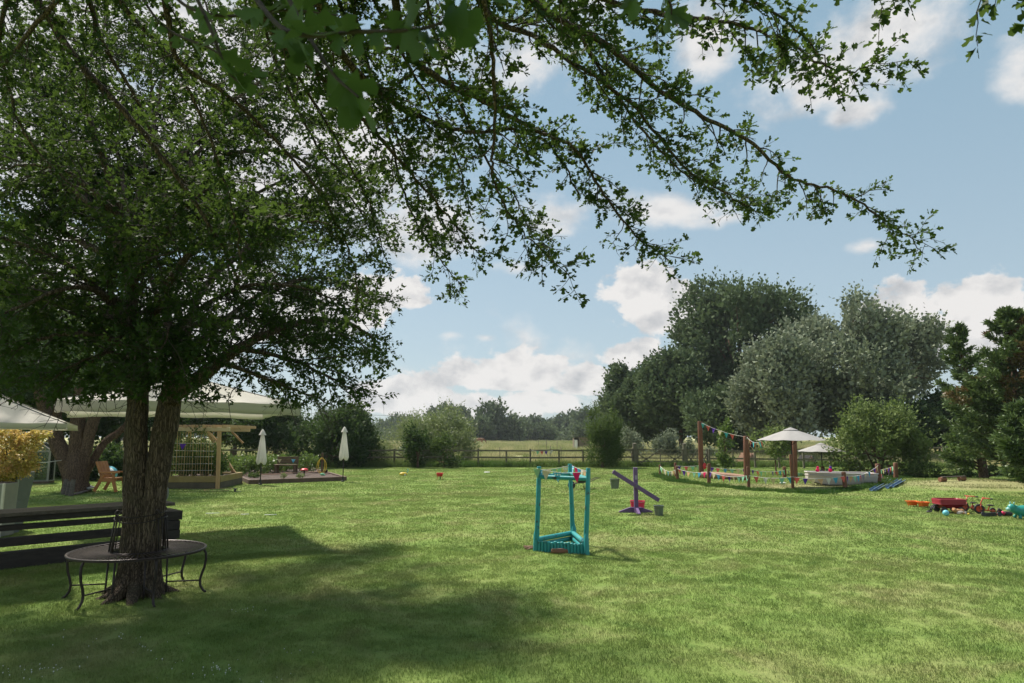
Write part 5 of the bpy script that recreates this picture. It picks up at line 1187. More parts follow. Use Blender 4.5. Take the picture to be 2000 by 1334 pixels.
for px, Y, s_, mm, lab in ((1458, 37.8, 1.0, 'log', 'brown A shaped hen ark behind the enclosure'), (1572, 37.2, .85, 'roof', 'dark grey A shaped hen ark left of the apple tree')):
    t_ = thing('hen_ark', lab, 'hen house', (P(px, 850, Y).x, Y, -.05), .15)
    for k in range(6):
        for sg in (-1, 1):
            z0, z1 = k * .125 * s_, (k + 1) * .125 * s_ - .008; x0, x1 = sg * .55 * s_ * (1 - k / 6.4), sg * .55 * s_ * (1 - (k + 1) / 6.4)
            mb = MB(); mb.bar(((x0 + x1) / 2, -.6 * s_, (z0 + z1) / 2), ((x0 + x1) / 2, .6 * s_, (z0 + z1) / 2), .025, .13 * s_); mb.build('board', M[mm], t_)
    mb = MB(); mb.prism([(-.5 * s_, 0), (.5 * s_, 0), (0, .72 * s_)], (0, -.58 * s_, 0), (1, 0, 0), (0, 0, 1), (0, 1, 0), .02); mb.build('gable', M['log'], t_)
# pony in the meadow
hx_ = P(936, 850, 118); pony = thing('pony', 'small chestnut and white pony grazing far out in the meadow', 'pony', (hx_.x, 118, -.06))
def skin_body(name, joints, edges, m, parent, sub=2):
    me = bpy.data.meshes.new(name); me.from_pydata([j[:3] for j in joints], edges, []); o = bpy.data.objects.new(name, me); COL.objects.link(o); o.parent = parent
    sk = o.modifiers.new('skin', 'SKIN'); sk.use_smooth_shade = True
    lay = me.skin_vertices[0] if len(me.skin_vertices) else None
    if lay is None: 
        bpy.context.view_layer.objects.active = o; lay = me.skin_vertices[0]
    for i, j in enumerate(joints):
        lay.data[i].radius = (j[3], j[4] if len(j) > 4 else j[3])
    lay.data[0].use_root = True
    sb = o.modifiers.new('sub', 'SUBSURF'); sb.levels = sub; sb.render_levels = sub; me.materials.append(m); return o
J = [(-.0, 0, .95, .26, .28), (-.45, 0, .98, .27, .28), (-.72, 0, .98, .22, .2), (.42, 0, .98, .25, .27), (.66, 0, 1.08, .19, .17), (.90, 0, 1.00, .13, .10), (1.08, 0, .78, .10, .09), (1.16, 0, .58, .105, .08), (1.24, 0, .38, .06, .055),
     (.46, .13, .68, .09), (.47, .14, .40, .055), (.46, .14, .10, .04), (.49, .14, .02, .05), (.50, -.13, .68, .09), (.56, -.14, .40, .055), (.55, -.14, .10, .04), (.58, -.14, .02, .05),
     (-.66, .13, .70, .12), (-.76, .14, .42, .06), (-.68, .14, .12, .04), (-.65, .14, .02, .05), (-.58, -.13, .70, .12), (-.66, -.14, .42, .06), (-.58, -.14, .12, .04), (-.55, -.14, .02, .05)]
try:
    skin_body('body', J, [(0, 1), (1, 2), (0, 3), (3, 4), (4, 5), (5, 6), (6, 7), (7, 8), (3, 9), (9, 10), (10, 11), (11, 12), (3, 13), (13, 14), (14, 15), (15, 16), (2, 17), (17, 18), (18, 19), (19, 20), (2, 21), (21, 22), (22, 23), (23, 24)], M['horse'], pony)
except Exception as ex: print('pony skin', ex)
mb = MB(); mb.tube([(-.86, 0, 1.02), (-.98, 0, .85), (-.98, 0, .5)], [.05, .07, .03], 8); mb.build('tail', M['hair'], pony, smooth=True)
mb = MB(); mb.tube([(.62, 0, 1.26), (.90, 0, 1.16), (1.10, 0, .92)], [.05, .05, .03], 8); mb.build('mane', M['hair'], pony, smooth=True)
pony.scale = (1.0, 1.0, 1.0)

# ================================================================== fenced corner with boat and umbrellas
def post(label, px, top, base, hw, lean=0.0, group='low red stained posts of the enclosure', name='wooden_post', cap=True, r2=None):
    g_ = G(px, base); t_pt = P(px + lean, top, g_.y); r_ = hw / FPX * g_.y; t_ = thing(name, label, 'post', tuple(g_), group=group)
    mb = MB(); h_ = t_pt - g_; mb.tube([-h_ * .05, h_ * .3 + Vector((.004, 0, 0)), h_ * .7, h_ * .985, h_], [r_ * 1.04, r_, r_ * .98, r_ * .97, r_ * .88], 14); mb.build('shaft', M['redwood'], t_, smooth='auto')
    mb = MB(); mb.lathe([(r_ * .84, 0), (r_ * .80, .006)], 14, c=h_ + Vector((0, 0, .002))); mb.build('cut_end', M['redend'], t_)
    return g_, t_pt
PT = {}
for key, px, top, base, hw, lean, lab in (('f1', 1289, 908, 929, 2.2, 0, 'first low post at the far left end of the bunting'), ('f2', 1323.5, 911, 940, 3.0, -2, 'short post just left of the tall bunting post, nearer the camera'), ('b1', 1319, 904, 931, 2.6, 0, 'short post behind the second one from the left end'),
                                          ('f3', 1384.5, 906, 946, 3.4, 0, 'low post directly right of the tallest post'), ('f4', 1462.5, 912, 955, 2.9, -2, 'low leaning post in front of the second tall post'), ('f5', 1549, 888, 960, 2.8, -5, 'slim leaning post in front of the umbrella post'),
                                          ('f6', 1651, 922, 958, 4.2, -3.5, 'stout low post in front of the white boat'), ('f7', 1717, 906, 944, 4.6, -3, 'stout post at the right corner of the boat enclosure'), ('b7', 1750, 904, 937, 4.2, -1, 'rightmost stout post beside the worn mound'),
                                          ('b6', 1737, 908, 928, 3.2, 0, 'short dark post seen between the two right corner posts'), ('b5', 1678, 906, 923, 3.4, 0, 'short post behind the right end of the boat'), ('b4', 1607, 911, 924, 3.6, 0, 'short post behind the left end of the boat'), ('b3', 1532, 912, 933, 3.6, 0, 'short post left of the umbrella post')):
    PT[key] = post(lab, px, top, base, hw, lean)
tallgrp = 'tall red stained posts'
PT['t1'] = post('tallest red stained post with bunting tied to its top', 1370, 823, 933, 4.8, -3, tallgrp)
PT['t2'] = post('second tall post, thick, between the tallest and the umbrella', 1459, 852, 938, 6.0, -1.5, tallgrp)
PT['t3'] = post('tall thick post carrying the front umbrella', 1553, 860, 939, 4.6, -1.5, tallgrp)
def near_of(key, frac, dy=-.05): g_, t_ = PT[key]; return g_.lerp(t_, frac) + Vector((0, dy, 0))
cols1 = ['mint', 'mint', 'coral', 'ivory', 'cream', 'mint', 'aqua', 'coral', 'violet', 'cream', 'sand', 'ivory', 'blue', 'coral', 'violet', 'sand', 'mint', 'blue', 'pink', 'violet', 'cream', 'blue', 'coral', 'violet', 'cream', 'mint']
bunting('front bunting strung low along the nearest row of posts', [near_of('f1', .88), near_of('f2', .86), near_of('f3', .62), near_of('f4', .62), near_of('f5', .40), near_of('f6', .80), near_of('f7', .93)], .045, .262, .172, .19, cols1, seed=21, cord_r=.007)
cols2 = ['violet', 'coral', 'mint', 'green', None, 'violet', 'coral', 'blue', 'mint', 'cream', 'violet', 'coral']
bunting('back bunting strung behind the tall posts', [near_of('b1', .80), near_of('t1', .22), near_of('t2', .26), near_of('b3', .72), near_of('b4', .7), near_of('b5', .75), near_of('b7', .88)], .035, .27, .172, .19, cols2, seed=22, cord_r=.007)
bunting('high bunting sloping from the tallest post to the umbrella', [near_of('t1', .985), near_of('t2', .985), P(1492, 858, 22.2)], .045, .29, .18, .205, ['aqua', 'coral', 'violet', 'cream', 'aqua', 'coral', None, 'mint', 'cream', 'sand', 'coral', 'violet'], start=.4, seed=23, cord_r=.007)
bunting('short tangled bunting between the two right corner posts', [near_of('f7', .85), near_of('b6', .75), near_of('b7', .82)], .06, .16, .13, .15, ['blue', 'mint', 'aqua', 'coral'], seed=24, cord_r=.007)
# flag on pole / red float bag on the tall post
g_, t__ = PT['t1']; bg_ = P(1376, 905, g_.y - .14); t_ = thing('red_bag', 'red net bag hanging on the right side of the tallest post', 'bag', tuple(bg_)); mb = MB(); mb.ball((0, 0, -.10), (.075, .06, .125), 12, 9); mb.build('net', M['redp'], t_, smooth=True); mb = MB(); mb.tube([(0, 0, .01), (-.02, .03, .16), (-.07, .1, .18)], .006, 5); mb.build('cord', M['cord'], t_)
# umbrellas
def umbrella(name, label, px, top, edge, base, hwpx, Y, panels=8, m='cream2', pole='iron_dark', rz=.2, group='open umbrellas over the enclosure', poledx=0.):
    c = P(px, edge, Y); tp = P(px, top, Y); R = hwpx / FPX * Y; hgt = tp.z - c.z; g0 = H(c.x, Y) if Y < 37 else -.06
    t_ = thing(name, label, 'umbrella', (c.x, Y, g0), rz, group); z0 = c.z - g0; n = panels
    def cano(Rr, zb, hh, dips=.045, sc=1.0, th=.004):
        mb = MB(); rings = 7; seg = n * 4; vs = []
        for k in range(rings + 1):
            u = k / rings
            for j in range(seg):
                a = 2 * PI * j / seg; s = (j % 4) / 4; sag = math.sin(PI * s); er = Rr * u * (1 - .055 * sag * u) * math.cos(PI / n) / math.cos(((a + PI / n) % (2 * PI / n)) - PI / n) if False else Rr * u * (1 - .06 * sag * u)
                vs.append((er * math.cos(a), er * math.sin(a), zb + hh * (1 - u ** 1.05) - dips * sag * u * hh * 1.2 + (.0)))
        N = len(vs); vs += [(x, y, z - th) for x, y, z in vs]; fs = []
        for k in range(rings):
            for j in range(seg):
                a, b = k * seg + j, k * seg + (j + 1) % seg; fs += [(a, a + seg, b + seg, b), (N + a, N + b, N + b + seg, N + a + seg)]
        for j in range(seg): a, b = rings * seg + j, rings * seg + (j + 1) % seg; fs.append((a, N + a, N + b, b))
        return mb.add(vs, fs)
    cn_ = cano(R, z0, hgt * .93).build('canopy', M[m], t_, smooth='auto'); cano(R * .22, z0 + hgt * .80, hgt * .22).build('vent', M[m], cn_, smooth='auto')
    mb = MB(); mb.tube([(poledx, 0, 0.0), (0, 0, z0 + hgt * .9)], .022, 10); mb.build('pole', M[pole], t_, smooth=True)
    for k in range(n):
        a = 2 * PI * k / n; mb = MB(); mb.tube([(0, 0, z0 + hgt * .84), (R * .97 * math.cos(a), R * .97 * math.sin(a), z0 - .012)], .007, 5); mb.build('rib', M['iron_dark'], t_, smooth=True)
    for k in range(n):
        a = 2 * PI * k / n; mb = MB(); mb.tube([(.02 * math.cos(a), .02 * math.sin(a), z0 - .16), (R * .5 * math.cos(a), R * .5 * math.sin(a), z0 + hgt * .42)], .005, 5); mb.build('strut', M['iron_dark'], t_, smooth=True)
    return t_
umbrella('garden_umbrella', 'larger grey white open umbrella strapped to the tall post', 1545, 835, 859, 957, 63, 22.0)
umbrella('garden_umbrella', 'smaller farther open umbrella partly behind the apple tree', 1604, 865, 881, 919, 43, 31.0)
# white boat
bt = G(1640, 947); boat = thing('rowing_boat', 'small white dinghy lying on the grass inside the posts', 'boat', tuple(bt), math.radians(-4))
Lb, Wb, Hb = 2.08, .95, .37
def hull(z_in=0.0, inset=0.0):
    st = []
    for k in range(15):
        u = k / 14; x = -Lb / 2 + Lb * u; full = min(1, (math.sin(min(1, u * 2.2 + .16) * PI / 2)) ** .8) * (1 - .06 * max(0, u - .6) / .4); wt = Wb / 2 * full - inset; wb_ = wt * .74; rise = .16 * max(0, 1 - u * 4) ** 1.5
        zt = Hb + .04 * (1 - u) ** 2
        st.append([(x, -wt, zt), (x, -wt * .97, zt - .10), (x, -wb_, rise + .03 + z_in), (x, -wb_ * .4, rise + z_in), (x, wb_ * .4, rise + z_in), (x, wb_, rise + .03 + z_in), (x, wt * .97, zt - .10), (x, wt, zt)])
    return st
def loft(mb, st, flip=False):
    vs = [p for s in st for p in s]; k = len(st[0]); fs = []
    for i in range(len(st) - 1):
        for j in range(k - 1):
            q = (i * k + j, (i + 1) * k + j, (i + 1) * k + j + 1, i * k + j + 1); fs.append(q if not flip else q[::-1])
    e0 = tuple(range(k)); e1 = tuple((len(st) - 1) * k + j for j in range(k)); fs += [e0 if not flip else e0[::-1], e1[::-1] if not flip else e1]
    return mb.add(vs, fs)
mb = MB(); loft(mb, hull()); mb.build('hull', M['boat'], boat, smooth='auto')
ins = hull(.03, .035); 
mb = MB(); loft(mb, [[(x * .975, y, z) for x, y, z in s] for s in ins], True); mb.build('inside', M['boat'], boat, smooth='auto')
o_, i_ = hull(), hull(0, .045); edge = [s[0] for s in o_] + [s[-1] for s in reversed(o_)]
mb = MB(); mb.tube([(x * 1.005, y * 1.01, z + .012) for x, y, z in edge + [edge[0]]], .020, 6, caps=False); mb.build('rim', M['rim'], boat, smooth=True)
mb = MB(); mb.tube([(x * 1.008, y * 1.015, z - .085) for x, y, z in edge + [edge[0]]], .009, 5, caps=False); mb.build('rubbing_strip', M['boat'], boat, smooth=True)
for x in (-.45, .35):
    mb = MB(); mb.box((x, 0, .31), (.22, Wb * .86, .03)); mb.build('thwart', M['rim'], boat)
bx = boat.location
for px, c, lab in ((1597, 'pink', 'pink cloth bundle on the far rim of the boat at left'), (1622, 'violet', 'pink and purple soft toy sitting on the far rim of the boat')):
    p = P(px, 920, bt.y + .42); t_ = thing('soft_toy', lab, 'soft toy', tuple(p)); mb = MB(); mb.ball((0, 0, .03), (.07, .05, .06), 10, 7); mb.build('body', PEN['pink'], t_, smooth=True); mb = MB(); mb.ball((.01, 0, .115), (.045, .04, .045), 10, 7); mb.build('head', PEN[c], t_, smooth=True)
# horizontal log between the tall posts
g_ = G(1372, 934); h2 = G(1458, 938); t_ = thing('log', 'bare pinkish log lying between the two tall posts', 'log', tuple(g_)); mb = MB(); d_ = h2 - g_
mb.tube([g_ + Vector((-.02, 0, .12)), g_ + d_ * .3 + Vector((0, 0, .135)), g_ + d_ * .7 + Vector((0, 0, .12)), h2 + Vector((-.05, 0, .10))], [.125, .125, .112, .095], 14); mb.build('stem', M['log'], t_, world=True, smooth='auto')
# white scraps inside the enclosure
o = MB().ball((0, 0, .03), (.12, .06, .03), 9, 6).build('bone_toy', M['white'], smooth=True); o.location = G(1529, 945); tag(o, 'small white toy lying on the grass left of the umbrella post', 'toy')
# blue gutters
for i, ((x0, y0), (x1, y1), lab) in enumerate((((1702, 960), (1738, 940), 'leftmost long blue plastic gutter on the grass'), ((1710, 960), (1750, 939), 'second long blue plastic gutter beside the leftmost'), ((1733, 955), (1757, 940), 'third blue gutter, shorter, third from the left'), ((1743, 953), (1765, 942), 'short blue gutter at the right of the bundle'))):
    a, b = G(x0, y0, .04), G(x1, y1, .05); t_ = thing('gutter', lab, 'gutter', tuple(a), group='blue gutters on the grass'); d = (b - a); L = d.length; d.normalize(); s = d.cross(Vector((0, 0, 1))).normalized(); u = s.cross(d)
    mb = MB(); prof = [(math.cos(t), -math.sin(t)) for t in np.linspace(0, PI, 9)]; R1 = .062; vs = []
    for q in (0, L):
        for (cx, cz) in prof: vs.append(a + d * q + s * cx * R1 + u * (cz * R1 + .03))
        for (cx, cz) in prof: vs.append(a + d * q + s * cx * (R1 - .006) + u * (cz * (R1 - .006) + .03))
    n = 9; fs = [(j, j + 1, 2 * n + j + 1, 2 * n + j) for j in range(n - 1)] + [(n + j + 1, n + j, 3 * n + j, 3 * n + j + 1) for j in range(n - 1)] + [(0, n, 3 * n, 2 * n), (n - 1, 3 * n - 1, 4 * n - 1, 2 * n - 1)][:1]
    fs += [(j, n + j, n + j + 1, j + 1) for j in range(n - 1)] + [(2 * n + j, 2 * n + j + 1, 3 * n + j + 1, 3 * n + j) for j in range(n - 1)] + [(n - 1, 2 * n + n - 1, 3 * n + n - 1, n + n - 1)]
    mb.add(vs, fs); mb.build('channel', M['gutter'], t_, world=True, smooth='auto')
    mb = MB(); mb.tube([a + d * .0 + s * R1 + u * .03, b + s * R1 + u * .03], .011, 6); mb.build('lip', M['bluein'], t_, world=True)
# balance beam on two logs
p1, p2 = G(1841, 941), G(1879, 941); bb = thing('balance_beam', 'low plank balance beam resting on two short logs on the mound', 'balance beam', tuple(p1))
for p in (p1, p2):
    mb = MB(); mb.tube([p + Vector((-.10, -.02, .065)), p + Vector((.11, .02, .065))], .072, 12); q = mb.build('log_foot', M['redend'], bb, world=True, smooth='auto')
mb = MB(); mb.bar(p1 + Vector((-.02, 0, .145)), p2 + Vector((.12, 0, .145)), .10, .025); mb.build('plank', M['deck'], bb, world=True)

# ================================================================== toys at the right
def remesh_blob(name, parts, m, parent, vox=.012, sm=6):
    mb = MB()
    for c, r_, *rest in parts:
        mb.ball(c, r_, 14, 10, M=(rest[0] if rest else None))
    o = mb.build(name, m, parent, smooth=True); md = o.modifiers.new('rm', 'REMESH'); md.mode = 'VOXEL'; md.voxel_size = vox; md.use_smooth_shade = True
    s_ = o.modifiers.new('sm', 'SMOOTH'); s_.iterations = sm; s_.factor = .5; return o
for px, lab in ((1782, 'orange plastic tub with two pale feet, left of a pair'), (1804, 'orange plastic tub with two pale feet, right of a pair')):
    g_ = G(px, 989 if px < 1790 else 991); t_ = thing('toy_tub', lab, 'toy', tuple(g_), random.uniform(-.2, .2), 'orange tubs on the grass')
    w_, h_ = .118, .075
    def rr_(w, h, z, n=5, rad=.03):
        out = []
        for cx, cy, a0 in ((w - rad, h - rad, 0), (-w + rad, h - rad, 90), (-w + rad, -h + rad, 180), (w - rad, -h + rad, 270)):
            for k in range(n): a = math.radians(a0 + 90 * k / (n - 1)); out.append((cx + rad * math.cos(a), cy + rad * math.sin(a), z))
        return out
    mb = MB(); sts = [rr_(.085, .06, .03), rr_(.11, .085, .115), rr_(.125, .10, .118), rr_(.125, .10, .106 + .02), rr_(.108, .083, .126), rr_(.082, .056, .045)]; k = len(sts[0]); vs = [p for s in sts for p in s]
    fs = [(i * k + j, i * k + (j + 1) % k, (i + 1) * k + (j + 1) % k, (i + 1) * k + j) for i in range(5) for j in range(k)] + [tuple(reversed(range(k))), tuple(5 * k + j for j in range(k))]
    mb.add(vs, fs); mb.build('tub', M['orange'], t_, smooth='auto')
    for x in (-.05, .05):
        mb = MB(); mb.tube([(x, -.04, .03), (x * 1.6, -.13, .0)], .007, 6); mb.build('foot', M['cane'], t_)
    mb = MB(); mb.tube([(-.06, .05, .035), (-.06, .06, 0)], .009, 6); mb.tube([(.06, .05, .035), (.06, .06, 0)], .009, 6); mb.build('stand', M['orange'], t_)
# red wagon
wg = G(1855, 1001); wag = thing('toy_wagon', 'dark red plastic toy wagon with a black curved handle', 'wagon', tuple(wg), math.radians(-4))
def rrect(w, h, z, rad, n=5, fx=0):
    out = []
    for cx, cy, a0 in ((w - rad, h - rad, 0), (-w + rad, h - rad, 90), (-w + rad, -h + rad, 180), (w - rad, -h + rad, 270)):
        for k in range(n): a = math.radians(a0 + 90 * k / (n - 1)); x = cx + rad * math.cos(a); out.append((x + fx, cy + rad * math.sin(a), z + .015 * math.cos(x * 12)))
    return out
sts = [rrect(.17, .12, .10, .04), rrect(.19, .14, .11, .05), rrect(.215, .16, .16, .05), rrect(.265, .185, .185, .06), rrect(.285, .20, .20, .06), rrect(.275, .195, .225, .06), rrect(.285, .20, .27, .06), rrect(.275, .195, .305, .06), rrect(.262, .183, .31, .06), rrect(.25, .17, .29, .06), rrect(.20, .14, .15, .04)]
k = len(sts[0]); mb = MB(); mb.add([p for s in sts for p in s], [(i * k + j, i * k + (j + 1) % k, (i + 1) * k + (j + 1) % k, (i + 1) * k + j) for i in range(len(sts) - 1) for j in range(k)] + [tuple(reversed(range(k))), tuple((len(sts) - 1) * k + j for j in range(k))]); mb.build('tub', M['wagon'], wag, smooth='auto')
MX = Matrix.Rotation(PI / 2, 3, 'X')
for x in (-.19, .16):
    for y in (-.15, .15):
        mb = MB(); mb.lathe([(.02, -.028), (.062, -.026), (.068, -.012), (.068, .012), (.062, .026), (.02, .028)], 18, c=(x, y, .068), M=MX); w_ = mb.build('wheel', M['black'], wag, smooth='auto'); mb = MB(); mb.lathe([(.030, -.034), (.030, -.030)], 12, c=(x, y, .068), M=MX); mb.build('hub', M['grey'], w_)
mb = MB(); mb.tube([(-.22, -.02, .13), (-.30, -.04, .165), (-.38, -.07, .13), (-.43, -.10, .05)], .014, 8); mb.tube([(-.22, .03, .13), (-.30, .01, .165), (-.38, -.02, .13), (-.43, -.05, .05)], .014, 8); mb.tube([(-.43, -.12, .045), (-.48, -.13, .025), (-.52, -.09, .02), (-.48, -.04, .03), (-.43, -.03, .045)], .014, 8); mb.build('handle', M['black'], wag, smooth=True)
# plush dog
pd = G(1873, 1004); t_ = thing('plush_dog', 'tan and white plush dog lying in front of the red wagon', 'soft toy', tuple(pd), .1)
remesh_blob('body', [((-.02, 0, .055), (.10, .055, .055)), ((-.11, -.01, .09), (.045, .045, .045)), ((-.135, -.045, .085), (.025, .02, .02)), ((.07, .01, .06), (.06, .055, .055)), ((-.10, .04, .11), (.02, .012, .035)), ((.05, -.06, .025), (.05, .025, .022))], M['plush'], t_, .009)
remesh_blob('belly', [((.0, -.045, .04), (.085, .03, .035)), ((.12, -.01, .04), (.05, .035, .03)), ((-.06, -.065, .02), (.045, .022, .02)), ((.09, -.065, .02), (.045, .02, .018))], M['plush_white'], t_, .009)
# balls
for px, py, r_, m_, lab in ((1848, 1008, .062, 'ball', 'light blue plastic ball in front of the red wagon'), (1892, 1006, .022, 'yellow', 'tiny yellow ball beside the plush dog')):
    g_ = G(px, py); mb = MB(); mb.ball((0, 0, r_), r_, 18, 12); o = mb.build('toy_ball', M[m_], smooth=True); o.location = g_; tag(o, lab, 'ball')
# tricycles
def tricycle(label, px, py, s, rz):
    g_ = G(px, py); t_ = thing('tricycle', label, 'tricycle', tuple(g_), rz, 'red tricycles'); S = lambda *p: tuple(q * s for q in p)
    mb = MB(); mb.torus(S(-.16, 0, .13), .10 * s, .028 * s, 22, 8, MX); w_ = mb.build('wheel', M['black'], t_, smooth=True); mb = MB(); mb.lathe([(.09 * s, -.010 * s), (.095 * s, 0), (.09 * s, .010 * s)], 18, c=S(-.16, 0, .13), M=MX); mb.build('rim', M['redmetal'], w_)
    for y in (-.15, .15):
        mb = MB(); mb.torus(S(.25, y, .075), .055 * s, .02 * s, 18, 8, MX); w_ = mb.build('wheel', M['black'], t_, smooth=True); mb = MB(); mb.lathe([(.05 * s, -.008 * s), (.05 * s, .008 * s)], 14, c=S(.25, y, .075), M=MX); mb.build('rim', M['redmetal'], w_)
    mb = MB(); mb.tube([S(-.155, 0, .13), S(-.11, 0, .27), S(-.06, 0, .38), S(.02, 0, .40)], .014 * s, 8); mb.tube([S(-.11, 0, .26), S(-.02, 0, .10), S(.24, 0, .075)], .016 * s, 8); mb.tube([S(.06, 0, .10), S(.10, 0, .21)], .014 * s, 8); mb.tube([S(.25, -.15, .075), S(.25, .15, .075)], .012 * s, 6)
    for y in (-.025, .025): mb.tube([S(-.16, y * 1.6, .13), S(-.12, y * 1.4, .24)], .009 * s, 6)
    mb.build('frame', M['redmetal'], t_, smooth=True)
    mb = MB(); mb.tube([S(.05, -.17, .40), S(.0, -.10, .405), S(-.03, 0, .40), S(.0, .10, .405), S(.05, .17, .40)], .012 * s, 8); hb_ = mb.build('handlebar', M['redmetal'], t_, smooth=True)
    for y in (-.18, .18): mb = MB(); mb.tube([S(.04, y * .93, .40), S(.09, y * 1.1, .395)], .019 * s, 8); mb.build('grip', M['black'], hb_, smooth=True)
    mb = MB(); mb.ball(S(.12, 0, .225), S(.09, .07, .022), 14, 8); mb.build('seat', M['iron_dark'], t_, smooth=True)
    for y in (-.05, .05): mb = MB(); mb.box(S(-.16, y * 1.6, .13 + y * .6), S(.05, .045, .015)); mb.build('pedal', M['black'], t_)
tricycle('red tricycle directly right of the red wagon, farther of two', 1895, 999, .82, math.radians(12)); tricycle('red tricycle between the other tricycle and the teal hopper', 1926, 1004, .82, math.radians(-6))
# scooter lying on its side
sg = G(1945, 1009); t_ = thing('scooter', 'black and pink scooter lying on its side left of the teal cow', 'scooter', tuple(sg), math.radians(5))
mb = MB(); mb.bar((-.26, 0, .035), (.02, 0, .045), .03, .085); mb.build('deck', M['black'], t_, bevel=.01)
mb = MB(); mb.tube([(.02, 0, .045), (.10, .02, .06), (.32, .04, .075)], .014, 8); mb.build('stem', M['pink'], t_, smooth=True)
mb = MB(); mb.tube([(.12, .03, .13), (.16, .03, .06), (.20, .03, -.0)], .012, 8); hb_ = mb.build('handlebar', M['black'], t_, smooth=True)
mb = MB(); mb.tube([(.10, .03, .16), (.125, .03, .11)], .018, 8); mb.build('grip', M['black'], hb_, smooth=True)
for x in (-.27, .08):
    mb = MB(); mb.lathe([(.02, -.014), (.048, -.012), (.052, 0), (.048, .012), (.02, .014)], 16, c=(x, -.01, .05), M=Matrix.Rotation(1.2, 3, 'X')); mb.build('wheel', M['black'], t_, smooth='auto')
# pink/black bag beside it
sg = G(1968, 1008); t_ = thing('kneepads', 'black and pink knee pads in front of the teal cow', 'knee pads', tuple(sg)); remesh_blob('pad', [((-.03, 0, .05), (.08, .05, .05)), ((.05, 0, .05), (.06, .05, .05))], M['black'], t_, .012); mb = MB(); mb.ball((-.10, -.01, .06), (.035, .04, .045), 10, 7); mb.build('lining', M['pink'], t_, smooth=True)
# cow hopper
cw = G(1992, 1013); cow = thing('cow_hopper', 'teal inflatable cow hopper at the right edge of the picture', 'toy', tuple(cw), math.radians(-3))
remesh_blob('body', [((.10, 0, .15), (.22, .12, .115)), ((-.13, 0, .205), (.09, .075, .085)), ((-.05, 0, .17), (.10, .09, .09)), ((-.04, -.08, .035), (.035, .035, .04)), ((-.04, .08, .035), (.035, .035, .04)), ((.22, -.08, .035), (.035, .035, .04)), ((.22, .08, .035), (.035, .035, .04)), ((-.10, -.085, .26), (.018, .045, .02)), ((-.10, .085, .26), (.018, .045, .02))], M['cow'], cow, .012)
remesh_blob('muzzle', [((-.205, 0, .185), (.045, .055, .042)), ((-.16, 0, .25), (.04, .045, .035))], M['cow_face'], cow, .010)
for y in (-.045, .045):
    mb = MB(); mb.tube([(-.12, y, .27), (-.125, y * 1.35, .31), (-.115, y * 1.3, .335)], [.016, .012, .005], 8); mb.build('horn', M['cow_face'], cow, smooth=True)

# ================================================================== vegetable bed with its things
c0, c1, c2, c3 = G(437, 924), G(488, 946), G(674, 939), G(609, 919)
bed = thing('vegetable_bed', 'timber edged vegetable bed with dark soil and leafy rows', 'garden bed', tuple(c1))
for a, b in ((c0, c1), (c1, c2), (c2, c3), (c3, c0)):
    d = (b - a).normalized(); mb = MB(); mb.bar(a - d * .05 + Vector((0, 0, .07)), b + d * .02 + Vector((0, 0, .07)), .10, .16 if a is not c1 else .162); mb.build('edging_board', M['edging'], bed, world=True, bevel=.006)
mb = MB(); n = 14; vs = []
for i in range(n + 1):
    for j in range(n + 1):
        u, v = i / n, j / n; p = (c1.lerp(c2, u)).lerp(c0.lerp(c3, u), v); p.z = .10 + .035 * noise.noise(Vector((p.x * 3, p.y * 3, 0))); vs.append(p)
mb.add(vs, [(i * (n + 1) + j, (i + 1) * (n + 1) + j, (i + 1) * (n + 1) + j + 1, i * (n + 1) + j + 1) for i in range(n) for j in range(n)]); mb.build('soil', M['soil'], bed, world=True, smooth=True)
def bp(u, v, z=.1): p = (c1.lerp(c2, u)).lerp(c0.lerp(c3, u), v); return Vector((p.x, p.y, z))
def leafy(name, label, p, rad, h_, n, size, m, seed, group=None, tmpl=(DIA_V, DIA_F), up=.9, cat='plant'):
    o = thing(name, label, cat, tuple(p), group=group); r_ = np.random.default_rng(seed); st = []
    for k in range(7):
        a = r_.uniform(0, 2 * PI); q = rad * .5 * r_.uniform(0, 1); st.append((np.array([[p.x + q * math.cos(a) * .5, p.y + q * math.sin(a) * .5, p.z], [p.x + q * math.cos(a), p.y + q * math.sin(a), p.z + h_ * r_.uniform(.5, .9)]]), np.array([.012, .004])))
    V, F = tubes_np(st, 4); np_mesh('stem', V, [F], M['fresh'] if False else M['pine_green'], o, kind='stuff')
    lb = [(np.array((p.x, p.y, p.z + h_ * .5)), np.array((rad, rad, h_ * .5)))]
    crown('leaves', lb, n, h_ * .4, 4, size, tmpl, m, o, seed, up=up, out=.6, spread=size * .4, upb=.4); return o
labs = ['leftmost', 'second', 'third', 'fourth', 'fifth', 'sixth', 'seventh', 'rightmost']
for k, (u, v) in enumerate(((.02, .80), (.10, .62), (.20, .78), (.30, .60), (.40, .76), (.52, .66), (.62, .78), (.80, .60))):
    p = bp(u, v); leafy('bean_plant', f'bushy green vegetable clump in the bed, {labs[k]} of the back row', p, .48, .55 if k != 7 else .62, 200, .11, M['fresh'], 300 + k, 'vegetable clumps in the bed')
for k, (u, v, lab) in enumerate(((.12, .25, 'low dark green plant near the front left corner of the bed'), (.02, .45, 'low dark green plant by the left edge of the bed'), (.38, .12, 'tiny pale seedling in front of the small bench'), (.55, .10, 'tiny pale seedling near the middle of the front board'))):
    leafy('seedling', lab, bp(u, v), .22 if k < 2 else .12, .12, 70 if k < 2 else 24, .07, M['mid'] if k < 2 else M['willow'], 320 + k)
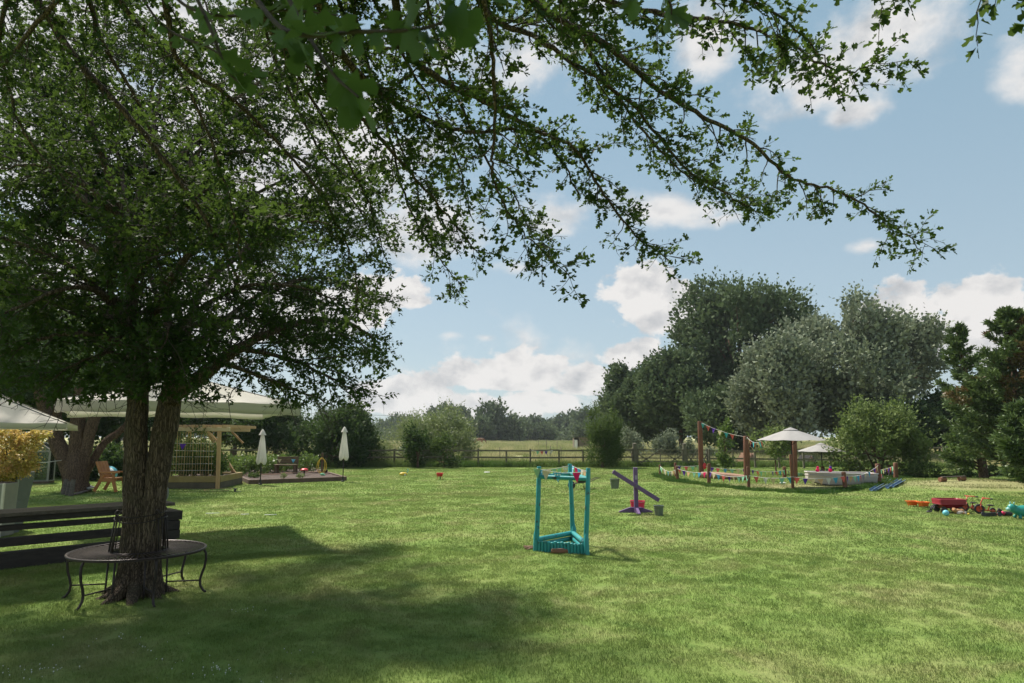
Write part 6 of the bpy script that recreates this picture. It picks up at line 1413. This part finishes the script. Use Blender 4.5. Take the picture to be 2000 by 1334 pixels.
# canes
cb = G(545, 908); tp_ = thing('bamboo_canes', 'bundle of tall bamboo canes standing in the bed behind the small bench', 'canes', tuple(cb))
for k, (bx_, tx, ty_) in enumerate(((525, 529, 838), (530, 534, 841), (534, 537, 836), (538, 540, 840), (541, 544, 834), (544, 546, 842), (547, 549, 838), (549, 555, 835), (552, 553, 840), (555, 556, 834), (558, 561, 836), (531, 538, 845))):
    Yc = cb.y + random.uniform(-.4, .4); a, b = P(bx_, 909, Yc), P(tx, ty_, Yc); a.z = .05; mb = MB(); mb.tube([a, a.lerp(b, .5) + Vector((random.uniform(-.02, .02), 0, 0)), b], [.016, .014, .010], 6); mb.build('cane', M['cane'], tp_, world=True, smooth=True)
# small bench with pennants
bnc = G(558, 930); sb = thing('small_bench', 'small weathered bench with a backboard standing in the vegetable bed', 'bench', (bnc.x, bnc.y, .09))
W2 = .42
for x in (-W2 + .04, W2 - .04):
    for y in (-.14, .14): mb = MB(); mb.box((x, y, .17), (.085, .07, .36)); mb.build('leg', M['bench'], sb, bevel=.008)
mb = MB(); mb.box((0, 0, .37), (W2 * 2 + .06, .36, .045)); mb.build('seat', M['bench'], sb, bevel=.006)
for k in range(3): mb = MB(); mb.box((0, .17, .46 + k * .095), (W2 * 2 - .02, .035, .088)); mb.build('back_board', M['bench'], sb, bevel=.004)
for x in (-W2 + .02, W2 - .02): mb = MB(); mb.box((x, .205, .54), (.05, .035, .32)); mb.build('back_post', M['bench'], sb)
for px, c, lab in ((546, 'cream', 'cream pennant pinned to the left of the small bench back'), (573, 'dotblue', 'blue dotted pennant pinned to the right of the small bench back')):
    p = P(px, 897, bnc.y + .14); t_ = thing('wall_pennant', lab, 'pennant', tuple(p)); o = dup(pennant_mesh(.17, .15, c, 3), t_); o.name = 'flag'
# mushroom table, hose post
mt = G(594, 933); t_ = thing('mushroom_stool', 'little red topped stool on a dark stem in the vegetable bed', 'stool', (mt.x, mt.y, .08)); mb = MB(); mb.lathe([(.03, 0), (.035, .02), (.028, .20)], 10); mb.build('stem', M['iron_dark'], t_, smooth='auto'); mb = MB(); mb.lathe([(.10, .20), (.15, .21), (.14, .25), (.08, .285), (.01, .295)], 20); mb.build('top', M['redp'], t_, smooth='auto')
hp = G(628.5, 929); t_ = thing('hose_post', 'wooden post hung with a looped yellow hose at the corner of the bed', 'hose post', (hp.x, hp.y, .06)); mb = MB(); mb.box((0, 0, .42), (.075, .075, .90)); mb.build('post', M['bench'], t_, bevel=.006)
for k, (sx, dz) in enumerate(((.13, 0), (.17, -.03), (-.10, .02))):
    mb = MB(); mb.tube([(sx * -1 * math.sin(a) * (1 + .15 * k), -.05 - .012 * k, .36 + dz + .30 * math.cos(a)) for a in np.linspace(0, 2 * PI, 26)], .012, 6, caps=False); mb.build('hose', M['yellow'], t_, smooth=True)
t_ = thing('garden_cloth', 'pale mint cloth dropped at the foot of the hose post', 'cloth', tuple(G(629, 934, .1))); remesh_blob('fold', [((0, 0, .05), (.09, .06, .05)), ((.06, 0, .03), (.07, .05, .03))], PEN['mint'], t_, .012)
t_ = thing('plant_pot', 'dark plant pot standing right of the hose post', 'pot', tuple(G(636, 928, .08))); mb = MB(); mb.lathe([(.06, 0), (.085, .13), (.09, .135), (.08, .14), (.055, .03)], 16); mb.build('body', M['iron_dark'], t_, smooth='auto')
for (u0, u1, v, lab) in ((.05, .42, .34, 'thin pink board laid across the left half of the bed'), (.45, .88, .42, 'thin pink board laid across the right half of the bed')):
    t_ = thing('row_board', lab, 'board', tuple(bp(u0, v))); mb = MB(); mb.bar(bp(u0, v, .16), bp(u1, v + .03, .16), .10, .03); mb.build('plank', PEN['coral'] if False else M['log'], t_, world=True)
# closed umbrellas
def closed_umbrella(label, px, top, cb_, base):
    g_ = G(px, base); zt, zb = P(px, top, g_.y).z, P(px, cb_, g_.y).z; t_ = thing('closed_umbrella', label, 'umbrella', tuple(g_), group='closed white umbrellas'); n = 32; rings = 14; vs = []
    g0 = g_.z; zt -= g0; zb -= g0; Hh = zt - zb; R_ = .165
    for k in range(rings + 1):
        u = k / rings; rad = R_ * (.30 + .75 * u ** .8) if u < .93 else R_ * (.98 - (u - .93) * 1.5)
        for j in range(n):
            a = 2 * PI * j / n; f_ = 1 + .16 * math.sin(a * 8 + u * 2.5) * (.3 + u) + .06 * math.sin(a * 3 + 1); vs.append((rad * f_ * math.cos(a) * .95, rad * f_ * math.sin(a) * .95, zt - .17 - (Hh - .17) * u + (.05 * math.sin(a * 4) if k == rings else 0)))
    mb = MB(); mb.add(vs, [(k * n + j, (k + 1) * n + j, (k + 1) * n + (j + 1) % n, k * n + (j + 1) % n) for k in range(rings) for j in range(n)] + [tuple(range(n)), tuple(reversed([rings * n + j for j in range(n)]))]); mb.build('folded_canopy', M['cream'], t_, smooth='auto')
    mb = MB(); mb.lathe([(.005, zt), (.035, zt - .03), (.125, zt - .20), (.110, zt - .205), (.03, zt - .06)], 16); mb.build('hood', M['cream'], t_, smooth='auto')
    mb = MB(); mb.tube([(0, 0, 0), (0, 0, zb + .1)], .019, 10); mb.build('pole', M['iron_dark'], t_, smooth=True)
    mb = MB(); mb.lathe([(.06, 0), (.06, .05), (.03, .06), (.028, .18)], 12); mb.build('socket', M['black'], t_, smooth='auto')
closed_umbrella('closed white umbrella standing at the front left of the vegetable bed', 508, 838, 905, 947); closed_umbrella('closed white umbrella standing at the right corner of the vegetable bed', 669.5, 833, 897, 941)

# ================================================================== raised bed with pergola
pf = G(427, 955); Yp = pf.y; pg = thing('raised_bed', 'raised timber bed under a pine pergola with netting, right of the twin trunks', 'raised bed', tuple(pf))
XL = P(300, 900, Yp).x; XR = pf.x - .02; DP = 2.3
def pgp(x, y, z): return Vector((x, Yp + y, z))
for z, m_ in ((.10, 'pine_dark'), (.295, 'pine_green')):
    for a, b in (((XL, 0), (XR, 0)), ((XL, DP), (XR - .2, DP)), ((XR, .0), (XR - .2, DP))):
        mb = MB(); ex = Vector((.0, .0, 0)); A_, B_ = pgp(*a, z), pgp(*b, z); d = (B_ - A_).normalized(); A_ += d * (.06 if a[0] == XR else 0); mb.bar(A_, B_, .10, .19); mb.build('bed_board', M[m_], pg, world=True, bevel=.006)
mb = MB(); mb.box(pgp((XL + XR) / 2 - .1, DP / 2, .30), (XR - XL - .3, DP - .1, .06)); mb.build('soil', M['soil'], pg, world=True)
ztp = P(427, 838, Yp).z
for k, (x, y, xt) in enumerate(((pf.x, 0, P(431, 838, Yp).x), (pf.x - .2, DP, P(404, 845, Yp + DP).x), (XL, 0, XL), (XL, DP, XL))):
    mb = MB(); mb.bar(pgp(x, y - (.08 if y == 0 else 0), 0), pgp(xt, y - (.08 if y == 0 else 0), ztp - .06), .10, .10, up=(0, 1, 0)); mb.build('pergola_post', M['pine'], pg, world=True, bevel=.006)
for y, zz in ((-.08, ztp), (DP, ztp - .01)):
    mb = MB(); mb.bar(pgp(XL - .1, y, zz), pgp(pf.x + .28 if y < 0 else pf.x, y, zz), .09, .12); mb.build('beam', M['pine_pale'], pg, world=True, bevel=.006)
nr = 8
for k in range(nr):
    x = XL + .1 + (pf.x - XL + .05) * k / (nr - 1); mb = MB(); mb.bar(pgp(x, -.32, ztp + .085), pgp(x - .05, DP + .25, ztp + .075), .045, .09); mb.build('rafter', M['pine'], pg, world=True, bevel=.004)
for s_, (x, y) in enumerate(((pf.x - .01, -.08), (pf.x - .22, DP))):
    mb = MB(); mb.bar(pgp(x, y, ztp - .46), pgp(x - .40, y, ztp - .07), .06, .06); mb.build('brace', M['pine'], pg, world=True)
nx_ = 20
for k in range(nx_):
    x = XL + .15 + (pf.x - XL - .45) * k / (nx_ - 1) + random.uniform(-.015, .015); mb = MB(); mb.tube([pgp(x, .10, .3), pgp(x + random.uniform(-.03, .03), .06, ztp - .08)], .0055 if k % 3 else .010, 5); mb.build('trellis_cane', M['cane'], pg, world=True)
for z in (.55, .75, .98, 1.18, 1.4):
    mb = MB(); mb.tube([pgp(XL + .1, .085, z), pgp(pf.x - .25, .085, z + random.uniform(-.03, .03))], .005, 5); mb.build('trellis_wire', M['cord'], pg, world=True)
for k in range(9):
    x = XL + .3 + (pf.x - XL - .7) * k / 8; leafy('climbing_bean', f'climbing bean plant on the trellis, number {["one","two","three","four","five","six","seven","eight","nine"][k]} from the left' if False else ['leftmost climbing bean plant hidden behind the twin trunk', 'climbing bean plant just right of the twin trunk', 'third climbing bean plant from the left on the trellis', 'fourth climbing bean plant from the left on the trellis', 'middle climbing bean plant on the trellis', 'sixth climbing bean plant from the left on the trellis', 'seventh climbing bean plant, thin, on the trellis', 'second last climbing bean plant on the trellis', 'last climbing bean plant by the pergola post'][k], pgp(x, .55 + .5 * (k % 2), .32), .30, 1.05 if k < 7 else .7, 190, .085, M['mid'], 340 + k, 'climbing beans in the raised bed')
leafy('climbing_bean', 'leaves trailing over the pergola beam', P(392, 842, Yp) - Vector((0, 0, .1)), .3, .22, 70, .07, M['mid'], 360)
p = P(357, 867, Yp - .02); t_ = thing('hanging_pennant', 'single violet pennant hanging on the trellis netting', 'pennant', tuple(p)); o = dup(pennant_mesh(.20, .19, 'violet', 2), t_, rot=(0, 0, .1)); o.name = 'flag'

# ================================================================== orange chair and things round the old tree
ch = G(214, 961); chr_ = thing('garden_chair', 'orange stained wooden garden chair seen from the side near the old tree', 'chair', tuple(ch))
def cpt(px, py, y): q = P(px, py, ch.y + y); return q
cc_ = 0
for y in (-.25, .25):
    mb = MB(); a, b = cpt(194, 958, 0), cpt(214, 924, 0); mb.bar(a + Vector((0, y, 0)), b + Vector((0, y, 0)), .05, .085); mb.build('leg', M['chair'], chr_, world=True, bevel=.005)
    mb = MB(); a, b = cpt(236, 960, 0), cpt(230, 934, 0); mb.bar(a + Vector((0, y, 0)), b + Vector((0, y, 0)), .05, .085); mb.build('leg', M['chair'], chr_, world=True, bevel=.005)
    mb = MB(); a, b = cpt(205, 922, 0), cpt(243, 922, 0); mb.bar(a + Vector((0, y * 1.1, 0)), b + Vector((0, y * 1.1, 0)), .09, .04); mb.build('arm', M['chair'], chr_, world=True, bevel=.005)
    mb = MB(); a, b = cpt(233, 935, 0), cpt(232, 923, 0); mb.bar(a + Vector((0, y * 1.1, 0)), b + Vector((0, y * 1.1, 0)), .05, .06); mb.build('arm_post', M['chair'], chr_, world=True)
    mb = MB(); a, b = cpt(205, 937, 0), cpt(236, 937, 0); mb.bar(a + Vector((0, y, 0)), b + Vector((0, y, 0)), .04, .075); mb.build('side_rail', M['chair'], chr_, world=True)
for k in range(4):
    y = -.21 + .14 * k; mb = MB(); a, b = cpt(209, 936, 0), cpt(198, 901, 0); mb.bar(a + Vector((0, y, 0)), b + Vector((0, y, 0)), .12, .035, up=(1, 0, 0)); mb.build('back_slat', M['chair'], chr_, world=True, bevel=.004)
for k in range(4):
    mb = MB(); c = cpt(210 + k * 7.5, 933.5, 0); mb.box(c, (.105, .54, .03)); mb.build('seat_slat', M['chair'], chr_, world=True, bevel=.004)
bg_ = G(212, 940); mb = MB(); mb.ball((0, 0, .27), .27, 22, 14); o = mb.build('beach_ball', M['ball'], smooth=True); o.location = bg_; tag(o, 'large blue and white ball on the grass behind the orange chair', 'ball')
o2_ = MB().ball((0, 0, 0), (.273, .273, .273), 22, 14); oo = MB(); oo.lathe([(.2735 * math.sin(t), .27 - .2735 * math.cos(t)) for t in np.linspace(1.9, 3.05, 10)], 22, M=Matrix.Rotation(.5, 3, 'X')); oo.build('white_panel', M['white'], o, smooth=True)
for k, (px, py, h_, r_, lab) in enumerate(((124, 966, .42, .06, 'leftmost upright log section leaning at the old tree foot'), (131, 968, .38, .055, 'second upright log section at the old tree foot'), (138, 969, .44, .06, 'third upright log section at the old tree foot'))):
    g_ = G(px, py); t_ = thing('log_section', lab, 'log', tuple(g_), group='log sections round the old tree'); mb = MB(); mb.tube([(0, 0, -.02), (.02, .03, h_)], [r_ * 1.05, r_ * .9], 10); mb.build('bark', M['deck'], t_, smooth='auto')
for k, (x0, y0, x1, y1, z, lab) in enumerate(((142, 968, 176, 960, .06, 'grey plank lying on the roots of the old tree'), (160, 951, 178, 962, .16, 'broken grey board propped on the plank'), (152, 958, 172, 955, .12, 'short grey board under the propped one'))):
    a, b = G(x0, y0, z * .5), G(x1, y1, z * .8); t_ = thing('plank', lab, 'plank', tuple(a), group='grey planks by the old tree'); mb = MB(); mb.bar(a, b, .17, .035, up=(0, -.5, 1)); mb.build('board', M['stone'] if k == 1 else M['deck'], t_, world=True, bevel=.004)
# greenhouse
gh = G(78, 944); ght = thing('mini_greenhouse', 'small timber framed greenhouse with glass panes beyond the golden maple', 'greenhouse', tuple(gh), .25); w_, d_, h_, hr = .62, .5, 1.10, 1.38
for x in (-w_ / 2, w_ / 2):
    for y in (-d_ / 2, d_ / 2): mb = MB(); mb.box((x, y, h_ / 2), (.05, .05, h_)); mb.build('corner_post', M['frame'], ght)
for z in (.08, h_):
    for y in (-d_ / 2, d_ / 2): mb = MB(); mb.box((0, y, z), (w_ - .05, .04, .05)); mb.build('rail', M['frame'], ght)
    for x in (-w_ / 2, w_ / 2): mb = MB(); mb.box((x, 0, z), (.04, d_ - .05, .05)); mb.build('rail', M['frame'], ght)
for y in (-d_ / 2, d_ / 2):
    for sx in (-1, 1): mb = MB(); mb.bar((sx * (w_ / 2 + .03), y, h_ + .02), (0, y, hr), .04, .04); mb.build('rafter', M['frame'], ght)
mb = MB(); mb.bar((0, -d_ / 2, hr), (0, d_ / 2, hr), .05, .05); mb.build('ridge', M['frame'], ght)
for y in (-d_ / 2, d_ / 2): mb = MB(); mb.prism([(-w_ / 2 + .02, .1), (w_ / 2 - .02, .1), (w_ / 2 - .02, h_), (0, hr - .02), (-w_ / 2 + .02, h_)], (0, y, 0), (1, 0, 0), (0, 0, 1), (0, 1, 0), .005); mb.build('pane', M['glass'], ght)
for x in (-w_ / 2, w_ / 2): mb = MB(); mb.box((x, 0, h_ / 2 + .03), (.005, d_ - .05, h_ - .08)); mb.build('pane', M['glass'], ght)
for sx in (-1, 1): mb = MB(); mb.bar((sx * (w_ / 2 + .02), 0, h_ + .04), (0, 0, hr + .01), d_, .005); mb.build('roof_pane', M['glass'], ght)
mb = MB(); mb.box((0, 0, .03), (w_ + .06, d_ + .06, .10)); mb.build('plinth', M['bench'], ght)
mb = MB(); mb.box((0, 0, .55), (w_ - .08, d_ - .08, .02)); mb.build('shelf', M['frame'], ght)
# planters with the golden maple
pl = Vector((P(8, 950, 11.6).x, 11.6, 0)); t_ = thing('square_planter', 'pale grey square cement planter at the left edge', 'planter', tuple(pl), .0); zt = P(8, 943, 11.6).z; w_ = .17
mb = MB(); mb.box((-.05, 0, zt / 2), (w_ * 2, w_ * 2, zt)); mb.build('body', M['planter'], t_, bevel=.01); mb = MB(); mb.box((-.05 + w_, -w_ + .0, zt / 2), (.035, .03, zt + .004)); mb.build('corner_strip', M['rim'], t_); mb = MB(); mb.box((-.05, 0, zt + .004), (w_ * 1.8, w_ * 1.8, .02)); mb.build('soil', M['soil'], t_)
pl2 = Vector((P(27, 950, 12.3).x, 12.3, 0)); t2_ = thing('tapered_planter', 'tall dark slate planter tapering downwards beside the pale planter', 'planter', tuple(pl2)); zt = P(27, 922, 12.3).z
mb = MB(); a_, b_ = .13, .215; vs = [(-a_, -a_, 0), (a_, -a_, 0), (a_, a_, 0), (-a_, a_, 0), (-b_, -b_, zt), (b_, -b_, zt), (b_, b_, zt), (-b_, b_, zt)]; mb.add(vs, [(3, 2, 1, 0), (4, 5, 6, 7), (0, 1, 5, 4), (1, 2, 6, 5), (2, 3, 7, 6), (3, 0, 4, 7)]); mb.build('body', M['planter_dark'], t2_, bevel=.008)
mb = MB(); mb.bar((a_ + .003, -a_ - .003, 0), (b_ + .003, -b_ - .003, zt), .03, .03); mb.build('corner_strip', M['planter_edge'], t2_); mb = MB(); mb.box((0, 0, zt + .005), (b_ * 1.7, b_ * 1.7, .02)); mb.build('soil', M['soil'], t2_)
mp = thing('golden_maple', 'golden orange Japanese maple growing above the two planters', 'shrub', (pl2.x, pl2.y, zt)); lb = []
for (px, py, dy, rx, rz) in ((4, 878, 0, .26, .17), (48, 868, .1, .20, .12), (-30, 890, 0, .3, .2), (24, 912, -.1, .22, .12), (70, 852, .1, .16, .06), (8, 850, 0, .2, .07), (42, 892, -.1, .17, .09), (-6, 932, -.1, .18, .09), (58, 905, 0, .12, .05)):
    v = P(px, py, pl2.y + dy - .25); lb.append((np.array(v), np.array((rx, rx, rz))))
crown('foliage', lb, 1500, .13, 6, .050, (DIA_V, DIA_F), M['maple'], mp, 70, up=-.05, out=.9, spread=.03, upb=1.0)
sm_ = [(np.array([(pl2.x, pl2.y, zt - .02), (pl2.x - .05, pl2.y - .1, zt + .12), tuple(l[0])]), np.array([.02, .016, .005])) for l in lb]; V, F = tubes_np(sm_, 6); np_mesh('stem', V, [F], M['twig'], mp, smooth=True)
stn = thing('stone_stack', 'small stack of three flat grey stones between the planters', 'stones', tuple(Vector((P(24, 950, 11.75).x, 11.75, P(24, 977, 11.75).z - .02))))
mb = MB(); mb.box((0, .05, -.28), (.16, .2, .52)); mb.build('block', M['planter_dark'], stn)
stn.location.z = P(24, 977, 11.75).z
for k in range(3): mb = MB(); mb.ball((random.uniform(-.01, .01), 0, .012 + .03 * k), (.065 - .008 * k, .05, .017), 10, 6); mb.build('stone', M['stone'], stn, smooth=True)

# ================================================================== big square parasols
def parasol(label, cx, cy, half, zb, zt, rz, mast, lean=(0, 0), val=.16, name='square_parasol'):
    t_ = thing(name, label, 'parasol', (cx, cy, 0), rz); n = 16; vs = []; side = []
    c4 = [(half, half), (-half, half), (-half, -half), (half, -half)]
    ringpts = []
    for i in range(4):
        a, b = c4[i], c4[(i + 1) % 4]
        for k in range(n): t = k / n; ringpts.append((a[0] + (b[0] - a[0]) * t, a[1] + (b[1] - a[1]) * t, math.sin(PI * t)))
    K = len(ringpts); R_ = 9
    for j in range(R_ + 1):
        u = j / R_
        for i, (x, y, s) in enumerate(ringpts):
            pull = 1 - .055 * s * u; wr = .010 * math.sin(i * 1.7 + j) * u
            vs.append((x * u * pull + lean[0] * (1 - u), y * u * pull + lean[1] * (1 - u), zb + (zt - zb) * (1 - u) ** 1.08 - .07 * s * math.sin(PI * u) + wr * .7 + .02 * s * u))
    for dz, wv in ((.55, .5), (1., 1.)):
        for i, (x, y, s) in enumerate(ringpts):
            pull = 1 - .055 * s; f_ = .028 * wv * math.sin(i * 2.3) + .016 * wv * math.sin(i * .9 + 1); vs.append((x * pull * (1 + f_ * .5 / half), y * pull * (1 + f_ * .5 / half), zb - val * dz * (1 + .06 * math.sin(i * 1.3)) + .02 * s))
    rows = R_ + 2; fs = [(j * K + i, (j + 1) * K + i, (j + 1) * K + (i + 1) % K, j * K + (i + 1) % K) for j in range(rows) for i in range(K)]
    mb = MB(); mb.add(vs, fs); o = mb.build('canopy', M['cream'], t_, smooth='auto'); sd_ = o.modifiers.new('cloth', 'SOLIDIFY'); sd_.thickness = .004
    mb = MB(); mb.lathe([(.26, zt - .10), (.12, zt - .01), (.03, zt + .04)], 4, c=(lean[0], lean[1], 0)); mb.build('cap', M['cream'], o, smooth='auto')
    for (x, y) in c4:
        mb = MB(); pts_ = []
        for q in range(9):
            u = q / 8 + .001; pts_.append((x * u * .999 + lean[0] * (1 - u), y * u * .999 + lean[1] * (1 - u), zb + (zt - zb) * (1 - min(1, u)) ** 1.08 + .004))
        mb.tube(pts_, .007, 5); mb.build('seam', M['frame'], o, smooth=True)
    hem = [vs[(R_ + 2) * K + i] for i in range(K)] + [vs[(R_ + 2) * K]]; mb = MB(); mb.tube(hem, .006, 4, caps=False); mb.build('hem', M['cream'], o, smooth=True)
    for (x, y) in c4: mb = MB(); mb.tube([(lean[0], lean[1], zt - .06), (x * .98, y * .98, zb + .0)], .013, 6); mb.build('rib', M['grey'], t_, smooth=True)
    return t_
pc = P(348, 805, 11.6); zt_ = P(372, 735, 11.6).z
par = parasol('large cream square parasol behind the twin trunk', pc.x, 11.6, 1.66, P(340, 790, 10.9).z, zt_, math.radians(30), True, lean=(.15, 0))
mast0 = P(322, 962, 11.4)
mb = MB(); mb.tube([(mast0.x - .0, 11.4, 0.0), (mast0.x, 11.4, mast0.z - .06)], .035, 12); mb.build('foot_tube', M['grey'], par, world=True, smooth=True)
mb = MB(); mb.lathe([(.03, -.12), (.05, -.09), (.062, -.03), (.055, .05), (.03, .10), (.026, .12)], 16, c=mast0); mb.build('sleeve', M['grey'], par, world=True, smooth='auto')
mb = MB(); mb.tube([mast0, P(330, 900, 11.4), P(345, 800, 11.5), P(352, 770, 11.6)], .026, 12); mb.build('mast', M['grey'], par, world=True, smooth=True)
# near left parasol
nc = P(-120, 826, 8.6); par2 = parasol('near cream square parasol cut by the left edge of the picture', nc.x, 8.6, 1.42, P(100, 829, 8.6).z, P(-92, 722, 8.6).z, math.radians(30), True, val=.06)
mb = MB(); mb.tube([(0, 0, 0), (0, 0, P(-92, 730, 8.6).z)], .03, 12); mb.build('mast', M['grey'], par2, smooth=True)
mb = MB(); mb.lathe([(.28, 0), (.28, .05), (.05, .08), (.04, .3)], 20); mb.build('base', M['iron_dark'], par2, smooth='auto')
# thin overhead wire crossing the meadow
t_ = thing('overhead_wire', 'thin overhead wire crossing the sky above the left hedge', 'wire', tuple(P(560, 802, 90))); mb = MB(); mb.tube([P(300, 806, 90), P(560, 806, 90), P(740, 811, 90), P(830, 815, 90)], .02, 4); mb.build('wire', M['iron_dark'], t_, world=True)
# low string across to the old tree
t_ = thing('washing_line', 'thin pale line tied from the greenhouse to the old tree', 'line', tuple(P(45, 905, 20))); mb = MB(); mb.tube([P(45, 905, 19.6), P(90, 903, 19.3), P(120, 899, tb.y - .3)], .010, 5); mb.build('cord', M['cord'], t_, world=True)
if False: print(sum(len(p.vertices) - 2 for m_ in bpy.data.meshes for p in m_.polygons))
# ================================================================== thin summer haze
hm, ht, hout = new_mat('haze_air'); hv = ht.new('ShaderNodeVolumePrincipled'); hv.inputs['Color'].default_value = (.80, .88, .95, 1); hv.inputs['Density'].default_value = .0003; hv.inputs['Anisotropy'].default_value = .3
ht.l.new(hv.outputs[0], hout.inputs['Volume'])
mb = MB(); mb.box((0, 200, 11.4), (930, 650, 25)); mb.build('haze', hm, kind='stuff')
